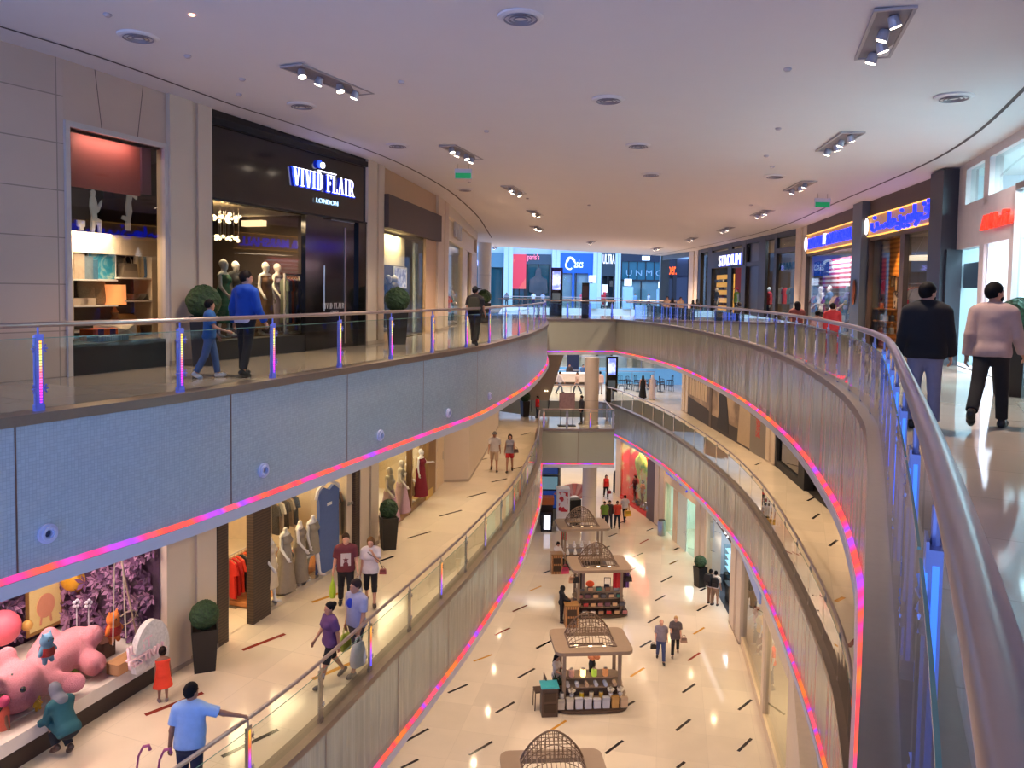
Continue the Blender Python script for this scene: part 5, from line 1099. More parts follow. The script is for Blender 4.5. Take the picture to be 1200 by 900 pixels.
b=MB();b.face([(U(1129),.05,z2_+.15),(U(1150),.05,z2_+.15),(U(1150),.05,4.55),(U(1129),.05,4.55)]);b.face([(U(1156),.05,z2_+.15),(wH,.05,z2_+.15),(wH,.05,4.55),(U(1156),.05,4.55)]);b.face([(U(1188),.05,.05),(wH,.05,.05),(wH,.05,z2_+.1),(U(1188),.05,z2_+.1)]);b.face([(.1,.05,.1),(U(1148),.05,.1),(U(1148),.05,z1_),(.1,.05,z1_)]);b.obj('window_glass',AQG,t)
b=MB();b.box(U(1188),wH,-.06,.1,z2_+.05,z2_+.17);b.obj('transom',STEEL,t);b=MB();b.box(U(1188),wH,-.05,.1,1.05,1.12);b.obj('push_bar',STEEL,t)
b=MB();b.box(U(1155),U(1157),-.02,.1,0,z1_);b.box(U(1181),U(1183),-.02,.1,0,z1_);b.obj('door_frame',mat('blue white door frame',(220,226,240),.4),t)
ua,za=S.q(1151,270,-.08);ub=U(1183,-.08);halo_text(t,'Al Mushin',S,ua,ub,za,.42,-.10,glow('red lit lettering',(255,50,30),1.),None,.06,.008,.25)
ub1,zb1_=S.q(1147,364,.3);b=MB();b.box(ub1-.1,ub1+.1,.3,.34,S.q(1147,362,.3)[1],S.q(1147,328,.3)[1]);b.obj('red_side_sign',glow('red side sign',(255,60,40),1.6),t)
b=MB();b.box(U(1128,.3),U(1148,.3),.3,.36,z1_-.9,z1_-.3);b.obj('blue_banner',mat('blue banner',(60,76,120),.5),t)
room(t,-.8,wH-.02,4.6,4.5,mat('bright white shop wall',(236,240,244),.5),WHITEP,fm=mat('white shop floor',(214,216,220),.12))
for i,(px,y_)in enumerate(((1160,3.6),(1177,3.4))):b=S.thing('pendant_lamp',['tall bright pendant in the doorway of the white shop','second pendant in the doorway of the white shop'][i],'lamp',U(px,2.5),2.5,2.9);q=MB();q.lathe([(.02,.5),(.05,.4),(.16,0)],14,caps=False);q.obj('shade',mat('white glowing shade',(240,244,255),.5,emit=(235,242,255),es=2.5),b);q=MB();q.tube([(0,0,.5),(0,0,1.7)],.008,5);q.obj('cord',STEEL,b)
lamp('AREA',S.w(wH*.5,1.9,4.4),700,(228,242,255),3.2,2,(0,0,S.rz))
lamp('AREA',S.w(wH*.75,1.2,4.3),120,(206,234,255),2.2,1,(0,0,S.rz))
lamp('SPOT',(7.6,13.2,4.6),330,(255,240,232),.1,None,Vector((2.2,1.6,-2.2)).to_track_quat('-Z','Y').to_euler(),'added_cladding_fill',82,.8)  # unseen spot added to brighten the mauve cladding
top_wall('wall_right','pale mauve wall continuing past the white shop',r1200,W2R[-1],0,5.5,[MAUVE])
S=Seg(W2R[0],r808,0);U=lambda px,y=0.:S.q(px,345,y)[0]
b=MB();b.box(-.4,0,-.1,.6,0,5.5);b.box(0,S.L,0,.3,4.3,5.5);o=b.obj('wall_right',mat('blue grey shop corner',(90,110,120),.4),None,S.loc,S.rz);tag(o,'blue grey corner panel after the dark sports shop','wall',None,'structure')
# ================================================================== skylit far side of the top level
FY=84.;S=Seg((-20,FY),(22,FY),0);q2=lambda px,py,y=0.:S.q(px,py,y)
PALE=mat('pale aqua wall',(206,226,228),.5);TEALG=glass('teal glass',(120,176,186),1.4)
def far_front(name,label,px0,px1,ytop,panel,zdoor,glassm,inner,inner_e=.5,sign=None,parts=()):
 u0,u1=q2(px0,345)[0],q2(px1,345)[0];zt_=q2((px0+px1)/2,ytop)[1]
 t=S.thing(name,label,'shopfront',u0,0,0);w=u1-u0
 if panel is not None:b=MB();b.box(0,w,-.15,.2,zdoor,zt_);b.obj('sign_panel',panel,t)
 b=MB();b.box(0,.2,-.1,.08,0,zt_);b.box(w-.2,w,-.1,.08,0,zt_);b.box(w*.5-.06,w*.5+.06,-.06,.1,0,zdoor);b.obj('frame',CHAR,t)
 b=MB();b.face([(.2,0,.05),(w-.2,0,.05),(w-.2,0,zdoor),(.2,0,zdoor)]);b.obj('window_glass',glassm,t)
 b=MB();b.box(.2,w-.2,1.5,1.6,0,zdoor);b.box(.2,w-.2,.05,1.5,0,.03);b.obj('interior',inner,t)
 if sign:sign(t,w,zdoor,zt_)
 return t,w,zt_,u0
b=MB();b.box(-12,60,.4,.7,0,12);o=b.obj('wall_back',PALE,None,S.loc,S.rz);tag(o,'pale aqua back wall of the skylit far shops','wall',None,'structure')
for i,(a,c)in enumerate(((590,600.5),(646,655.5),(694,703.5),(720,726))):
 u0,u1=q2(a,345)[0],q2(c,345)[0];b=MB();b.box(u0,u1,-.5,.4,0,8);b.box((u0+u1)/2-.03,(u0+u1)/2+.03,-.52,-.5,0,8,1);o=b.obj('pillar',[PALE,mat('painted rebate shadow',(150,180,186),.6)],None,S.loc,S.rz);tag(o,['pale pilaster left of the magenta shop','pale pilaster between the magenta shop and the blue shop','pale pilaster right of the blue shop','narrow pale pilaster left of the teal glass shop'][i],'pillar',None,'structure')  # darker strip paints a rebate's shadow on the flat pilaster face
def sg(txt,col,es,x0,x1,zf,zs,shear=0.):
 def f(t,w,zd,zt_):
  me=text_mesh(txt,1,.1,0.,'LEFT',shear);ww=max(v.co.x for v in me.vertices);me.transform(Matrix.Scale(w*(x1-x0)/ww,4,(1,0,0)));me.transform(Matrix.Scale((zt_-zd)*zs,4,(0,0,1)));me.materials.clear();me.materials.append(glow('far sign %s'%txt,col,es));link('name_lettering',me,t,(w*x0,-.22,zd+(zt_-zd)*zf))
 return f
far_front('shopfront','aqua glazed shopfront behind the round column',545,590,296,mat('dusty teal panel',(96,140,152),.5),4.2,TEALG,mat('amber shop interior',(196,176,150),.7,emit=(200,176,150),es=.35),sign=sg('LIVING',(170,170,255),2.5,.2,.45,.1,.5))
MAG=blotch('red and purple wall graphic',[(0,(200,50,70)),(.4,(224,60,70)),(.5,(110,60,170)),(.62,(230,90,60)),(1,(170,60,130))],.35,.5,'VORONOI',emit=.35)
t,w,zt_,u0=far_front('shopfront','narrow red and purple graphic shopfront far across the opening',600.5,616,298,MAG,1.9,TEALG,MAG)
t,w,zt_,u0=far_front('shopfront','dark grey shopfront with pink lettering and a person poster',616,645,298,mat('dark slate sign panel',(58,78,88),.5),4.6,TEALG,blotch('grey poster wall',[(0,(140,160,170)),(1,(190,206,212))],.5,.6,emit=.3),sign=sg("paris's",(255,120,150),1.2,.04,.52,.45,.8))
b=MB();px_=w*.5;b.prism([(px_-.55,.1),(px_-.5,1.4),(px_-1.0,1.6),(px_-.95,2.9),(px_-.35,3.3),(px_-.3,4.0),(px_,4.3),(px_+.3,4.0),(px_+.35,3.3),(px_+.95,2.9),(px_+1.05,1.5),(px_+.55,1.4),(px_+.6,.1)],-.1,-.05,ax='y');b.obj('poster_figure',blotch('grey poster figure',[(0,(30,34,38)),(.5,(66,70,74)),(1,(120,100,90))],.9,.6),t)
t,w,zt_,u0=far_front('shopfront','bright blue shopfront with white slanted sports lettering',655.5,694,297,mat('bright blue panel',(16,92,190),.4,emit=(10,80,190),es=.25),3.7,glass('pale glass',(225,235,240)),mat('pale sports interior',(196,196,186),.7,emit=(190,196,190),es=.3),sign=sg('asics',(235,245,255),.9,.42,.70,.28,.62,.2))
b=MB();b.tube([(w*.30+.42*math.cos(a)*(1+.25*math.sin(2*a)),-.24,3.7+(zt_-3.7)*.48+.62*math.sin(a))for a in np.linspace(.3,5.4,18)],[.13]*9+[.08]*9,6);b.obj('swirl_emblem',MATS['far sign asics'],t)
b=MB();b.box(w*.38,w*.44,-.2,.1,0,3.7);b.box(w*.86,w,-.18,.1,2.7,3.7);b.obj('blue_post',MATS['bright blue panel'],t)
t,w,zt_,u0=far_front('shopfront','black and white kiosk like shopfront with a red poster',703.5,720,297,mat('dark green grey panel',(44,60,66),.5),3.4,DARKG,mat('white lit interior',(210,214,220),.7,emit=(210,216,226),es=.3),sign=sg('ULTRA',(235,240,255),1.,.1,.95,.55,.6))
b=MB();b.box(.1,w*.48,-.3,-.2,.2,2.5);b.obj('light_box',mat('white light box',(235,240,250),.5,emit=(225,235,255),es=.7),t);b=MB();b.box(.25,w*.38,-.34,-.3,.3,1.7);b.obj('red_poster',mat('red poster',(200,30,50),.5,emit=(200,20,40),es=.3),t)
t,w,zt_,u0=far_front('shopfront','two storey teal glass shopfront with a dark top band',726,776,297,None,3.0,glass('clear far glass',(214,236,236)),mat('warm lit interior',(226,206,160),.7,emit=(230,206,160),es=.6))
b=MB();b.box(0,w,-.2,.2,zt_-.9,zt_);b.obj('top_band',mat('dark navy band',(26,40,56),.4),t);b=MB()
for k in range(6):b.box(w*k/5-.04,w*k/5+.04,-.08,.1,3.0,zt_-.9)
b.box(0,w,-.1,.1,2.95,3.1);b.obj('mullions',CHAR,t);b=MB();b.box(.1,w-.1,.02,.06,3.1,zt_-.9);b.obj('upper_glazing',mat('teal glazing',(52,110,122),.1),t)
letters('name_lettering','U N M G',.95,mat('pale frosted letters',(150,186,196),.5),t,(w*.13,-.05,3.5),.05,sx=1.1);b=MB();b.box(w*.5,w*.68,-.26,-.2,zt_-.75,zt_-.3);b.obj('lit_name_plate',glow('lit plate',(200,230,255),2.),t)
t,w,zt_,u0=far_front('shopfront','dark shopfront with glowing orange red lettering',776,790,299,mat('black navy panel',(26,30,42),.4),3.6,DARKG,mat('dim plum interior',(66,40,48),.7),sign=sg('Super.',(255,90,20),1.6,.02,1.1,.05,.85))
far_front('shopfront','reflective dark glass shopfront next to the glowing orange red lettering',790,822,299,None,5.4,glass('grey violet glass',(130,130,150),1.6),blotch('dim red interior',[(0,(60,70,84)),(.5,(96,70,84)),(.6,(150,44,56)),(1,(70,90,104))],.6,.6,emit=.12))
for i,(px,py)in enumerate(((694,327),(736,331),(776,334))):
 u_,z_=q2(px,py,-6);b=S.thing('cube_lantern',['white lit cube lantern on a pale pylon beside the blue shop','white lit cube lantern in front of the teal glass shop','white lit cube lantern near the orange red lettering'][i],'lantern',u_,-6,0);q=MB();q.box(-.32,.32,-.32,.32,z_-.34,z_+.34);q.obj('lamp_cube',glow('white lantern',(240,246,255),1.3),b);q=MB();q.box(-.5,.5,-.3,.3,0,z_-.45);q.obj('pylon',mat('pale blue pylon',(160,196,216),.4),b)
def totem(label,loc,rz,h,w,scr=(.55,.92)):
 t=thing('information_totem',label,'totem',loc,rz);b=MB();b.box(-w/2,w/2,-.15,.15,0,h);b.obj('casing',BLACK,t);b=MB();b.box(-w*.36,w*.3,-.17,-.15,h*scr[0],h*scr[1]);b.obj('screen',blotch('totem screen',[(0,(120,130,240)),(.5,(190,200,250)),(.6,(90,110,230)),(1,(220,225,255))],1.2,.4,emit=1.2),t);b=MB();b.box(-w*.36,w*.3,-.17,-.15,h*.3,h*.48);b.obj('lower_screen',mat('lower totem screen',(70,78,84),.2,emit=(70,86,96),es=.4),t);return t
totem('black information totem with a tall screen before the blue shop on the top level',(*P(653,372,0)[:1],50.5,0),.2,3.2,.8)
for i,(px,Y,lab)in enumerate(((686,47.8,'slim dark brown bollard sign on the far top level bridge'),)):
 x_=ray(px,350)[0]/ray(px,350)[1]*Y;b=thing('bollard_sign',lab,'sign',(x_,Y,0));q=MB();q.box(-.22,.22,-.12,.12,0,2.2);q.obj('casing',BLACKM,b);q=MB();q.box(-.18,.18,-.13,-.12,1.3,2.0);q.obj('face',mat('dark brown face',(70,46,44),.4),b)
 # ================================================================== middle level, plush rabbit window side
ST1=3.86
def wallseg(name,label,A,B,z0,h,m,y0=0.,y1=.35):
 s=Seg(A,B,z0);b=MB();b.box(0,s.L,y0,y1,0,h);b.box(-.002,s.L+.002,y0-.015,y0,0,.1,1);o=b.obj(name,[m,PLASTER_D],None,s.loc,s.rz);return tag(o,label,'wall',None,'structure')
def pier(label,A,B,z0,h,m=None,prot=.12):
 s=Seg(A,B,z0);w=s.L;b=MB();b.prism([(0,.4),(0,-prot),(w*.45,-prot),(w*.45,-prot*.3),(w*.6,-prot*.3),(w*.6,-prot*.8),(w,-prot*.8),(w,.4)],0,h);b.box(-.004,w+.004,-prot-.012,0,0,.09,1);o=b.obj('pillar',[m or PLASTER,PLASTER_D],None,s.loc,s.rz);return tag(o,label,'pillar',None,'structure')
def pl(px,py,z):x,y=P(px,py,z);return(x,y,z)
A_,B_=(-9.6,5.9),(-6.72,14.65);S=Seg(A_,B_,L1);wP=S.L;zs0=.62
t=S.thing('shopfront','toy filled display window with purple flower wall and white fur floor','shopfront')
b=MB();b.box(0,wP,-.04,.3,0,.34);b.obj('base',mat('dark brown plinth',(58,44,36),.5),t)
b=MB();b.box(0,wP,-.10,.3,.34,zs0-.06);b.obj('sill',mat('cream sill',(226,216,204),.4),t)
b=MB();n=6
for k in range(n):a,c=wP*(1-(k+1)*.2),wP*(1-k*.2);b.face([(max(a,0)+.006,.05,zs0-.08),(c-.006,.05,zs0-.08),(c-.006,.05,ST1),(max(a,0)+.006,.05,ST1)])if c>.1 else None
b.obj('window_glass',glass('clear display glass',(244,244,246),.8),t)
b=MB();b.box(0,wP,.3,2.6,zs0-.12,zs0-.04,0);b.obj('display_floor',mat('snow fur board',(226,216,206),.9),t)
room(t,.0,wP-.02,ST1,2.7,mat('deep purple backing',(72,44,78),.8),mat('dim display ceiling',(70,60,66),.8),z0=.1)
rnd=random.Random(11);fl=MB()
for i in range(1100):
 u_,z_=rnd.uniform(wP*.18,wP-.05),rnd.uniform(zs0+.1,ST1-.3);far=i%4==0;y_=2.62 if not far else rnd.uniform(.12,2.5)
 if far:u_=wP-.10
 r=rnd.uniform(.08,.20);m_=rnd.choice((0,0,1,1,2));a0=rnd.uniform(0,2)
 for k in range(5):
  a=a0+2*PI*k/5;ca,sa=math.cos(a),math.sin(a)
  if far:q=[(u_,y_,z_),(u_-.05,y_+r*.6*math.cos(a-.5),z_+r*.6*math.sin(a-.5)),(u_-.09,y_+r*ca,z_+r*sa),(u_-.05,y_+r*.6*math.cos(a+.5),z_+r*.6*math.sin(a+.5))]
  else:q=[(u_,y_,z_),(u_+r*.6*math.cos(a-.5),y_-.06,z_+r*.6*math.sin(a-.5)),(u_+r*ca,y_-.11,z_+r*sa),(u_+r*.6*math.cos(a+.5),y_-.06,z_+r*.6*math.sin(a+.5))]
  fl.face(q,m_)
tag(fl.obj('paper_flowers',[mat('violet paper',(112,74,120),.7),mat('lilac paper',(166,124,164),.7),mat('dark plum paper',(72,44,84),.7)],None,S.loc,S.rz),'wall of purple paper flowers behind the plush toys','paper flowers',None,'stuff')
FURP=blotch('pink plush fur',[(0,(200,112,128)),(.5,(226,146,158)),(1,(240,178,184))],60,.95,bump=.8)
zf=L1+zs0-.03
def V3(px,py,dz):x,y=P(px,py,zf+dz);return np.array([x,y,zf+dz])
def plush(name,label,prims,m,h,extra=()):
 r=thing(name,label,'plush toy',tuple(prims[0]['a']));o=skin_obj('body',prims,h,m,None);o.parent=r;o.location=-Vector(r.location)
 for nm,b,mm in extra:e=b.obj(nm,mm,r,smooth='all');e.location=-Vector(r.location)
 return r
hd,bd,bl=V3(18,806,.40),V3(62,775,.42),V3(88,758,.42)
pr=[prim(hd,hd,.40,.40,k=.15),prim(hd*.4+bd*.6,bl,.30,.35,k=.14),prim(bl,V3(108,745,.62),.20,.19,k=.09),prim(bl+np.array([.1,-.15,-.05]),V3(110,778,.24),.20,.20,k=.09),prim(V3(40,802,.3),V3(88,800,.22),.19,.16,k=.12),prim(V3(45,768,.5),V3(58,745,.75),.18,.15,k=.12),prim(hd,V3(-14,800,.75),.12,.14,k=.1),prim(hd,V3(8,768,.85),.12,.14,k=.1)]
ex=[]
for px,py,m_ in((10,812,'plush nose'),):e=MB();c=V3(px-6,py+10,.42);e.ell(tuple(c),.09,10,8);ex.append(('nose',e,mat('hot pink felt',(226,80,130),.8)))
e=MB()
for px,py in((14,792),(27,808)):c=V3(px,py,.70);e.ell(tuple(c),.045,8,6)
ex.append(('eyes',e,mat('black button',(20,18,20),.2)))
plush('giant_plush_animal','giant pink plush animal lying on its back in the display window',pr,FURP,.045,ex)
def little(name,label,px,py,hgt,col,ears=True,vest=None,dz=0.,beak=None,wings=False):
 c=V3(px,py,dz);k=hgt;r=thing(name,label,'plush toy',tuple(c));m=mat('plush_%d_%d_%d'%col,col,.95,var=.15,scale=30,bump=.5)
 A3=lambda x,y,z:np.array([x,y,z])*k;yw=S.rz;ps=[prim(A3(0,0,.34),A3(0,0,.42),.22*k,.19*k,k=.06*k),prim(A3(0,0,.72),A3(0,0,.74),.21*k,.2*k,k=.05*k)]
 for sx in(-1,1):
  ps+=[prim(A3(sx*.1,-.02,.22),A3(sx*.13,-.06,.05),.09*k,.08*k,k=.05*k),prim(A3(sx*.18,0,.5),A3(sx*.30,-.04,.34),.075*k,.06*k,k=.05*k)]
  if ears:ps.append(prim(A3(sx*.12,0,.88),A3(sx*.16,0,1.0),.06*k,.03*k,k=.03*k))
 skin_obj('body',ps,k*.05,m,r)
 e=MB();[e.ell((sx*.08*k,-.19*k,.77*k),.028*k,8,6)for sx in(-1,1)];e.obj('eyes',MATS['black button'],r)
 if vest:v=MB();v.lathe([(.225*k,.25*k),(.245*k,.36*k),(.21*k,.52*k)],16,caps=False);v.obj('vest',mat('felt_%d_%d_%d'%vest,vest,.9),r,smooth=True)
 if beak:v=MB();v.lathe([(.001,.0),(.05*k,.0),(.001,.12*k)],10);o=v.obj('beak',mat('felt_%d_%d_%d'%beak,beak,.9),r);o.location=(0,-.17*k,.70*k);o.rotation_euler.x=PI/2
 r.rotation_euler.z=S.rz;return r
little('plush_monster','small blue plush monster in a red vest sitting on the giant pink plush',55,776,.52,(110,160,196),True,(170,40,44),.70)
little('plush_bird','small green plush bird beside the giant pink plush',86,797,.42,(120,160,60),False,None,.0,(230,170,50))
little('plush_rabbit','orange plush rabbit with a red vest hanging from a swing rope',133,752,.60,(236,130,50),True,(180,36,30),.35)
little('plush_duck','little yellow plush duck lying by the kneeling visitor',44,832,.26,(250,180,50),False,None,.02,(236,120,30))
b=MB();c0=V3(140,752,.9)
for dx in(-.14,.14):b.tube([tuple(c0+np.array([dx*S.d[0],dx*S.d[1],0])),tuple(c0+np.array([dx*.4*S.d[0],dx*.4*S.d[1],2.2]))],.012,6)
tag(b.obj('swing_rope',mat('pale rope',(206,186,160),.8)),'pale swing ropes holding the orange plush rabbit','rope')
b=MB();c0=V3(160,745,.2);b.tube([tuple(c0),(c0[0]-.2,c0[1]-.5,c0[2]+2.6)],.016,6);[b.tube([tuple(c0+np.array([.22*sx*(1-math.cos(a))*S.d[0],.22*sx*(1-math.cos(a))*S.d[1],.45+.12*math.sin(a)]))for a in np.linspace(0,2*PI,12)],.012,5)for sx in(-1,1)]
tag(b.obj('twine_bow',MATS['pale rope']),'long pale twine tied in a bow near the fan shaped ornament','twine')
b=MB();b.prism([(.42*math.cos(a),.62*math.sin(a))for a in np.linspace(-.35,PI+.35,22)],-.06,.06,ax='y');c0=V3(176,765,.25);tag(b.obj('white_lace_ornament',blotch('white lace',[(0,(170,166,160)),(.5,(216,210,204)),(1,(240,236,230))],22,.8),None,tuple(c0),S.rz,merge=True),'large white fan shaped lace ornament at the window end','ornament')
box_item('carton','small brown carton under the white festival lettering','box',tuple(V3(147,782,0)),(.62,.3,.2),mat('kraft card',(186,140,96),.8),S.rz)
box_item('carton','dark brown bucket shaped box left of the festival lettering','box',tuple(V3(121,768,0)),(.32,.32,.30),mat('dark card',(84,46,30),.8),S.rz)
t2=S.thing('festival_sign','pink white free standing festival lettering in the display window','sign',0,0,0);t2.location=tuple(V3(143,784,.2));t2.rotation_euler=(0,math.radians(-4),S.rz-.05)
SGM=mat('pale pink letters',(240,204,206),.5);letters('lettering','JUST',.27,SGM,t2,(.04,-.1,.19),.05,.004);letters('lettering','FESTIVAL',.21,SGM,t2,(0,-.16,0),.05,.004)
u_,z_=S.q(55,735,2.4);t3=framed('framed_picture','gold framed picture of an odd round creature on the flower wall','picture',S,u_,z_,.72,.86,blotch('cream paper',[(0,(226,206,130)),(1,(240,224,160))],3,.7),mat('gilt frame',(170,130,70),.4,.5),2.45,.06)
b=MB();b.prism([(.2*math.cos(a),.44+.24*math.sin(a))for a in np.linspace(0,2*PI,18)[:-1]],-.035,-.02,ax='y');b.prism([(-.14,.08),(-.1,.08),(-.08,.24),(-.12,.24)],-.035,-.02,ax='y');b.prism([(.1,.08),(.14,.08),(.12,.24),(.08,.24)],-.035,-.02,ax='y');b.obj('creature_drawing',mat('peach print',(214,150,120),.7),t3)
u_,z_=S.q(96,712,2.4);framed('framed_picture','small yellow framed picture with black mount on the flower wall','picture',S,u_,z_,.34,.5,mat('yellow print',(236,190,60),.6),BLACKM,2.45,.08)
for px,py,rr,c,lab in((90,676,.3,(230,170,40),'large golden yellow ball above the pictures'),(2,736,.32,(236,110,130),'large coral pink ball at the near end of the flower wall'),(32,733,.1,(216,170,90),'small brass ball on the flower wall')):
 u_,z_=S.q(px,py,2.2);b=MB();b.ell((0,0,0),rr,18,12);tag(b.obj('hanging_ball',mat('ball_%d_%d_%d'%c,c,.5),None,S.w(u_,2.2,z_),smooth='all'),lab,'ball')
u_,z_=S.q(128,700,2.0);b=MB();xs=np.linspace(0,.28,9);b.strip([(x,.05*math.sin(x*40),0)for x in xs],[(x,.05*math.sin(x*40),1.5)for x in xs]);tag(b.obj('red_drape',cloth((150,30,44)),None,S.w(u_,2.3,z_-.4),S.rz),'narrow red drape hanging on the flower wall','drape')
for i,px in enumerate((90,104)):
 c0=V3(px,740,.3);b=MB();b.tube([(0,0,0),(0,0,.5)],.012,6)
 for k in range(5):a=2*PI*k/5;b.ell((.06*math.cos(a),0,.55+.06*math.sin(a)),.035,8,6)
 tag(b.obj('felt_flower',mat('ice white felt',(220,220,236),.7),None,tuple(c0),S.rz),['white felt flower on a stem behind the green bird','white felt flower on a stem nearer the swing'][i],'flower')
lamp('AREA',S.w(wP*.72,1.0,ST1-.1),170,(255,222,206),3.4,1.0,(0,0,S.rz));lamp('AREA',S.w(wP*.4,1.0,ST1-.1),70,(255,206,190),3.,1.0,(0,0,S.rz))
pier('beige pillar between the plush window and the dark framed doorway',B_,(-6.2,15.85),L1,ST1)
A_,B_=(-6.2,15.85),(-4.35,21.6);S=Seg(A_,B_,L1);wD=S.L;U=lambda px,py=700,y=0.:S.q(px,py,y)[0]
OAK=blotch('dark oak portal',[(0,(58,44,36)),(1,(84,66,54))],5,.5,'Z',dist=2)
t=S.thing('shopfront','dark oak framed dress shopfront with open doorway and headless mannequins','shopfront')
u1,u2=U(268,740,-.12),U(297,730,-.12);u3=U(312,720)
b=MB();b.box(0,u1,-.12,.06,0,ST1);b.box(u2,u3,-.12,.06,0,ST1);b.box(u1,u2,-.12,.06,3.15,ST1);b.obj('portal',OAK,t)
b=MB();b.box(u3,wD-.25,-.04,.2,0,.16);b.obj('kerb',mat('pale stone kerb',(214,200,176),.4),t)
ug=wD-.55;b=MB();b.face([(u3,.04,.16),(ug,.04,.16),(ug,.04,ST1),(u3,.04,ST1)]);b.obj('window_glass',SHOPG,t)
b=MB();b.box(u3,ug,.2,2.2,.05,.15);b.obj('timber_platform',blotch('orange timber',[(0,(176,110,60)),(1,(206,140,84))],4,.4,'X',dist=3),t)
b=MB();b.box(wD-.25,wD,-.1,.1,0,ST1);b.obj('end_post',OAK,t)
b=MB();b.box(ug,wD-.25,.0,.2,0,ST1);b.obj('side_wall',PLASTER,t)
letters('steel_lettering','desert',.17,mat('steel script',(190,186,180),.3,.9),t,(ug+.02,-.02,1.55),.03)
room(t,.02,wD-.02,ST1,5.0,mat('cream dress shop wall',(222,206,180),.7),WHITEP,fm=FLOOR1)
def mann(label,px,py,outfit,face=-100,pose=None,H=1.75,group='headless mannequins in the dress shop window',z=.15,hl=1):
 x,y=P(px,py,L1+z);o=dict(headless=hl);o.update(outfit);return mannequin(label,(x,y,L1+z),math.degrees(S.rz)+face,o,pose,group,H)
GREY=(150,138,122)
mann('headless mannequin in a long grey gown nearest the doorway pillar',334,694,dict(bottom=GREY,bottom_kind='dress',flare=.30,bhem=.05),-85)
mann('headless mannequin in a long grey gown standing second behind',351,684,dict(bottom=(140,128,112),bottom_kind='dress',flare=.26,bhem=.08),-70)
mann('headless mannequin in a short grey shift dress',366,676,dict(bottom=(146,136,118),bottom_kind='dress',flare=.20,bhem=.62),-95,dict(legs=((10,0),(-8,0)),arms=((-6,10,14),(6,12,20))))
mann('headless mannequin in pale cloth half hidden by the doorway pillar',316,708,dict(bottom=(206,190,164),bottom_kind='dress',flare=.22,bhem=.4),-80)
x,y=P(384,668,L1+.15);gh=thing('giant_hanger','oversized white hanger carrying a tall blue dress','display',(x,y,L1+.15),S.rz-.1)
b=MB();b.tube([(-.5,0,2.0),(-.42,0,2.22),(0,0,2.42),(.42,0,2.22),(.5,0,2.0)],.045,8);b.tube([(0,0,2.42),(0,0,2.52),(.06,0,2.60),(.02,0,2.66)],.02,6);b.obj('hanger',WHITEG,gh,smooth='all')
b=MB();b.prism([(-.46,0),(.46,0),(.40,1.6),(.42,2.1),(.2,2.26),(0,2.16),(-.2,2.26),(-.42,2.1),(-.40,1.6)],-.05,.05,ax='y');b.obj('dress',cloth((84,104,150)),gh)
b=MB();b.box(-.1,.1,-.056,-.05,1.75,1.83);b.obj('label_patch',WHITEP,gh)
rail_of_clothes('pale clothes rack at the end of the dress shop window',S,U(383,660,.35),U(396,655,.35),.35,2.15,[((214,190,150),'sand'),((226,206,176),'cream'),((206,180,150),'biscuit'),((120,96,90),'mushroom'),((216,150,110),'peach'),((230,220,200),'ivory')],'pale clothes in the dress shop',1.3)
rail_of_clothes('striped clothes rack behind the grey gowns',S,U(318,700,1.7),U(346,690,1.7),1.7,1.85,[((60,60,62),'charcoal'),((200,196,190),'white'),((70,70,74),'black striped'),((150,140,130),'stone'),((50,70,100),'navy')],'striped clothes in the dress shop',.9)
x,y=P(352,655,L1+.6);t4=thing('display_table','display table with folded red and white clothes behind the mannequins','table',(x,y,L1),S.rz);b=MB();b.box(-.6,.6,-.35,.35,.72,.78);b.obj('table_top',WHITEP,t4)
for sx in(-.55,.55):
 for sy in(-.3,.3):b=MB();b.box(sx-.03,sx+.03,sy-.03,sy+.03,0,.72);b.obj('leg',WHITEP,t4)
for i,(dx,c)in enumerate(((-.4,(200,60,50)),(0,(230,220,210)),(.4,(214,90,60)))):box_item('folded_shirt',['red folded shirts on the table behind the mannequins','white folded shirts on the table behind the mannequins','orange folded shirts on the table behind the mannequins'][i],'clothing',(x+dx*S.d[0],y+dx*S.d[1],L1+.78),(.3,.4,.12),paint(c,.9),S.rz)
rail_of_clothes('low rack of red clothes inside the dark oak doorway',S,U(268,715,1.0),U(299,700,1.0),1.0,1.25,[((206,40,30),'scarlet'),((190,30,26),'red'),((214,56,34),'vermilion'),((40,34,36),'black'),((222,96,40),'orange'),((200,36,30),'crimson'),((190,30,30),'ruby')],'red clothes inside the doorway',.9)
rail_of_clothes('high rail of hanging clothes inside the dark oak doorway',S,U(266,640,1.5),U(300,630,1.5),1.5,3.1,[((40,80,150),'blue'),((90,70,60),'brown'),((226,214,200),'cream'),((200,40,36),'red'),((190,36,34),'dark red'),((210,60,40),'tomato')],'upper clothes inside the doorway',.8,False)
lamp('AREA',S.w(wD*.5,1.4,ST1-.08),150,(255,220,170),3.6,1.2,(0,0,S.rz));lamp('AREA',S.w((u1+u2)/2,1.6,ST1-.1),60,(255,232,196),1.,1.4,(0,0,S.rz))
pier('beige pillar beside the topiary between the two dress shops',B_,(-4.0,22.7),L1,ST1)
A_,B_=(-4.0,22.7),(-2.85,28.6);S=Seg(A_,B_,L1);wE=S.L;U=lambda px,py=600,y=0.:S.q(px,py,y)[0]
t=S.thing('shopfront','gold trimmed gown shopfront with lilac gowns and one maroon gown','shopfront')
um=U(481,605);ue=U(500,580)
b=MB();b.box(0,wE,-.03,.15,0,.14);b.box(0,.1,-.05,.2,0,ST1);b.box(um-.05,um+.05,-.04,.15,0,ST1);b.box(ue,wE,-.06,.3,0,ST1);b.obj('frame',mat('bronze gold trim',(150,116,76),.35,.5),t)
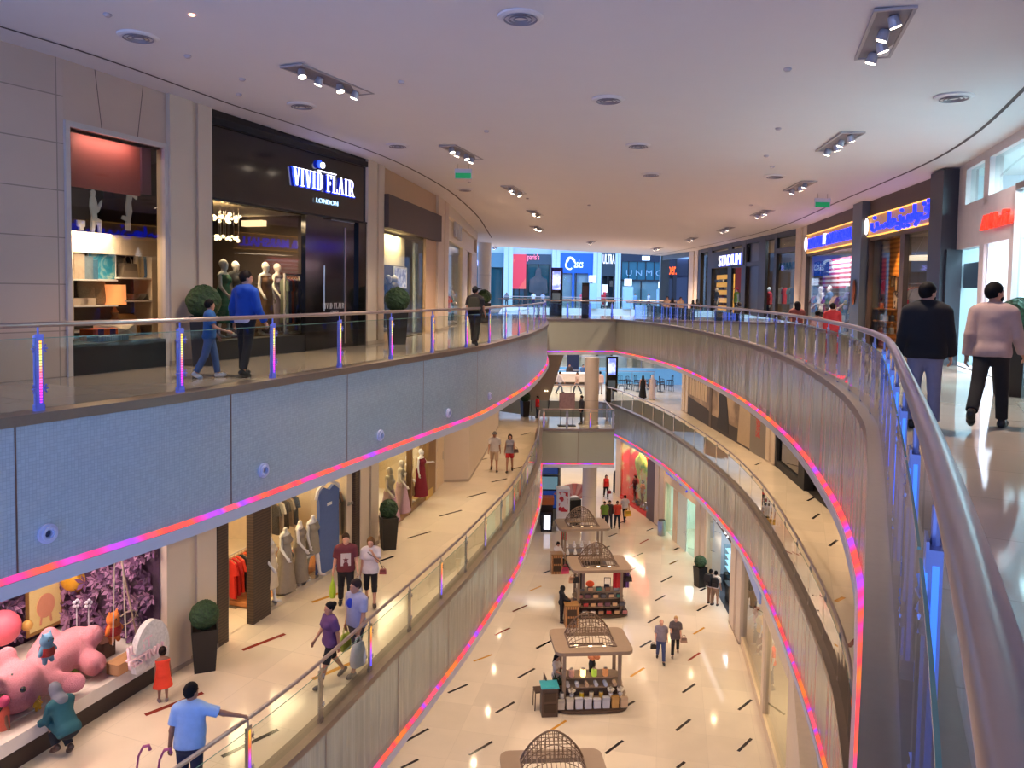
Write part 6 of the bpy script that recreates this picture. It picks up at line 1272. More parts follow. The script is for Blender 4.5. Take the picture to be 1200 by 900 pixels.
b=MB();b.face([(.1,.05,.14),(um-.05,.05,.14),(um-.05,.05,ST1),(.1,.05,ST1)]);b.face([(um+.05,.05,.14),(ue,.05,.14),(ue,.05,ST1),(um+.05,.05,ST1)]);b.obj('window_glass',SHOPG,t)
room(t,.02,wE-.02,ST1,3.0,mat('champagne wall',(214,186,136),.6),WHITEP,fm=FLOOR1)
b=MB();b.box(um+.1,ue+.1,1.9,2.0,0,ST1);b.obj('lit_panel',mat('lit white panel',(230,240,255),.6,emit=(214,232,255),es=1.1),t)
GG='gowned mannequins'
mann('mannequin in a lilac gown nearest the topiary',456,611,dict(top=(200,196,170),top_kind='none',bottom=(168,130,150),bottom_kind='skirt',flare=.42,bhem=.02,hem=1.0),-95,None,1.75,GG,.1,0)
mann('mannequin in a pale lilac gown second in the gown shop window',470,600,dict(top=(214,206,186),top_kind='none',bottom=(180,146,160),bottom_kind='skirt',flare=.40,bhem=.02,hem=1.0),-80,None,1.75,GG,.1,0)
mann('mannequin in a champagne dress by the dividing frame',478,590,dict(bottom=(206,180,130),bottom_kind='dress',flare=.3,bhem=.3),-80,None,1.7,GG,.1,0)
mann('mannequin in a maroon gown with one hand on the hip',493,582,dict(bottom=(120,24,40),bottom_kind='dress',flare=.30,bhem=.03),-100,dict(arms=((10,40,95),(0,10,15))),1.7,GG,.3,0)
x,y=P(493,582,L1);b=MB();b.box(-.45,.45,-.35,.35,0,.3);o=b.obj('display_plinth',mat('gold edged plinth',(206,170,90),.4,.3),None,(x,y,L1),S.rz);tag(o,'gold edged plinth under the maroon gown','plinth')
lamp('AREA',S.w(wE*.5,1.0,ST1-.08),130,(255,226,176),3.4,1.0,(0,0,S.rz))
s_=Seg(B_,(-2.65,30.1),L1);b=MB();b.box(0,s_.L,-.05,.3,0,ST1);b.box(.25,s_.L-.25,-.065,-.05,.05,2.6,1);b.box(s_.L-.36,s_.L-.33,-.08,-.06,1.0,1.3,2);o=b.obj('door_1',[PLASTER,mat('cream service door',(220,196,160),.5),STEEL],None,s_.loc,s_.rz);tag(o,'cream service door beside the gown shop','door',None,'structure')
wallseg('wall_return','beige wall return facing the viewer past the gown shop',(-2.65,30.1),(-1.64,30.3),L1,ST1,PLASTER)
wallseg('wall_left','long beige wall beside the strolling couple',(-1.64,30.3),(-1.15,35.7),L1,ST1,PLASTER);wallseg('wall_left','beige wall leading to the far escalator',(-1.15,35.7),(-.7,42.5),L1,ST1,PLASTER)
wallseg('wall_left','beige cross wall at the far end of the gown shop side',(-8,43.2),(-.7,42.5),L1,ST1,PLASTER)
# ================================================================== middle level, mural side
m811,m905,m985=hit(811,W1R),hit(906,W1R),hit(990,W1R)
S=Seg(m811,m905,L1);wM=S.L
SEP=blotch('sepia photo print',[(0,(60,52,46)),(.4,(124,104,86)),(.6,(176,150,122)),(1,(210,184,150))],.55,.55,dist=1.2)
t=S.thing('wall_mural','large sepia hoarding mural of shirts and a seated woman','mural')
b=MB();b.box(0,wM,-.06,.2,0,ST1);b.obj('print_panel',SEP,t)
b=MB();b.box(0,wM,-.075,-.06,0,.75);b.prism([(0,.75),(wM*.36,.75),(wM*.30,.95),(0,1.15)],-.08,-.06,ax='y');b.obj('dark_counter_print',mat('dark brown print',(62,52,44),.6),t)
b=MB()
for k in range(8):u_=.4+k*wM*.034;b.prism([(u_,1.3),(u_+.34,1.3),(u_+.36,2.2),(u_+.18,2.5),(u_,2.2)],-.075,-.06,ax='y')
b.obj('shirts_print',mat('pale shirt print',(206,182,148),.6),t)
b=MB();c=wM*.52;b.prism([(c-1.0,.2),(c+1.1,.2),(c+.9,1.2),(c+.6,2.0),(c+.35,2.7),(c+.1,3.1),(c-.25,3.0),(c-.35,2.6),(c-.7,2.0),(c-.6,1.2)],-.085,-.06,ax='y');b.obj('woman_print',mat('near black print',(44,38,34),.6),t)
b=MB();c=wM*.74;b.prism([(c-.5,.1),(c+1.6,.1),(c+1.2,2.2),(c+.2,3.2),(c-.2,2.4)],-.08,-.06,ax='y');b.obj('drape_print',mat('pale drape print',(186,164,136),.6),t)
b=MB();b.box(wM*.84,wM,-.09,-.06,0,1.75);b.obj('grey_panel',mat('grey hoarding panel',(134,126,118),.6),t);b=MB();b.box(wM*.9,wM*.94,-.10,-.09,.85,2.0);b.obj('red_text_panel',blotch('red text print',[(0,(190,60,60)),(.5,(190,70,66)),(.55,(150,128,118)),(1,(150,128,118))],9,.6),t)
b=MB();b.box(wM*.34,wM*.37,-.09,-.06,0,ST1);b.obj('panel_joint',mat('brown joint',(104,88,74),.6),t)
e1=hit(916,W1R);pier('beige pillar at the near end of the sepia mural',m905,e1,L1,ST1);pier('beige pillar at the far end of the sepia mural',hit(804,W1R),m811,L1,ST1)
S=Seg(e1,m985,L1);wN=S.L;t=S.thing('shopfront','black framed shoe shop beside the small topiary past the mural','shopfront')
b=MB();b.box(0,.3,-.06,.3,0,ST1);b.box(wN*.45,wN*.55,-.06,.3,0,ST1);b.box(0,wN,-.06,.3,3.2,ST1);b.box(0,wN*.5,-.05,.3,0,.3);b.obj('frame',BLACKM,t)
b=MB();b.face([(.3,.05,.3),(wN*.45,.05,.3),(wN*.45,.05,3.2),(.3,.05,3.2)]);b.obj('window_glass',DARKG,t);room(t,.02,wN,ST1,3,mat('dark shoe shop wall',(70,58,48),.7),fm=DARKW)
rail_of_clothes('rack of dark coats in the black framed shop',S,.5,wN*.42,.8,1.7,[((60,54,50),'charcoal'),((130,110,84),'camel'),((40,38,40),'black'),((110,96,80),'taupe')],'coats in the black framed shop',1.)
wallseg('wall_right','beige wall running towards the viewer past the black framed shop',m985,W1R[-1],L1,ST1,PLASTER);wallseg('wall_right','dim wall at the far end behind the mural',(11.9,52.6),hit(804,W1R),L1,ST1,PLASTER)
# ================================================================== far middle level
totem('tall black information totem with a violet screen on the middle level',pl(716,471,L1),.1,3.2,.8,(.60,.95))
def chair(label,loc,rz,m=None,group='black cafe chairs'):
 t=thing('cafe_chair',label,'chair',loc,rz,group);m=m or BLACKM;b=MB();b.prism([(-.22,-.2),(.22,-.2),(.2,.2),(-.2,.2)],.43,.47);b.obj('seat',m,t)
 b=MB();b.tube([(-.2,.2,.75),(-.12,.24,.86),(.12,.24,.86),(.2,.2,.75)],.02,6);[b.tube([(x,.2,.46),(x*.9,.23,.84)],.014,5)for x in(-.2,-.07,.07,.2)];b.obj('backrest',m,t)
 for x in(-.19,.19):
  for y in(-.17,.17):q=MB();q.tube([(x,y,.44),(x*1.15,y*1.2,0)],.016,5);q.obj('leg',m,t)
 return t
ch0=None;rnd=random.Random(5)
for i in range(14):
 px,py=728+(i%7)*9.5,452+(i//7)*5+(i%2)*1.5;loc=pl(px,py,L1);rz=rnd.uniform(-1.5,1.5)
 lab='black cafe chair %s in the %s row near the far rail'%(('at the totem end','second from the totem end','third from the totem end','in the middle','fifth from the totem end','sixth from the totem end','at the mural end')[i%7],('back','front')[i//7])
 if ch0 is None:ch0=chair(lab,loc,rz)
 else:dup(ch0,loc,rz,lab)
for i in range(4):
 loc=pl(735+i*13,456+(i%2)*3,L1);b=thing('cafe_table','small round black cafe table %s among the black chairs'%('nearest the totem','second from the totem','third from the totem','nearest the mural')[i],'table',loc,0,'cafe tables');q=MB();q.lathe([(.32,.72),(.32,.75)],16);q.obj('table_top',BLACKM,b);q=MB();q.tube([(0,0,0),(0,0,.72)],.03,6);q.lathe([(.22,0),(.22,.02)],14);q.obj('pedestal',BLACKM,b)
b=thing('service_counter','long cream service counter on the far middle level','counter',pl(668,452,L1),.05);q=MB();q.box(-1.6,1.6,-.4,.4,0,1.0);q.obj('body',mat('cream counter',(210,196,184),.4),b);q=MB();q.box(-1.7,1.7,-.48,.48,1.0,1.06);q.obj('worktop',WHITEP,b);q=MB();q.box(-1.6,1.6,-.42,-.4,.1,.35);q.obj('base_panel',BROWNM,b)
b=thing('display_banner','tall dark blue banner stand behind the cream service counter','banner',pl(671,447,L1),0);q=MB();q.box(-.5,.5,-.05,.05,.1,3.2);q.obj('panel',mat('dark blue banner',(30,44,80),.5),b);q=MB();q.box(-.6,.6,-.25,.25,0,.1);q.obj('base',BLACKM,b)
b=thing('sign_stand','small framed poster stand behind the bridge railing','sign',pl(664,499,L1),.1);q=MB();q.box(-.45,.45,-.03,.03,.9,1.9);q.obj('poster',blotch('travel poster',[(0,(70,56,60)),(.5,(150,120,120)),(1,(90,60,56))],3,.6),b);q=MB();[q.box(x-.02,x+.02,-.02,.02,0,.9)for x in(-.35,.35)];q.box(-.5,.5,-.2,.2,0,.04);q.obj('stand',BLACKM,b)
esc=thing('escalator','beige clad escalator rising behind the round column','escalator',(0,0,0));b=MB()
b.prism([(-1.0,L1+.9),(2.35,L1+.9),(3.25,SOF2-.02),(-1.0,SOF2-.02)],47.2,50.8,ax='y');b.obj('truss_cladding',mat('beige truss cladding',(170,156,132),.6),esc)
b=MB();[b.ell((2.1+.14*k,47.15,L1+1.5),.028,8,6)for k in(0,1)];b.obj('side_lights',glow('small warm light',(255,236,210),6),esc)
for i,x in enumerate((1.3,2.4)):b=thing('escalator_balustrade',['dark looped escalator balustrade left of the column','second dark looped escalator balustrade nearer the column'][i],'railing',(x,48.5 if i else 47.5,L1));q=MB();q.tube([(0,.6,.05),(0,0,.3),(0,-.25,.65),(0,-.1,.95),(0,.5,1.0),(0,2.4,1.0)],.035,8);q.obj('handrail',BLACKM,b,smooth='all');q=MB();q.face([(0,.5,.06),(0,2.4,.06),(0,2.4,.97),(0,.5,.97),(0,-.1,.9),(0,-.2,.65),(0,.05,.3)]);q.obj('glass_panel',GLS,b)
S=Seg((-24,93),(26,93),L1);rnd=random.Random(9)
b=MB();b.box(0,50,.5,.8,0,4);o=b.obj('wall_back',PALE,None,S.loc,S.rz);tag(o,'pale back wall of the far middle level','wall',None,'structure')
for i,(u0,w,c,lab)in enumerate(((22,5,(210,180,150),'amber lit shopfront at the far end of the middle level'),(28.5,6,(206,190,180),'cream lit shopfront beyond the aqua fascia'),(36,6,(190,160,140),'brown lit shopfront beyond the aqua fascia columns'))):
 t=S.thing('shopfront',lab,'shopfront',u0,0,0);b=MB();b.box(0,.3,-.1,.3,0,4);b.box(w-.3,w,-.1,.3,0,4);b.box(0,w,-.1,.3,3.1,4);b.box(w*.45,w*.55,-.1,.3,0,3.1);b.obj('frame',BROWNM,t);b=MB();b.box(.3,w-.3,.3,.4,0,3.1);b.obj('interior',blotch('far shop %d'%i,[(0,tuple(int(v*.35)for v in c)),(.5,c),(1,(240,226,206))],1.2,.7,'VORONOI',emit=.4),t)
for i,px in enumerate((726,775)):
 Y=79.;r_=ray(px,430);x=r_[0]/r_[1]*Y;column(['white round column standing past the aqua fascia, totem side','white round column standing past the aqua fascia, mural side'][i],x,Y,L1,SOF2,.75)
railing('glass railing on top of the aqua fascia',[(20,78),(9,78),(-4,78)],1,L1,2.2,'S',start=.2,clips=False)
lamp('AREA',(6,86,SOF2-.1),260,(220,240,255),16,8,(0,0,0),'ceiling_area_lamp')  # cool area lamp hung below the closed ceiling of the far middle level
# ================================================================== ground level shops
ST0=4.86
c776,c796,c825,c836,c869,c881,c935=[hit(p,W0R)for p in(775,785,825,836,869,882,940)]
A_,B_=(7.7,55.),c776;S=Seg(A_,B_,L0);wV=S.L;U=lambda px,py=560,y=0.:S.q(px,py,y)[0]
t=S.thing('shopfront','brown framed shopfront with glowing red script above a red dragon display','shopfront')
zb_=(S.q(735,515)[1]+S.q(770,543)[1])/2
b=MB();b.box(0,.9,-.05,.3,0,ST0);b.obj('side_post',PLASTER,t)
b=MB();b.box(.9,wV,-.08,.3,zb_,ST0);b.box(wV-1.3,wV,-.08,.3,0,zb_);b.obj('brown_cladding',blotch('brown cladding',[(0,(66,48,40)),(1,(92,70,58))],5,.5,'Z',dist=1),t)
ur,zr=S.q(746,521,-.12);b=MB()
def sc(pts,r=.10):b.tube([(ur+x*2.6,-.16,zr-.28+.8*z)for x,z in catmull(pts,5)],r,6)
sc([(0,.7),(.05,.2),(.2,.1),(.3,.4),(.26,.6),(.18,.45),(.3,.2)]);sc([(.36,.2),(.45,.1),(.5,.4),(.55,.15),(.62,.5)]);sc([(.68,.1),(.74,.5),(.8,.7),(.86,.5),(.78,.35),(.9,.2),(1.,.3)]);sc([(.6,-.1),(.75,-.2),(.9,-.1)])
for x,z in((.25,.85),(.34,.85),(.62,.8),(.9,.9)):b.ell((ur+x*2.6,-.16,zr-.28+.8*z),.12,8,6)
b.obj('red_script',glow('red neon script',(255,30,24),4.),t,smooth='all')
ue=wV-1.3;b=MB();b.face([(.9,.05,.25),(ue,.05,.25),(ue,.05,zb_),(.9,.05,zb_)]);b.obj('window_glass',SHOPG,t)
b=MB();b.prism([(.9,-.05),(ue,-.05),(ue,.62),(.9,.62)],0,.25);b.obj('red_stage',mat('red display stage',(206,50,36),.5),t)
RED=blotch('red and floral backdrop',[(0,(214,44,34)),(.46,(206,52,40)),(.54,(196,176,120)),(.66,(150,170,110)),(1,(206,160,120))],.55,.6,emit=.25,dist=.6)
b=MB();b.face([(.9,.62,.25),(ue,.62,.25),(ue,.62,zb_+.3),(.9,.62,zb_+.3)]);b.face([(.92,.05,.25),(.92,.62,.25),(.92,.62,zb_),(.92,.05,zb_)]);b.obj('backdrop',RED,t)
dg=S.thing('paper_dragon','green and yellow paper dragon head in the red display','decoration',U(754,540,.4),.4,S.q(754,548,.4)[1]);ps=[prim((-.3,0,.6),(.1,0,.2),.28,.34,k=.2),prim((.1,0,.2),(.7,0,-.35),.34,.16,k=.2),prim((0,0,.5),(-.35,0,1.1),.16,.05,k=.1),prim((.15,0,.45),(.1,0,1.0),.12,.04,k=.1),prim((-.3,0,.6),(-.9,0,.1),.26,.3,k=.2),prim((-.9,0,.1),(-.7,0,-.8),.3,.18,k=.2)]
for p_ in ps:p_['sq']=np.array([1.,.4,1.])
skin_obj('body',ps,.05,blotch('dragon paper',[(0,(120,180,50)),(.5,(206,206,80)),(.62,(90,160,60)),(1,(230,150,150))],2.2,.6,emit=.15),dg)
for i,(px,c,bt,lab)in enumerate(((744,(60,40,44),(120,40,40),'dark dressed mannequin in the red display'),(753,(226,130,50),(150,40,40),'orange dressed mannequin in the red display'))):
 mannequin(lab,S.w(U(px,580,.3),.3,.25),math.degrees(S.rz)-90,dict(top=c,top_kind='short',bottom=bt,hair_kind='short'),None,'mannequins in the red display')
for i,(px,r_,c)in enumerate(((748,.22,(60,56,54)),(756,.28,(150,150,150)),(763,.34,(110,110,112)),(768,.26,(70,66,66)),(767,.2,(120,190,60)))):
 b=MB();b.ell((0,0,r_),r_,14,10);b.lathe([(r_*.7,0),(r_*.8,.06),(r_*.4,.1)],14);tag(b.obj('gift_ornament',mat('orn_%d_%d_%d'%c,c,.25,.6),None,S.w(U(px,588,.2),.2+.1*(i%2),.25),smooth='all'),'%s round ornament on the red stage'%('small black','silver','large grey','dark grey','lime green')[i],'ornament')
b=MB();[b.tube([(0,0,0),(.35*math.cos(a),0,.9+.3*math.sin(a*2))],.02,5)for a in np.linspace(.3,2.8,7)];tag(b.obj('silver_branches',STEEL,None,S.w(U(766,570,.4),.4,.6),S.rz),'silver branching ornament in the red display','ornament')
lamp('AREA',S.w((.9+ue)/2,.3,zb_-.1),120,(255,220,200),3.5,.5,(0,0,S.rz))
pier('beige pillar with the steel bin at its foot',c776,c796,L0,ST0)
b=thing('litter_bin','brushed steel litter bin standing at the foot of the ground floor pillar','bin',pl(775,627,L0));q=MB();q.lathe([(.22,0),(.24,.02),(.24,.85),(.2,.9)],20);q.obj('body',STEEL,b,smooth=True);q=MB();q.lathe([(.2,.9),(.21,.94),(.12,.96)],20);q.obj('lid',CHAR,b)
b=thing('litter_bin','tall black rounded bin beside the red display window','bin',pl(724,577,L0));q=MB();q.lathe([(.33,0),(.36,.04),(.36,1.35),(.3,1.55),(.14,1.66)],20);q.obj('body',BLACKM,b,smooth=True);q=MB();q.box(-.2,.2,-.38,-.34,1.15,1.3);q.obj('slot',CHAR,b)
S=Seg(c796,c825,L0);wB=S.L;U=lambda px,py=600,y=0.:S.q(px,py,y)[0]
t=S.thing('shopfront','cream shopfront with small blue lettering in two scripts and a blue banner','shopfront')
zt_=3.1;b=MB();b.box(0,wB,-.05,.3,zt_,ST0)
for a,c in((0,.35),(wB*.33,wB*.44),(wB-.15,wB)):b.box(a,c,-.08,.3,0,zt_)
b.obj('cladding',mat('cream ground shopfront',(226,202,166),.5),t)
b=MB();b.face([(.35,.05,.05),(wB*.33,.05,.05),(wB*.33,.05,zt_),(.35,.05,zt_)]);b.face([(wB*.7,.05,.05),(wB-.15,.05,.05),(wB-.15,.05,zt_),(wB*.7,.05,zt_)]);b.obj('window_glass',glass('greenish window',(206,232,220),1.3),t)
b=MB();b.box(wB*.44,wB*.70,-.02,.04,0,zt_);dr=b.obj('door',mat('frosted white door',(216,228,216),.35),t);b=MB();b.ell((wB*.67,-.06,1.05),.05,8,6);b.obj('handle',STEEL,dr)
BLU=mat('blue sign letters',(70,90,200),.5,emit=(50,70,220),es=.5);letters('name_lettering','FINESTY',.55,BLU,t,(.4,-.06,zt_+.55),.04,.02)
b=MB();u_=wB*.52
def sb(pts):b.tube([(u_+x*1.6,-.08,zt_+.45+.5*z)for x,z in catmull(pts,5)],.05,6)
sb([(0,.9),(.02,.3),(.15,.2),(.25,.4),(.35,.2)]);sb([(.4,.6),(.45,.25),(.6,.2),(.66,.5),(.6,.6)]);sb([(.72,.4),(.75,.0),(.65,-.2)]);sb([(.85,.9),(.85,.25),(1.,.25),(1.,.5)])
b.obj('script_lettering',BLU,t,smooth='all')
room(t,.02,wB-.02,zt_+.1,4,mat('mint lit wall',(220,230,220),.6),WHITEP,fm=FLOOR0)
sh=S.thing('display_shelving','white lit wall of small white boxes inside the cream shop','shelving',wB*.72,1.6,0);b=MB();b.box(0,wB*.26,.3,.36,1.0,2.6);b.obj('back_panel',glow('bright shelf panel',(235,242,250),1.0),sh)
for k in range(6):b=MB();b.box(0,wB*.26,0,.3,1.0+k*.3,1.03+k*.3);b.obj('shelf',STEEL,sh)
b=S.thing('roll_up_banner','bright blue roll up banner in the cream shop window','banner',wB*.9,.5,0);q=MB();q.box(-.3,.3,-.02,.02,.06,2.0);q.obj('panel',blotch('blue banner print',[(0,(20,90,180)),(.6,(30,110,200)),(.66,(120,180,220)),(1,(40,120,200))],3,.5),b);q=MB();q.box(-.34,.34,-.12,.12,0,.06);q.obj('base',STEEL,b)
lamp('AREA',S.w(wB*.5,1.4,zt_),150,(224,246,255),3,1.4,(0,0,S.rz))
pier('beige pillar between the cream shop and the brown sign band',c825,c836,L0,ST0)
S=Seg(c836,c869,L0);wX=S.L;U=lambda px,py=650,y=0.:S.q(px,py,y)[0]
t=S.thing('shopfront','shopfront with slanting brown band of white lit lettering by the backpackers','shopfront');zlo=(S.q(839,607)[1]+S.q(867,647)[1])/2;zhi=zlo+.75
b=MB();b.box(0,wX,-.02,.3,zhi,ST0);b.box(0,.12,-.05,.3,0,zhi);b.box(wX-.12,wX,-.05,.3,0,zhi);b.obj('cladding',MATS['cream ground shopfront'],t)
b=MB();b.box(.0,wX,-.14,0,zlo,zhi);b.obj('sign_band',mat('dark taupe band',(66,54,50),.5),t)
WHL=glow('white sign letters',(250,250,255),2.2);me=text_mesh('Ferrellani',.5,.04,.015);ww=max(v.co.x for v in me.vertices);me.transform(Matrix.Scale(wX*.42/ww,4,(1,0,0)));me.materials.clear();me.materials.append(WHL);link('name_lettering',me,t,(wX*.08,-.16,zlo+.2))
b=MB()
def sx_(pts):b.tube([(wX*.6+x*wX*.34,-.17,zlo+.14+.45*z)for x,z in catmull(pts,5)],.035,5)
sx_([(0,1.),(0,.2),(.12,.15),(.2,.4)]);sx_([(.25,.2),(.35,.1),(.4,.45),(.48,.15)]);sx_([(.55,1),(.55,.2)]);sx_([(.62,.4),(.68,.1),(.8,.1),(.84,.5)]);sx_([(.9,.5),(1,.2),(.92,-.1)]);b.obj('script_lettering',WHL,t,smooth='all')
b=MB();b.prism([(wX*.52+.2*math.cos(a),zlo+.38+.3*math.sin(a))for a in np.linspace(0,2*PI,5)[:-1]],-.18,-.15,ax='y');b.obj('emblem',WHL,t)
b=MB();b.face([(.12,.05,.05),(wX*.55,.05,.05),(wX*.55,.05,zlo),(.12,.05,zlo)]);b.obj('window_glass',SHOPG,t)
room(t,.02,wX-.02,zlo+.1,4,mat('grey white wall',(206,210,212),.6),WHITEP,fm=mat('dark grey shop floor',(70,72,78),.25))
b=S.thing('display_cabinet','lit glass display cabinet inside the brown band shop','cabinet',wX*.3,.9,0);q=MB();q.box(-.5,.5,-.25,.25,0,.6);q.obj('base',BLACKM,b);q=MB();q.box(-.5,.5,-.25,.25,.6,2.0);q.obj('glass_case',glass('cabinet glass',(206,230,238),1.),b);q=MB();[q.box(-.46,.46,-.2,.2,z,z+.03)for z in(.9,1.2,1.5,1.8)];q.obj('lit_shelves',glow('icy shelf light',(190,226,240),1.1),b)
b=S.thing('counter','black counter block near the brown band shop entrance','counter',wX*.62,.6,0);q=MB();q.box(-.35,.35,-.3,.3,0,.85);q.obj('body',BLACKM,b);q=MB();q.box(-.4,.4,-.35,.35,.85,.9);q.obj('worktop',CHAR,b)
b=MB();b.box(wX*.45,wX*.55,.9,.96,2.1,2.25);b.obj('red_tag',mat('red tag',(200,40,44),.5),t)
lamp('AREA',S.w(wX*.5,1.2,zlo-.05),130,(226,240,255),2.2,1.2,(0,0,S.rz))
pier('beige pillar past the brown sign band shop',c869,c881,L0,ST0)
S=Seg(c881,c935,L0);wY=S.L;U=lambda px,py=780,y=0.:S.q(px,py,y)[0]
t=S.thing('shopfront','glass fronted ground floor shop with orange dressed mannequins','shopfront');b=MB();b.box(0,wY,-.03,.3,3.6,ST0);b.box(0,wY,-.04,.2,0,.35);b.box(wY*.55,wY*.60,-.04,.2,0,3.6);b.obj('cladding',MATS['cream ground shopfront'],t)
b=MB();b.face([(0,.05,.35),(wY*.55,.05,.35),(wY*.55,.05,3.6),(0,.05,3.6)]);b.face([(wY*.6,.05,.35),(wY,.05,.35),(wY,.05,3.6),(wY*.6,.05,3.6)]);b.obj('window_glass',SHOPG,t)
b=MB();b.box(.3,wY*.5,-.12,-.04,3.75,4.2);b.obj('sign_letters',mat('slate blue sign',(110,120,150),.4,emit=(120,130,170),es=.4),t);room(t,.02,wY,3.7,3.5,mat('cream wall ground',(226,206,170),.6),WHITEP,fm=FLOOR0)
for i,(uu,c,bt,lab)in enumerate(((.6,(220,90,70),(40,60,70),'coral dressed mannequin nearest the pillar in the ground floor glass shop'),(1.5,(226,170,60),(90,50,80),'yellow topped mannequin in the ground floor glass shop'),(3.2,(236,120,30),(70,90,130),'orange dressed mannequin in the ground floor glass shop'),(4.2,(230,80,30),(60,80,110),'red orange mannequin in the ground floor glass shop'))):
 mannequin(lab,S.w(uu,.5,.35),math.degrees(S.rz)-90,dict(top=c,top_kind='short',bottom=bt),None,'mannequins in the ground floor glass shop')
lamp('AREA',S.w(wY*.5,1.2,3.6),120,(255,232,190),4,1.2,(0,0,S.rz))
wallseg('wall_right','cream ground floor wall towards the viewer',c935,W0R[-1],L0,ST0,MATS['cream ground shopfront'])
for i,(px,py,z0,h,c,lab)in enumerate(((639,562,3.0,1.0,(30,50,100),'dark blue wall screen, highest of three at the far ground floor'),(639,577,2.0,.9,(90,120,130),'grey green wall screen in the middle of three'),(640,592,.8,1.2,(24,50,110),'bright blue wall screen, lowest of three'))):
 x,y=P(640,612,L0);b=thing('wall_screen',lab,'screen',(x,y+.3,L0+z0));q=MB();q.box(-.75,.75,0,.12,0,h);q.obj('casing',BLACKM,b);q=MB();q.box(-.7,.7,-.02,0,.05,h-.05);q.obj('screen',mat('screen_%d_%d_%d'%c,c,.3,emit=c,es=.7),b)
x,y=P(640,612,L0);b=MB();b.box(-8,.9,.45,.8,0,ST0);o=b.obj('wall_back',PALEP,None,(x,y,L0));tag(o,'grey wall carrying the three blue screens on the ground floor','wall',None,'structure')
b=thing('poster_post','white square pillar with a red lettered poster behind the carts','pillar',pl(659,620,L0));q=MB();q.box(-.4,.4,-.4,.4,0,2.6);q.obj('shaft',WHITEP,b);q=MB();q.box(-.28,.28,-.42,-.4,1.2,2.4);q.obj('poster',blotch('red poster print',[(0,(196,40,50)),(.5,(190,50,56)),(.56,(236,220,214)),(1,(236,224,220))],4,.6,'VORONOI'),b)
b=thing('lit_poster_stand','low black stand with a bright white lit poster','sign',pl(640,622,L0));q=MB();q.box(-.34,.34,-.2,.2,0,1.1);q.obj('casing',BLACKM,b);q=MB();q.box(-.16,.24,-.22,-.2,.15,1.02);q.obj('screen',blotch('white lit poster',[(0,(240,240,255)),(.6,(225,230,255)),(.7,(150,160,220)),(1,(220,225,250))],2,.5,emit=1.4),b)
b=thing('sale_stand','orange topped display stand behind the lit poster','stand',pl(640,614,L0));q=MB();q.box(-.4,.4,-.3,.3,0,1.3);q.obj('body',BROWNM,b);q=MB();q.box(-.45,.45,-.35,.35,1.3,1.75);q.obj('orange_top',mat('orange board',(220,120,50),.5),b)
ft=thing('pink_fan_display','pink striped fan shaped display behind the ground floor carts','display',pl(672,612,L0),.2)
b=MB()
for k in range(9):a0,a1=PI*.15+PI*.7*k/9,PI*.15+PI*.7*(k+.9)/9;b.prism([(1.5*math.cos(a1)*.3,1.3+1.5*math.sin(a1)*.3),(1.5*math.cos(a0)*.3,1.3+1.5*math.sin(a0)*.3),(1.5*math.cos(a0),1.3+1.2*math.sin(a0)),(1.5*math.cos(a1),1.3+1.2*math.sin(a1))],-.06,.06,k%2,ax='y')
b.obj('fan',[mat('pink stripe',(216,130,130),.6),mat('light pink stripe',(232,180,176),.6)],ft);b=MB();b.box(-.4,.4,-.3,.3,0,1.5);b.obj('base',BLACKM,ft)
for i,(px,py)in enumerate(((664,613),(676,616))):b=thing('black_stool',['black padded stool left of the pink fan display','black padded stool right of the pink fan display'][i],'stool',pl(px,py,L0));q=MB();q.lathe([(.3,.55),(.34,.62),(.3,.70)],14);q.obj('seat',BLACKM,b);q=MB();q.tube([(0,0,0),(0,0,.56)],.05,8);q.lathe([(.26,0),(.26,.03)],14);q.obj('pedestal',CHAR,b)
b=thing('ceiling_monitor','black monitor hanging at the far left of the ground floor','screen',pl(647,590,L0)[:2]+(L0+3.7,));q=MB();q.box(-.5,.5,-.08,.08,0,.6);q.obj('casing',BLACKM,b);q=MB();q.box(-.45,.45,-.1,-.08,.05,.55);q.obj('screen',mat('dim monitor',(50,60,70),.2),b);q=MB();q.tube([(0,0,.6),(0,0,1.16)],.03,6);q.obj('pole',CHAR,b)
b=MB();b.box(XL,XR,96,96.4,L0,SOF1);o=b.obj('wall_back',PALE);tag(o,'pale back wall of the far ground floor','wall',None,'structure')
b=MB();b.box(XL,XR,100,100.4,L1,12);o=b.obj('wall_back',PALE);tag(o,'pale outer back wall beyond the skylit shops','wall',None,'structure')
S=Seg((-10,95),(24,95),L0)
t=S.thing('shopfront','dark fronted shop with red strips at the far end of the ground floor','shopfront',8,0,0);b=MB();b.box(0,10,0,.3,0,4.4);b.obj('cladding',mat('navy far front',(40,50,76),.5),t);b=MB();[b.box(.8+2.4*k,2.4+2.4*k,-.04,0,.4,3.2)for k in range(4)];b.obj('lit_windows',blotch('far red windows',[(0,(150,40,60)),(.5,(60,70,100)),(1,(190,200,210))],.8,.5,'VORONOI',emit=.4),t)
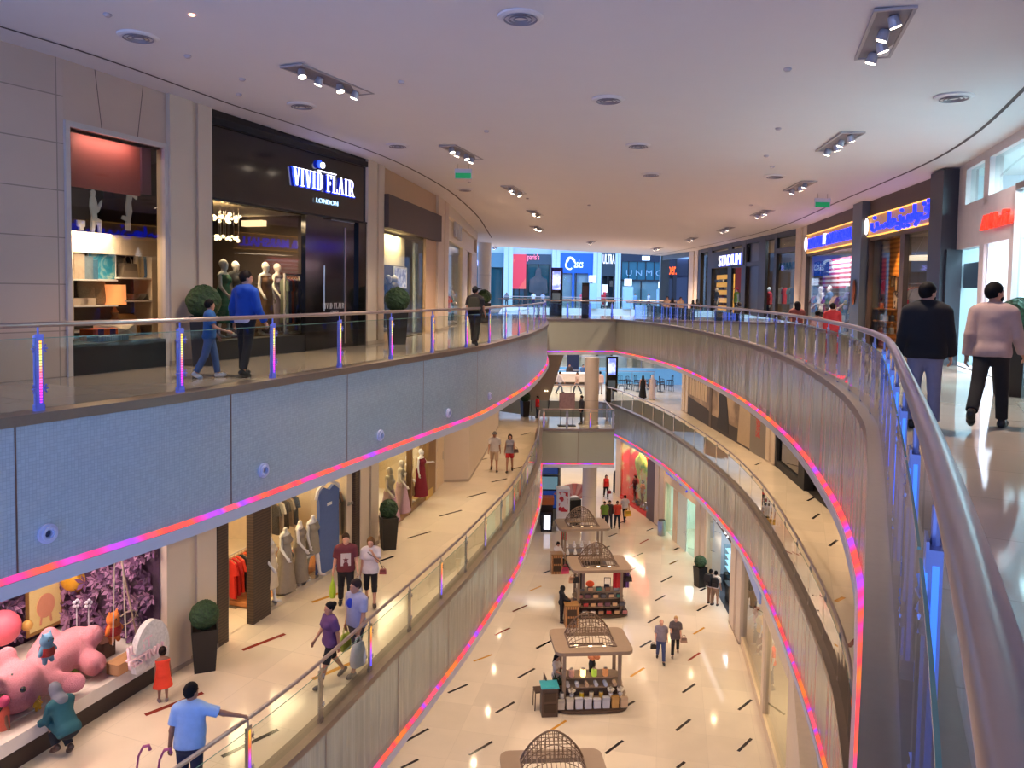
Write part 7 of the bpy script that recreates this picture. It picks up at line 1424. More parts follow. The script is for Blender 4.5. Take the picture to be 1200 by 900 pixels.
# ================================================================== souvenir carts on the ground floor
KS,KZ=1.12,.89
CART=mat('taupe cart canopy',(148,126,104),.5);CARTD=mat('dark cart timber',(84,64,50),.5);LAT=mat('bronze lattice wire',(120,98,80),.4,.4)
def cart(label,x,y,rz,shelves=True):
 t=thing('market_cart',label,'market cart',(x,y,L0),rz);t.scale=(KS,KS,KZ)
 n=26;boat=lambda w,d:[(w*math.copysign(abs(math.cos(a))**.45,math.cos(a)),d*math.copysign(abs(math.sin(a))**.6,math.sin(a)))for a in[2*PI*k/n for k in range(n)]]
 b=MB();b.prism(boat(1.20,.78),.03,.12);b.prism(boat(1.12,.70),.12,.16);b.obj('base',CARTD,t)
 for k,(z,w,d)in enumerate(((.50,1.15,.55),(.86,1.05,.40),(1.16,.95,.26))):b=MB();b.prism(boat(w,d),z-.04,z);b.obj('shelf',CART,t)
 b=MB();b.prism(boat(1.0,.36),.16,.82);b.obj('core',CARTD,t)
 for sx in(-1,1):
  for sy in(-1,1):b=MB();b.box(sx*.88-.05,sx*.88+.05,sy*.40-.05,sy*.40+.05,.12,2.42);b.obj('post',CART,t)
 rr=lambda w,d,r,m_=5:[(sx*(w-r)+r*math.cos(a),sy*(d-r)+r*math.sin(a))for sx,sy,a0 in((1,1,0),(-1,1,PI/2),(-1,-1,PI),(1,-1,1.5*PI))for a in np.linspace(a0,a0+PI/2,m_)]
 o_=rr(1.22,.86,.24);i_=rr(.70,.50,.04);b=MB();N=len(o_)
 for z,f_ in((2.40,1),(2.54,0)):
  for k in range(N):j=(k+1)%N;q=[(*o_[k],z),(*o_[j],z),(*i_[j],z),(*i_[k],z)];b.face(q if not f_ else q[::-1])
 for k in range(N):j=(k+1)%N;b.face([(*o_[k],2.40),(*o_[j],2.40),(*o_[j],2.54),(*o_[k],2.54)]);b.face([(*i_[j],2.40),(*i_[k],2.40),(*i_[k],2.54),(*i_[j],2.54)])
 b.obj('canopy',CART,t)
 og=lambda s:(.74*s,.86*(1-abs(s)**1.7)**.8 if abs(s)<1 else 0)
 b=MB();ys=np.linspace(-.5,.5,7);f=lambda y:.10+.90*((y+.5))**.7
 for k,y_ in enumerate(ys):b.tube([(og(s)[0],y_,2.54+og(s)[1]*f(y_))for s in np.linspace(-1,1,17)],.028 if k in(0,6)else .011,5)
 for s in np.linspace(-1,1,15):b.tube([(og(s)[0],y_,2.54+og(s)[1]*f(y_))for y_ in ys],.028 if abs(s)>.99 else .011,5)
 for z in np.linspace(.1,.75,7):
  ss=[s for s in np.linspace(-1,1,41)if og(s)[1]>=z]
  if ss:b.tube([(og(ss[0])[0],.5,2.54+z),(og(ss[-1])[0],.5,2.54+z)],.011,5)
 for s in np.linspace(-.9,.9,14):b.tube([(og(s)[0],.5,2.54),(og(s)[0],.5,2.54+og(s)[1])],.011,5)
 b.obj('lattice_dome',LAT,t)
 b=MB();b.box(-.7,.7,-.06,.0,2.38,2.42);b.obj('light_track',CARTD,t)
 for x_ in(-.45,0,.45):b=MB();b.lathe([(.05,0),(.06,-.08),(.001,-.08)],10);o=b.obj('spot_lamp',glow('cart spot',(255,230,180),5),t);o.location=(x_,-.03,2.38)
 return t
def cw(c,x,y,z):x,y,z=x*KS,y*KS,z*KZ;a=c.rotation_euler.z;return(c.location.x+x*math.cos(a)-y*math.sin(a),c.location.y+x*math.sin(a)+y*math.cos(a),c.location.z+z)
k1=cart('taupe market cart whose domed canopy alone shows at the frame bottom',*P(648,1003,L0),.08)
k2=cart('taupe market cart stacked with white boxes and candles',*P(690,822,L0),.09)
k3=cart('taupe market cart hung with scarves and rows of purses',*P(700,716,L0),.10)
k4=cart('taupe market cart with white jewellery busts, farthest of the carts',*P(681,662,L0),.11)
rnd=random.Random(21)
def prod(c,x,y,z,name,label,cat,w,d,h,m,grp,lid=None,rz=0.):return box_item(name,label,cat,cw(c,x,y,z),(w,d,h),m,c.rotation_euler.z+rz,grp,lid)
POS=['at the left end','second from the left','third from the left','fourth from the left','fifth from the left','sixth from the left','seventh from the left','at the right end']
g_='parcels on the lowest tier of the white box cart'
for i in range(8):
 c=[(206,196,180),(216,206,190),(206,204,206),(200,200,206),(210,210,214),(196,196,202),(196,150,84),(206,176,140)][i]
 prod(k2,-1.0+i*.285,-.60,.16,'gift_box','%s box %s on the lowest tier of the white box cart'%(('cream','ivory','white','pale grey','white','grey','tan','beige chequered')[i],POS[i]),'box',.25,.14,rnd.uniform(.30,.40),mat('carton %d'%i,c,.6,var=.08),g_,mat('carton lid %d'%i,tuple(int(v*.93)for v in c),.6))
for i in range(7):
 x=-.95+i*.31;lab=POS[min(i,6)]if i<6 else POS[7]
 if i in(1,5,6):b=thing('flower_bunch','bunch of white paper blossoms %s on the second tier'%lab,'ornament',cw(k2,x,-.46,.50),0,'second tier of the white box cart');q=MB();q.lathe([(.05,0),(.08,.1),(.06,.14)],10);q.obj('vase',WHITEG,b);q=MB();[q.ell((.09*math.cos(a)*r,.09*math.sin(a)*r,.2+.05*(2-r)),.055,8,6)for r in(0,1)for a in np.linspace(0,2*PI,6)[:-1]];q.obj('blossoms',mat('ivory blossom',(226,214,190),.8),b)
 else:jar('candle_jar','%s candle jar %s on the second tier'%(('white','','yellow','cream','amber')[i],lab),'candle',cw(k2,x,-.46,.50),[(.07,0),(.08,.02),(.08,.17),(.07,.18)],paint([(226,220,206),(0,0,0),(220,190,40),(230,216,180),(214,170,70)][i],.3),STEEL,[(.075,.18),(.075,.2),(.03,.21)],'second tier of the white box cart')
for i in range(6):
 b=MB();b.tube([(0,-.12,.07),(0,.12,.07)],.07,12);o=b.obj('towel_roll',mat('towel_%d'%i,[(206,200,196),(196,196,206),(190,160,130),(206,206,210),(186,196,214),(214,180,140)][i],.9,bump=.3),None,cw(k2,-.75+i*.30,-.30,.86),k2.rotation_euler.z);tag(o,'%s rolled towel %s on the third tier'%(('white','lilac grey','tan','pale grey','ice blue','peach')[i],POS[i]if i<5 else POS[7]),'towel','rolled towels on the white box cart')
for i in range(4):jar('lantern_jar','glass jar of %s %s on the top tier'%(('pink salts','lit amber wax','lime pebbles','orange beads')[i],('at the left','in the middle','right of the middle','at the right')[i]),'jar',cw(k2,-.6+i*.36,-.16,1.16),[(.09,0),(.1,.02),(.1,.22),(.06,.26)],mat('jar fill %d'%i,[(206,150,130),(255,226,170),(170,200,70),(226,150,90)][i],.3,emit=[(206,150,130),(255,220,150),(170,200,70),(226,150,90)][i],es=[.1,1.6,.3,.2][i]),STEEL,[(.065,.26),(.065,.29),(.02,.3)],'jars on the white box cart')
b=thing('flower_bunch','orange paper flower bunch in a dark vase hanging under the white box cart canopy','ornament',cw(k2,.1,.1,1.16));q=MB();q.lathe([(.10,0),(.13,.3),(.08,.5)],12);q.obj('vase',BLACKM,b);q=MB();[q.ell((rnd.uniform(-.22,.22),rnd.uniform(-.1,.1),.6+rnd.uniform(-.08,.12)),.09,8,6)for _ in range(14)];q.obj('blossoms',mat('apricot blossom',(226,140,90),.8),b)
b=thing('fern_bunch','bunch of glossy dark leaves at the left end of the white box cart','plant',cw(k2,-1.0,-.15,.5));q=MB()
for i in range(26):a,l_=rnd.uniform(0,2*PI),rnd.uniform(.2,.45);e=(l_*math.cos(a)*.7,l_*math.sin(a)*.7,.3+l_*.8);q.face([(0,0,.1),(e[0]*.5+.04*math.sin(a),e[1]*.5-.04*math.cos(a),e[2]*.6),e,(e[0]*.5-.04*math.sin(a),e[1]*.5+.04*math.cos(a),e[2]*.6)])
q.obj('foliage',mat('dark leaf',(36,60,36),.4),b);q=MB();q.lathe([(.1,0),(.14,.2),(.12,.22)],12);q.obj('pot',CARTD,b)
def side_stand(label,px,py,top,h=1.0,m=CARTD,glass_=False):
 b=thing('side_cabinet',label,'cabinet',pl(px,py,L0),.1);q=MB();q.box(-.28,.28,-.24,.24,0,h);q.obj('body',m,b);q=MB();q.box(-.31,.31,-.27,.27,h,h+.05);q.obj('top_panel',paint(top,.3),b);q=MB();q.box(-.2,.2,-.26,-.24,.15,h*.45);q.box(-.2,.2,-.26,-.24,h*.55,h*.85);q.obj('door',mat('dark cabinet door',(60,40,26),.4),b);return b
side_stand('brown side stand with a turquoise leaflet top beside the white box cart',643,836,(60,170,180))
side_stand('honey timber cabinet at the left end of the purse cart',669,733,(150,110,64),.95,WOOD)
side_stand('honey timber cabinet behind the seated vendor',652,671,(150,110,64),1.0,WOOD)
def highchair(label,px,py,rz):
 t=thing('high_chair',label,'chair',pl(px,py,L0),rz);q=MB();q.box(-.2,.2,-.2,.2,.62,.67);q.obj('seat',CARTD,t);q=MB();q.box(-.2,-.16,.17,.2,.67,1.15);q.box(.16,.2,.17,.2,.67,1.15);q.box(-.2,.2,.17,.2,1.0,1.15);q.obj('backrest',CARTD,t)
 for x in(-.18,.18):
  for y in(-.18,.18):q=MB();q.tube([(x,y,.62),(x*1.1,y*1.1,0)],.02,6);q.obj('leg',CARTD,t)
 return t
highchair('slim dark high chair left of the turquoise topped stand',632,829,-1.4)
g_='purses on the purse cart';CC=[(150,110,84),(196,160,120),(206,170,136),(170,130,104),(206,170,130),(196,196,190),(170,110,110),(60,130,120),(180,60,60),(90,90,100),(220,206,196),(110,70,90)]
for r,(y,z,n,nm)in enumerate(((-.62,.16,7,'lowest tier'),(-.48,.50,7,'second tier'),(-.33,.86,6,'third tier'),(-.18,1.16,5,'top tier'))):
 for i in range(n):
  c=CC[(i*5+r*3)%12];x=(-.98+1.96*i/(n-1))*(1-.09*r);nmz=('dark trimmed','cream fronted','peach fronted','rosy','teal trimmed','white topped','plum')[(i+r)%7]
  q=thing('purse','%s purse %s on the %s of the purse cart'%(nmz,POS[i]if i<n-1 else POS[7],nm),'bag',cw(k3,x,y,z),k3.rotation_euler.z,g_);b=MB();b.prism([(-.115,0),(.115,0),(.125,.12),(.10,.19),(-.10,.19),(-.125,.12)],-.06,.06,ax='y');b.obj('pouch',paint((58,44,50),.5),q);b=MB();b.box(-.11,.11,-.075,-.06,.03,.17);b.obj('flap',paint(c,.5),q)
for i,(x,c,lab)in enumerate(((.62,(190,36,46),'scarlet scarf hanging at the right of the purse cart'),(.74,(206,60,60),'red scarf hanging second at the right of the purse cart'),(.86,(196,90,100),'rose scarf hanging third at the right of the purse cart'),(1.0,(70,40,50),'dark wine scarf at the right corner of the purse cart'),(1.12,(130,90,150),'lavender scarf at the right corner of the purse cart'),(-.82,(60,50,50),'dark bag strap bundle hanging at the left of the purse cart'),(-.70,(150,130,120),'taupe striped scarf hanging at the left of the purse cart'))):
 b=MB();xs=np.linspace(0,.2,9);A=[(x_,.03*math.sin(x_*70),-.85)for x_ in xs];B=[(x_,.03*math.sin(x_*70),0)for x_ in xs];b.strip(A,B);b.strip([(p[0],p[1]+.02,p[2])for p in A][::-1],[(p[0],p[1]+.02,p[2])for p in B][::-1]);tag(b.obj('scarf',cloth(c),None,cw(k3,x-.1,-.42,2.36),k3.rotation_euler.z,smooth='all'),lab,'scarf','scarves on the purse cart')
for i,(x,c,lab)in enumerate(((-1.15,(200,150,110),'tan straw bag hanging off the left canopy edge'),(-1.0,(30,28,30),'black bag hanging beside the tan straw bag'),(1.15,(50,30,34),'dark leather bag hanging off the right canopy edge'))):handbag(lab,cw(k3,x,-.45,1.75),c,k3.rotation_euler.z,1.1,'hanging bags on the purse cart')
b=MB();b.ell((0,0,.12),(.2,.14,.14),12,8);tag(b.obj('sun_hat',mat('orange straw hat',(236,90,40),.8),None,cw(k3,-.35,-.1,1.36),smooth='all'),'bright orange hat on the purse cart top tier','hat')
b=thing('table_mirror','small upright mirror on the purse cart','mirror',cw(k3,.38,-.05,1.16));q=MB();q.box(-.15,.15,-.015,.015,.05,.55);q.obj('frame',BLACKM,b);q=MB();q.box(-.13,.13,-.02,-.015,.07,.53);q.obj('mirror_glass',mat('mirror',(230,230,230),.03,1.),b)
g_='white jewellery busts on the farthest cart'
for i in range(10):
 x,y,z=-.75+(i%5)*.36,-.42+.22*(i//5),.86+.34*(i//5);b=thing('jewellery_bust','white jewellery bust %s in the %s row of the farthest cart'%(POS[i%5]if i%5<4 else POS[7],('front','back')[i//5]),'display bust',cw(k4,x,y,z),0,g_);q=MB();q.lathe([(.09,0),(.10,.08),(.06,.18),(.035,.24),(.035,.3)],12);q.obj('bust',WHITEG,b,smooth=True);q=MB();q.tube([(.07*math.cos(a),.07*math.sin(a)-.02,.13+.04*math.sin(a))for a in np.linspace(0,2*PI,13)[:-1]],.008,5,closed=True);q.obj('necklace',GOLD,b)
for i in range(7):prod(k4,-.95+i*.31,-.55,.50,'jewellery_tray','%s jewellery tray %s on the front shelf of the farthest cart'%(('bronze','amber','grey','copper','olive','red','brown')[i],POS[i]if i<6 else POS[7]),'tray',.26,.14,.10,paint([(130,100,60),(180,130,60),(120,116,110),(150,90,60),(110,104,70),(170,50,40),(90,64,44)][i]),'jewellery trays on the farthest cart')
b=MB();xs=np.linspace(0,.3,7);b.strip([(x_,.03*math.sin(x_*50),-.4)for x_ in xs],[(x_,.03*math.sin(x_*50),0)for x_ in xs]);tag(b.obj('small_flag',blotch('green white red cloth',[(0,(40,120,60)),(.4,(40,120,60)),(.45,(230,226,220)),(.55,(230,226,220)),(.6,(200,40,40)),(1,(200,40,40))],3,.8,'X'),None,cw(k4,-1.1,-.5,2.2)),'small red and green flag hanging at the left of the farthest cart','flag')
# ================================================================== planters
planter('topiary ball in a dark planter by the pillar left of the dark oak doorway',pl(240,783,L1),.85,.28,.25)
planter('topiary ball in a dark planter between the two dress shops',(P(447,641,L1)[0]+.22,P(447,641,L1)[1]-.1,L1),.95,.27,.24)
planter('small topiary in a dark planter at the far end near the escalator',pl(615,488,L1),.95,.32,.24)
planter('topiary ball in a dark planter at the near end of the sepia mural',pl(925,542,L1),.95,.27,.24)
planter('topiary ball in a dark planter beside the black shopfront window',(*P(239,428,0),0),1.0,.34,.27)
planter('topiary ball in a dark planter in front of the circle pattern window',(P(450,403,0)[0]+.38,P(450,403,0)[1],0),1.0,.36,.27)
planter('topiary ball in a dark planter by the round far column',(*P(567,378,0),0),1.0,.36,.27)
planter('topiary in a dark planter at the right frame edge by the white shop',(P(1206,462,0)[0]-.35,P(1206,462,0)[1]-.2,0),.95,.36,.3)
planter('dark rounded topiary planter beside the backpackers on the ground floor',pl(820,687,L0),1.0,.3,.26)
# ================================================================== people on the top level
K=(16,16,18)
man1=person('bearded person in a beige grey sweater and black trousers walking past the white shop',(*P(1158,501,0),0),50,1.80,dict(top=(176,150,140),top_kind='long',hem=.88,bottom=K,shoes=(14,13,13),hair=(16,13,12),beard=1,skin=(176,124,96),fat=1.1),dict(legs=((-24,22),(12,2)),arms=((-10,7,14),(14,12,20)),yaw=44,lean=1),.009)
man2=person('bearded person in a black sweater and grey trousers standing behind the thick handrail',(5.02,9.3,0),64,1.76,dict(top=(14,13,15),top_kind='long',hem=.86,bottom=(120,120,140),shoes=(30,28,28),hair=(20,16,14),beard=1,skin=(190,138,110),fat=1.18,loose=.02),dict(legs=((4,3),(-3,3)),arms=((2,9,10),(4,9,16)),yaw=42,nod=2),.010)
man3=person('person in a blue hooded sweatshirt and black trousers walking towards the black shopfront',(*P(288,441,0),0),66,1.86,dict(top=(24,74,166),top_kind='long',hood=1,hem=.98,under=(214,206,214),bottom=(26,26,34),shoes=(26,26,30),hair=(30,22,18),skin=(186,134,108)),dict(legs=((6,4),(-8,10)),arms=((-6,12,25),(8,10,20)),yaw=28,nod=4),.010)
person('child in a blue top and jeans reaching towards the taller companion',(*P(246,443,0),0),20,1.36,dict(top=(36,92,150),top_kind='short',bottom=(70,100,150),shoes=(220,220,224),hair=(22,18,16),skin=(176,126,98)),dict(legs=((14,6),(-14,12)),arms=((5,8,30),(25,10,45)),yaw=-25),.010)
def at2(px,py,Y):
 r=ray(px,py);return(float(r[0]/r[1]*Y),Y,0)
cap=person('person in a dark cap and black shirt walking away by the cream shopfront',at2(557,350,22.5),80,1.72,dict(top=(34,28,30),top_kind='short',bottom=(44,42,44),shoes=K,hair_kind='cap',cap=(32,30,32),hair=(26,20,18),fat=1.2),dict(WALK,yaw=20),.014)
b=thing('backpack','dark olive backpack on the person in the dark cap','bag',tuple(in_world(cap,'back')-Vector((0,0,.22))),cap.rotation_euler.z);q=MB();q.prism([(-.15,0),(.15,0),(.16,.3),(.1,.42),(-.1,.42),(-.16,.3)],-.10,.09,ax='y');q.obj('pouch',mat('olive pack',(60,56,34),.7),b);q=MB();q.box(-.11,.11,-.15,-.10,.04,.2);q.obj('front_pocket',mat('olive pack',(60,56,34)),b)
def crowd(lst,z):
 for lab,loc,hdg,H,o,po in lst:person(lab,loc,hdg,H,dict(dict(face=0,shoes=(30,28,28)),**o),po,.022)
crowd([
('person with long dark hair in a brown top near the flag window',at2(934,358,21),95,1.42,dict(top=(120,60,50),top_kind='short',bottom=(60,50,50),hair_kind='long'),STROLL),
('small child with tied dark hair beside the adult in red',at2(958,364,20),95,1.20,dict(top=(150,110,104),top_kind='short',bottom=(90,70,80),hair_kind='bun'),STROLL),
('person in a long red tunic in front of the flag window',at2(976,356,20),80,1.40,dict(top=(170,34,36),top_kind='long',bottom=(160,30,34),hem=.62),STROLL),
('person in dark clothes leaning by the sports shop doorway',at2(866,362,30),110,1.30,dict(top=(30,28,32),top_kind='long',bottom=(40,40,46)),STAND),
('person in a black robe at the beige pillar of the sports shop',at2(812,357,44),100,1.25,dict(bottom=(18,18,20),bottom_kind='dress',bhem=.05,flare=.26,hair_kind='hijab',hair=(18,18,20)),STAND),
('second person in a black robe at the beige pillar of the sports shop',at2(817,355,45),100,1.32,dict(bottom=(22,22,26),bottom_kind='dress',bhem=.05,flare=.26,hair_kind='hijab',hair=(20,20,24)),STAND),
('person in a beige top leaning on the far bridge rail',at2(782,354,47.6),250,1.42,dict(top=(190,160,140),top_kind='long',bottom=(60,54,60)),STAND),
('person in a black headscarf between two in beige at the far bridge rail',at2(788,356,47.4),265,1.34,dict(bottom=(26,24,28),bottom_kind='dress',bhem=.1,hair_kind='hijab',hair=(20,18,20)),STAND),
('person in a tan top bent at the right of the trio on the far bridge',at2(797,355,47.2),280,1.40,dict(top=(170,140,116),top_kind='short',bottom=(50,46,50)),dict(STAND,lean=8)),
('person in a dark coat walking before the teal glass shop',at2(732,356,62+18),270,1.6,dict(top=(40,44,54),top_kind='long',bottom=(30,34,44)),WALK),
('person in a pale blue top before the teal glass shop',at2(744,356,80.5),250,1.6,dict(top=(130,170,196),top_kind='short',bottom=(70,110,150)),WALK),
('person in white walking near the orange red lettering',at2(760,356,80),200,1.6,dict(top=(206,210,214),top_kind='short',bottom=(40,46,60)),WALK2),
('person in a red shirt before the white light box',at2(707,356,80.2),270,1.6,dict(top=(190,40,46),top_kind='short',bottom=(40,44,60)),STROLL),
('person in dark clothes beside the red shirt before the light box',at2(711,356,80.8),300,1.65,dict(top=(60,40,44),top_kind='short',bottom=(30,34,50)),WALK),
('person in a coral top before the blue sports shop',at2(682,356,80.5),250,1.6,dict(top=(220,90,110),top_kind='short',bottom=(60,60,90)),STAND),
('person in white with a child sized frame at the poster shop door',at2(625,357,80.3),260,1.5,dict(top=(206,206,214),top_kind='short',bottom=(60,40,80)),STAND),
('person in grey at the poster shop door',at2(636,357,80.6),280,1.5,dict(top=(150,160,180),top_kind='short',bottom=(40,50,70)),WALK),
('person seated in grey before the pale pilaster left of the magenta shop',at2(593.5,358,80),270,1.45,dict(top=(90,96,104),top_kind='long',bottom=(60,64,70)),STAND),
('dark haired person in a brown top by the white shop window',(*P(1128,416,0),0),100,1.5,dict(top=(110,80,74),top_kind='long',bottom=(50,90,160),hair_kind='long'),STAND),
],0)
# ================================================================== people on the middle level
m1=person('person in a maroon star print T-shirt carrying a green bag',(*P(405,713,L1),L1),282,1.80,dict(top=(112,50,58),bottom=(28,26,32),shoes=(24,22,24),hair=(60,42,30),skin=SKIN_L,fat=1.12,hair_kind='short'),dict(legs=((20,6),(-14,12)),arms=((14,10,28),(-6,10,10)),yaw=0,nod=4),.010)
b=MB();b.box(-.115,.115,0,.003,0,.30);st=b.obj('shirt_print',mat('cream shirt print',(206,190,186),.8),m1);cpos=m1['chest'];st.location=(0,cpos[1]+.062,cpos[2]-.20);
b=MB();b.prism([(.075*(1 if i%2==0 else .42)*math.sin(PI*i/5),.14+.075*(1 if i%2==0 else .42)*math.cos(PI*i/5))for i in range(10)],.003,.006,ax='y');b.obj('star_print',cloth((112,50,58)),st)
bag_in_hand(m1,'hand_r','lime green carrier bag held by the person in the maroon T-shirt',(170,200,40),(.30,.14,.38))
w1_=person('person in a white blouse and black cropped trousers with a hand at the face',(*P(434,709,L1),L1),276,1.64,dict(top=(222,212,214),top_kind='short',fem=1,bottom=(26,24,28),bottom_kind='capri',shoes=(70,50,44),hair=(120,84,50),hair_kind='bob',skin=SKIN_L,hem=.84,loose=.02),dict(legs=((12,4),(-10,12)),arms=((38,6,125,25),(2,8,12)),yaw=4,nod=10),.010)
bag_in_hand(w1_,'hand_r','white carrier bag held by the person in the white blouse',(220,214,214),(.24,.1,.34));p_=in_world(w1_,'hand_l');handbag('small rose leather shoulder bag on the person in the white blouse',(p_.x+.28,p_.y-.02,L1+.86),(150,66,66),0,.55)
b=MB();n_=in_world(w1_,'neck');b.tube([(n_.x-.05,n_.y-.14,n_.z-.04),(p_.x+.2,p_.y-.1,L1+1.2),(p_.x+.28,p_.y-.04,L1+1.0)],.008,5);tag(b.obj('bag_strap',mat('dark strap',(40,34,40),.6)),'thin dark strap of the rose shoulder bag','strap')
w2=person('person in a purple T-shirt and black shorts walking by the glass railing',(*P(386,800,L1),L1),222,1.60,dict(top=(92,58,104),fem=1,bottom=(22,20,26),bottom_kind='knee',shoes=(90,84,84),hair=(20,16,18),hair_kind='bun',skin=SKIN_M,hem=.86),dict(legs=((20,4),(-20,16)),arms=((-14,8,12),(16,8,18)),yaw=8),.010)
m2=person('person in a pale grey blue shirt and dark shorts carrying bags by the railing',(*P(417,787,L1),L1),236,1.86,dict(top=(150,150,176),bottom=(58,54,62),bottom_kind='knee',shoes=(110,104,100),hair=(46,34,34),skin=SKIN_M,fat=1.1),dict(legs=((14,4),(-14,14)),arms=((10,8,20),(-4,8,10)),yaw=20,nod=6),.010)
bag_in_hand(m2,'hand_r','yellow and green carrier bag between the purple and grey blue shirts',(150,170,60),(.26,.12,.34));bag_in_hand(m2,'hand_l','large white carrier bag held by the person in the grey blue shirt',(206,204,212),(.34,.16,.46))
b=MB();b.ell((0,0,0),(.07,.03,.10),10,8);cp=in_world(m2,'chest');tag(b.obj('blue_pouch',mat('royal blue pouch',(40,60,170),.6),None,(cp.x-.03,cp.y-.01,cp.z+.1)),'royal blue pouch on the chest of the grey blue shirt','pouch')
c1=person('person in a white T-shirt and beige shorts strolling beside red shorts',(*P(579,552,L1),L1),272,1.68,dict(top=(214,204,194),bottom=(196,170,140),bottom_kind='knee',shoes=(80,66,56),hair_kind='cap',cap=(90,84,86),skin=SKIN_M,hair=(50,38,30)),WALK,.014)
c2=person('person in a grey vest and red shorts strolling with a brown bag',(*P(597,553,L1),L1),268,1.60,dict(top=(150,146,150),top_kind='none',fem=1,bottom=(200,36,44),bottom_kind='shorts',shoes=(60,46,40),hair=(40,28,22),hair_kind='long',skin=SKIN_M),WALK2,.014)
p_=in_world(c2,'hand_l');handbag('brown bag on the arm of the person in red shorts',(p_.x+.05,p_.y,p_.z+.1),(110,80,60),0,.7)
girl=person('small child in an orange red dress looking into the toy window',(*P(191,822,L1),L1),118,.98,dict(bottom=(240,70,40),bottom_kind='dress',bhem=.50,flare=.26,shoes=(130,110,110),hair=(30,18,16),hair_kind='bun',skin=SKIN_B),STAND,.009,kid=True)
px_,py_=P(222,812,L1+1.72)
lm=person('person in a light blue shirt leaning with one hand on the handrail',(px_,py_,L1),94,1.80,dict(top=(150,180,220),bottom=(36,44,70),shoes=(30,28,28),hair=(22,18,18),skin=SKIN_B,fat=1.15,hem=.90),dict(legs=((4,2),(-4,4)),arms=((-6,10,20),(18,66,10)),lean=6,yaw=30),.009)
x,y=P(72,890,L1);x+=.12;kn=person('person in a green patterned top and grey headscarf squatting at the toy window',(x,y,L1),150,1.62,dict(top=(30,84,92),top_kind='long',fem=1,bottom=(22,22,26),shoes=(70,50,40),hair=(110,112,120),hair_kind='hijab',skin=SKIN_M,hem=.86),dict(legs=((98,128),(82,126)),arms=((55,6,35),(50,6,40)),lean=32,nod=10),.010)
b=MB()
x,y=P(4,893,L1);ch_=person('small child in a coral top and black leggings cut by the frame edge',(x,y,L1),60,1.05,dict(top=(230,106,84),top_kind='none',bottom=(20,18,20),shoes=(40,36,40),hair=(60,34,24),hair_kind='long',skin=SKIN_B),STAND,.010,kid=True)
for i,px in enumerate((158,183)):
 x,y=P(px-4,880+i*4,L1+1.0);b=thing('pushchair_handle',['pink hooked pushchair handle left of the blue shirt','pink hooked pushchair handle nearest the blue shirt'][i],'pushchair',(x,y,L1));q=MB();q.tube([(0,0,0),(.02,.05,.5),(.05,.1,.86),(.10,.13,.98),(.18,.14,1.0),(.2,.14,.93)],.016,8);q.obj('tube',mat('magenta tube',(150,60,110),.4),b,smooth='all');q=MB();q.tube([(.10,.13,.98),(.18,.14,1.0),(.2,.14,.93)],.024,8);q.obj('grip',mat('pink grip',(180,90,130),.6),b,smooth='all');q=MB();q.lathe([(.07,-.02),(.07,.02)],14);w=q.obj('wheel',BLACKM,b);w.rotation_euler.y=PI/2;w.location.z=.07
crowd([
('person in a white robe standing by the black cafe chairs',pl(764,468,L1),270,1.75,dict(bottom=(214,196,190),bottom_kind='dress',bhem=.05,flare=.25,hair_kind='hijab',hair=(220,206,200)),STAND),
('person in a black robe beside the white robe',pl(753,467,L1),260,1.65,dict(bottom=(18,18,20),bottom_kind='dress',bhem=.05,flare=.28,hair_kind='hijab',hair=(16,16,18)),STAND),
('person in pale clothes striding left of the service counter',pl(656,461,L1),20,1.65,dict(top=(196,186,190),top_kind='long',bottom=(90,100,120)),WALK),
('person in a checked beige shirt by the service counter',pl(676,462,L1),200,1.65,dict(top=(186,160,150),top_kind='short',bottom=(70,76,90)),WALK2),
('person in dark clothes behind the service counter',pl(667,450,L1),270,1.65,dict(top=(60,50,54),top_kind='long',bottom=(40,40,44)),STAND),
('person in a blue top at the end of the service counter',pl(683,451,L1),270,1.65,dict(top=(60,90,130),top_kind='short',bottom=(40,44,60)),STAND),
('person in pink behind the round column on the middle level',pl(703,462,L1),100,1.7,dict(top=(196,166,160),top_kind='long',bottom=(150,140,140)),STAND),
('person in a bright red top beside the escalator balustrade',(1.6,47.3-1.2,L1),200,1.3,dict(top=(220,30,34),top_kind='short',bottom=(40,36,40)),STAND),
('person in dark clothes leaning on the far side bridge rail',pl(681,497,L1),180,1.65,dict(top=(44,42,46),top_kind='long',bottom=(36,36,42)),STAND),
],L1)
# ================================================================== people on the ground floor
g1=person('person in a checked grey shirt and blue jeans walking hand in hand',(*P(774,775,L0),L0),262,1.70,dict(top=(140,130,140),bottom=(70,80,120),shoes=(40,36,36),hair=(70,60,54),hair_kind='balding',skin=SKIN_L,fat=1.2),WALK,.014)
g2=person('person with short blond hair in a dark patterned blouse walking hand in hand',(*P(791,768,L0),L0),258,1.62,dict(top=(96,84,84),top_kind='short',fem=1,bottom=(24,22,26),shoes=(150,130,120),hair=(200,160,110),hair_kind='short',skin=SKIN_L,hem=.76,loose=.03),dict(WALK2,arms=((14,8,20),(30,10,70))),.014)
p_=in_world(g1,'hand_r');handbag('small black bag held by the person in the checked shirt',(p_.x-.05,p_.y,p_.z-.2),(26,24,26),0,.8);p_=in_world(g2,'hand_l');handbag('beige shoulder bag of the person with blond hair',(p_.x+.1,p_.y,p_.z-.1),(176,140,120),0,.9)
person('person in black with a black headscarf at the purse cart',(*P(658,729,L0),L0),10,1.62,dict(top=(22,20,24),top_kind='long',fem=1,bottom=(20,20,24),shoes=(24,22,24),hair=(18,16,18),hair_kind='hijab',hem=.78),dict(STAND,arms=((25,8,40),(30,8,40)),nod=15),.014)
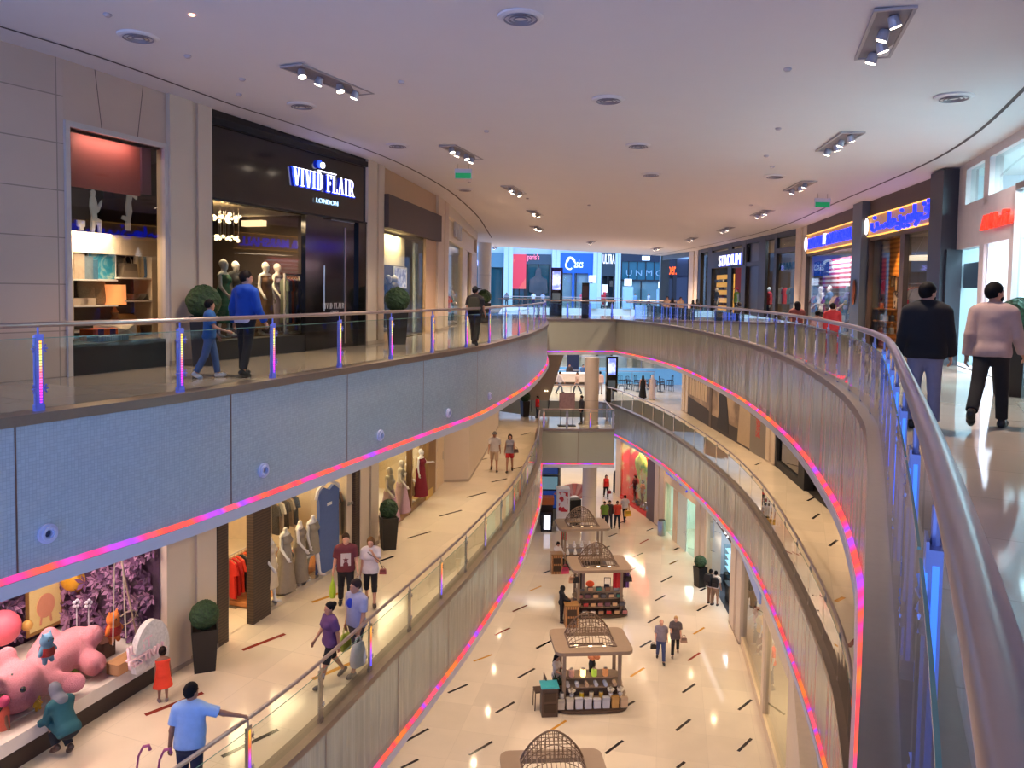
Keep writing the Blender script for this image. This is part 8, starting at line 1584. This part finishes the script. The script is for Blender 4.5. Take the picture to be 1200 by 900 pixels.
x,y=P(654,672,L0);person('vendor in a white blouse seated behind the timber cabinet',(x,y+.6,L0+.18),300,1.62,dict(top=(216,206,200),top_kind='long',fem=1,bottom=(30,28,32),shoes=(30,28,28),hair=(36,22,18),hair_kind='pony'),dict(legs=((80,80),(80,82)),arms=((35,8,50),(35,8,50)),nod=20),.018)
handbag('pink bag by the seated vendor',pl(662,672,L0),(200,60,100),.2,1.4)
x,y=P(651,818,L0);person('vendor with black hair behind the white box cart',(x,y,L0),330,1.60,dict(top=(190,180,170),top_kind='short',fem=1,bottom=(40,38,42),shoes=(30,28,28),hair=(18,14,16),hair_kind='long'),dict(STAND,arms=((30,8,50),(30,8,50)),nod=12),.014)
s1=person('person with a black backpack at the brown band shop window',(*P(832,708,L0),L0),40,1.66,dict(top=(200,190,184),bottom=(150,120,96),bottom_kind='trousers',shoes=(60,50,46),hair=(18,16,16)),STAND,.016)
s2=person('person with black crossed straps and beige shorts at the brown band shop',(*P(838,709,L0),L0),60,1.62,dict(top=(206,200,196),bottom=(160,130,104),bottom_kind='knee',shoes=(70,60,56),hair=(18,16,16)),STAND,.016)
for i,(pp,sc_)in enumerate(((s1,1.2),(s2,1.0))):b=thing('backpack',['large black backpack on the left visitor at the brown band shop','black backpack on the right visitor at the brown band shop'][i],'bag',tuple(in_world(pp,'back')-Vector((0,0,.24))),pp.rotation_euler.z);q=MB();q.prism([(x_*sc_,z_*sc_)for x_,z_ in((-.15,0),(.15,0),(.16,.3),(.1,.44),(-.1,.44),(-.16,.3))],-.14*sc_,.07,ax='y');q.obj('pouch',BLACKM,b);q=MB();q.box(-.11,.11,-.14*sc_-.05,-.14*sc_,.04,.2);q.obj('front_pocket',CHAR,b)
crowd([
('person in a lime green T-shirt and dark jeans beyond the carts',(*P(708,619,L0),L0),268,1.66,dict(top=(120,150,50),bottom=(36,38,50)),STROLL),
('person in a dark grey jacket next to the lime green T-shirt',(*P(714,618,L0),L0),265,1.7,dict(top=(70,62,60),top_kind='long',bottom=(44,46,56)),WALK),
('person in an orange red T-shirt beside the dark jacket',(*P(723,619,L0),L0),275,1.68,dict(top=(204,66,44),bottom=(34,36,50)),STROLL),
('person in a white shirt carrying a yellow bag',(*P(732,611,L0),L0),100,1.7,dict(top=(200,190,190),bottom=(26,26,32)),WALK2),
('person in a red top and black trousers walking from the far end',(*P(710,584,L0),L0),268,1.68,dict(top=(196,36,36),top_kind='none',fem=1,bottom=(24,22,26),hair_kind='long',hair=(60,40,30)),WALK),
],L0)
x,y=P(735,612,L0);handbag('large yellow bag carried by the person in the white shirt',(x,y,L0+.4),(226,170,40),.4,1.6);x,y=P(713.5,585,L0);handbag('small dark red bag of the person in the red top',(x,y,L0+.4),(130,24,40),.4,1.0)
# ================================================================== ceiling fittings
def ceil_pt(px,py):
 d=ray(px,py);t=(5.12-EYE)/d[2]
 for _ in range(6):t=(ceil_z(d[0]*t)-EYE)/d[2]
 return np.array([d[0]*t,d[1]*t])
SLOT=mat('slot interior',(128,118,122),.6);SPH=mat('grey spot body',(190,186,190),.35,.4);LENS=glow('spot lens',(255,232,206),14)
def tray(label,pa,pb,nsp=4,wd=.46,en=170):
 a,b_=ceil_pt(*pa),ceil_pt(*pb);c=(a+b_)/2;d=b_-a;L=float(np.hypot(*d));L=min(max(L,.9),2.0);rz=math.atan2(d[1],d[0])
 t=thing('recessed_light_tray',label,'ceiling light',(c[0],c[1],ceil_z(c[0])),rz,'recessed spotlight trays');b=MB();h=L/2;k=wd/2
 for q in((-h,h,-k,-k+.04),(-h,h,k-.04,k),(-h,-h+.04,-k+.04,k-.04),(h-.04,h,-k+.04,k-.04)):b.box(q[0],q[1],q[2],q[3],-.03,.0)
 b.obj('frame',mat('tray frame',(168,160,158),.5),t);b=MB();b.box(-h+.04,h-.04,-k+.04,k-.04,-.012,-.004);b.obj('back_plate',SLOT,t)
 for i in range(nsp):
  x=-h+L*(i+.5)/nsp;b=MB();b.lathe([(.055,-.02),(.065,-.05),(.075,-.15),(.068,-.155)],12);s=b.obj('spot_head',SPH,t);s.location=(x,0,0);s.rotation_euler=(.30*(1 if i%2 else-1),.12,0);b=MB();b.lathe([(.001,-.158),(.064,-.158),(.064,-.152),(.001,-.152)],12);b.obj('lens',LENS,s)
 lamp('SPOT',(c[0],c[1],ceil_z(c[0])-.2),en,(255,226,204),.12,None,(0,0,0),'ceiling_spot',120,.8);return t
TR=[((337,73),(430,112),'over the walkway before the black shopfront, largest on that side'),((1022,68),(1050,7),'nearest on the handrail side, four lamps in a column'),((521,168),(560,188),'second on the black shopfront side'),((966,178),(1003,152),'second on the handrail side'),((592,216),(612,228),'third on the black shopfront side'),((925,224),(950,211),'third on the handrail side'),((884,253),(903,245),'fourth on the handrail side'),((621,245),(633,253),'fourth on the black shopfront side'),((622,263),(636,270),'fifth on the black shopfront side'),((843,271),(858,265),'fifth on the handrail side'),((803,283),(818,276),'sixth on the handrail side'),((576,292),(585,287),'above the round far column'),((764,292),(776,289),'at the far ceiling edge'),((689,285),(698,281),'in the middle near the far ceiling edge')]
for i,(a,b_,lab)in enumerate(TR):tray('recessed tray of spotlights '+lab,a,b_,4 if i<4 else 3,.46,SPOTE*(1 if i<4 else 3))
for i,(px,py,lab)in enumerate(((610,19,'nearest above the middle of the opening'),(162,42,'above the sandstone wall'),(354,123,'before the black shopfront'),(713,116,'above the opening, second from the viewer'),(748,170,'above the opening, third from the viewer'),(1118,113,'above the charcoal pier'),(466,170,'near the patterned window'),(763,204,'above the opening, fourth from the viewer'),(908,206,'near the third handrail side tray'),(545,222,'near the cream shopfront'))):
 c=ceil_pt(px,py);b=thing('ceiling_diffuser','round white air diffuser '+lab,'air diffuser',(c[0],c[1],ceil_z(c[0])),0,'round air diffusers');q=MB();q.lathe([(.30,0),(.29,-.02),(.24,-.035)],24,caps=False);q.lathe([(.001,-.03),(.24,-.035)],24,caps=False);q.obj('rim',CEIL,b,smooth=True);q=MB();[q.lathe([(r_,-.03),(r_+.012,-.055),(r_+.02,-.05)],20,caps=False)for r_ in(.08,.14,.20)];q.obj('vanes',mat('diffuser vane',(150,140,142),.6),b,smooth=True)
for i,(px,py,lab)in enumerate(((543,202,'on the black shopfront side'),(964,237,'on the handrail side'))):
 c=ceil_pt(px,py-10);b=thing('exit_sign','small green exit sign hanging from the ceiling '+lab,'exit sign',(c[0],c[1],ceil_z(c[0])),0,'green exit signs');q=MB();q.box(-.24,.24,-.03,.03,-.42,-.14);q.obj('casing',mat('white sign casing',(206,200,206),.5),b);q=MB();q.box(-.22,.22,-.035,-.03,-.41,-.26);q.obj('green_face',mat('green exit face',(20,120,70),.5,emit=(20,140,80),es=.5),b);q=MB();[q.tube([(x_,0,-.14),(x_,0,0)],.008,5)for x_ in(-.15,.15)];q.obj('rods',STEEL,b)
for i,(px,py)in enumerate(((126,16),(280,110),(284,92),(470,95),(923,80),(912,150),(905,195),(898,182),(570,153),(880,240),(618,232),(550,213),(690,240),(220,65))):
 c=ceil_pt(px,py);b=MB();b.lathe([(.055,0),(.06,-.02),(.035,-.045)],14);tag(b.obj('smoke_detector',mat('detector plastic',(186,176,178),.5),None,(c[0],c[1],ceil_z(c[0])),smooth=True),'small round detector on the ceiling '+('above the sandstone wall','before the black shopfront, lower of two','before the black shopfront, upper of two','in front of the second left tray','left of the nearest handrail side tray','in the middle of the handrail side','beside the third handrail tray','above the third handrail tray','by the second exit sign','near the fourth handrail tray','under the third left tray','beside the left exit sign','over the middle of the opening','below the small ceiling lamp')[i],'detector','ceiling detectors')
c=ceil_pt(225,17);b=MB();b.lathe([(.03,0),(.035,-.012),(.001,-.014)],12);tag(b.obj('pin_light',glow('pin light',(255,170,130),12),None,(c[0],c[1],ceil_z(c[0]))),'tiny warm pin light in the ceiling above the home goods window','ceiling light')
# ================================================================== round ring lights on the mosaic fascia
vc=resample(VL2,.05);vn=np.array(vc)
for i,(px,py)in enumerate(((55,625),(308,551),(445,510),(525,484),(573,464))):
 h_=hit(px,vc,py);k=int(np.argmin(np.hypot(vn[:,0]-h_[0],vn[:,1]-h_[1])));t_=vn[k+1]-vn[k-1];_,z_=ZY(px,py,h_[1])
 b=thing('fascia_ring','round white ring fitting on the mosaic balcony edge, %s'%('largest and nearest the toy window','second from the frame edge','third from the frame edge','fourth from the frame edge','smallest near the bend')[i],'ring fitting',(h_[0],h_[1],z_),math.atan2(t_[1],t_[0]),'ring fittings on the mosaic edge');q=MB();q.ring((0,-.002,0),.045,.125,.035,24);q.ring((0,-.035,0),.06,.09,.03,24);q.obj('ring',mat('white ring plastic',(196,200,226),.4),b);q=MB();q.ell((0,-.004,0),(.045,.012,.045),12,8);q.obj('socket',mat('dark socket',(70,76,100),.5),b)
 # ================================================================== light
W=bpy.data.worlds.new('daylight');SC.world=W;W.use_nodes=True;bg=W.node_tree.nodes['Background'];bg.inputs[0].default_value=(*lin((130,162,236)),1);bg.inputs[1].default_value=WORLD
def mid(c,o):return offset(c,o)
WARM=(255,222,182)
def along(crv,off,z,step,en,col,sz,y0,y1,name):
 for x,y in resample(offset(crv,off),step):
  if y0<=y<=y1:lamp('SPOT',(x,y,z),en,col,sz,None,(0,0,0),name,150,1.)
along(VL1,1.7,SOF2-.03,2.6,E1,WARM,.08,6,60,'walkway_downlight')
along(VR1,-1.7,SOF2-.03,2.6,E1*1.8,WARM,.08,6,60,'walkway_downlight')
along(VL1,2.2,SOF1-.03,4.0,E0,WARM,.08,8,60,'ground_downlight')
along(VR1,-.5,SOF1-.03,4.0,E0*.8,(255,216,166),.08,8,55,'ground_downlight')
for y in(56,61):lamp('AREA',(4,y,SOF2-.05),150,(255,224,180),5,2,(0,0,0),'walkway_downlight')
for x,y in((-1,58),(5,60),(11,58),(4,70)):lamp('AREA',(x,y,SOF1-.05),190,(255,226,190),3,3,(0,0,0),'ground_downlight')
lamp('AREA',(5,70,8.5),SKY,(186,226,255),18,14,(0,0,0),'rooflight_daylight')
for x,y,z_ in((-2,17,4.7),(0.5,24,4.7),(3,31,4.7),(4.5,38,4.7)):lamp('SPOT',(x,y,z_),VOID,(255,214,164),.25,None,(0,0,0),'void_spot',75,.7)
# ================================================================== camera
cd=bpy.data.cameras.new('camera');cam=bpy.data.objects.new('camera',cd);COL.objects.link(cam);SC.camera=cam
cam.matrix_world=Matrix(((RT[0],UP[0],-FW[0],0),(RT[1],UP[1],-FW[1],0),(RT[2],UP[2],-FW[2],EYE),(0,0,0,1)))
cd.sensor_width=36;cd.lens=36*F_PX/1200;cd.shift_y=-(450-PP_Y)/1200;cd.clip_start=.05;cd.clip_end=300
vs=SC.view_settings;SC.display_settings.display_device='sRGB';vs.view_transform='Standard';vs.look='None';vs.gamma=1;vs.exposure=EXPO;vs.use_curve_mapping=False
cy=SC.cycles;cy.use_denoising=True;cy.max_bounces=8;cy.diffuse_bounces=4;cy.glossy_bounces=4;cy.transparent_max_bounces=24;cy.sample_clamp_indirect=6;cy.caustics_reflective=False;cy.caustics_refractive=False
try:cy.denoiser='OPENIMAGEDENOISE'
except Exception:pass
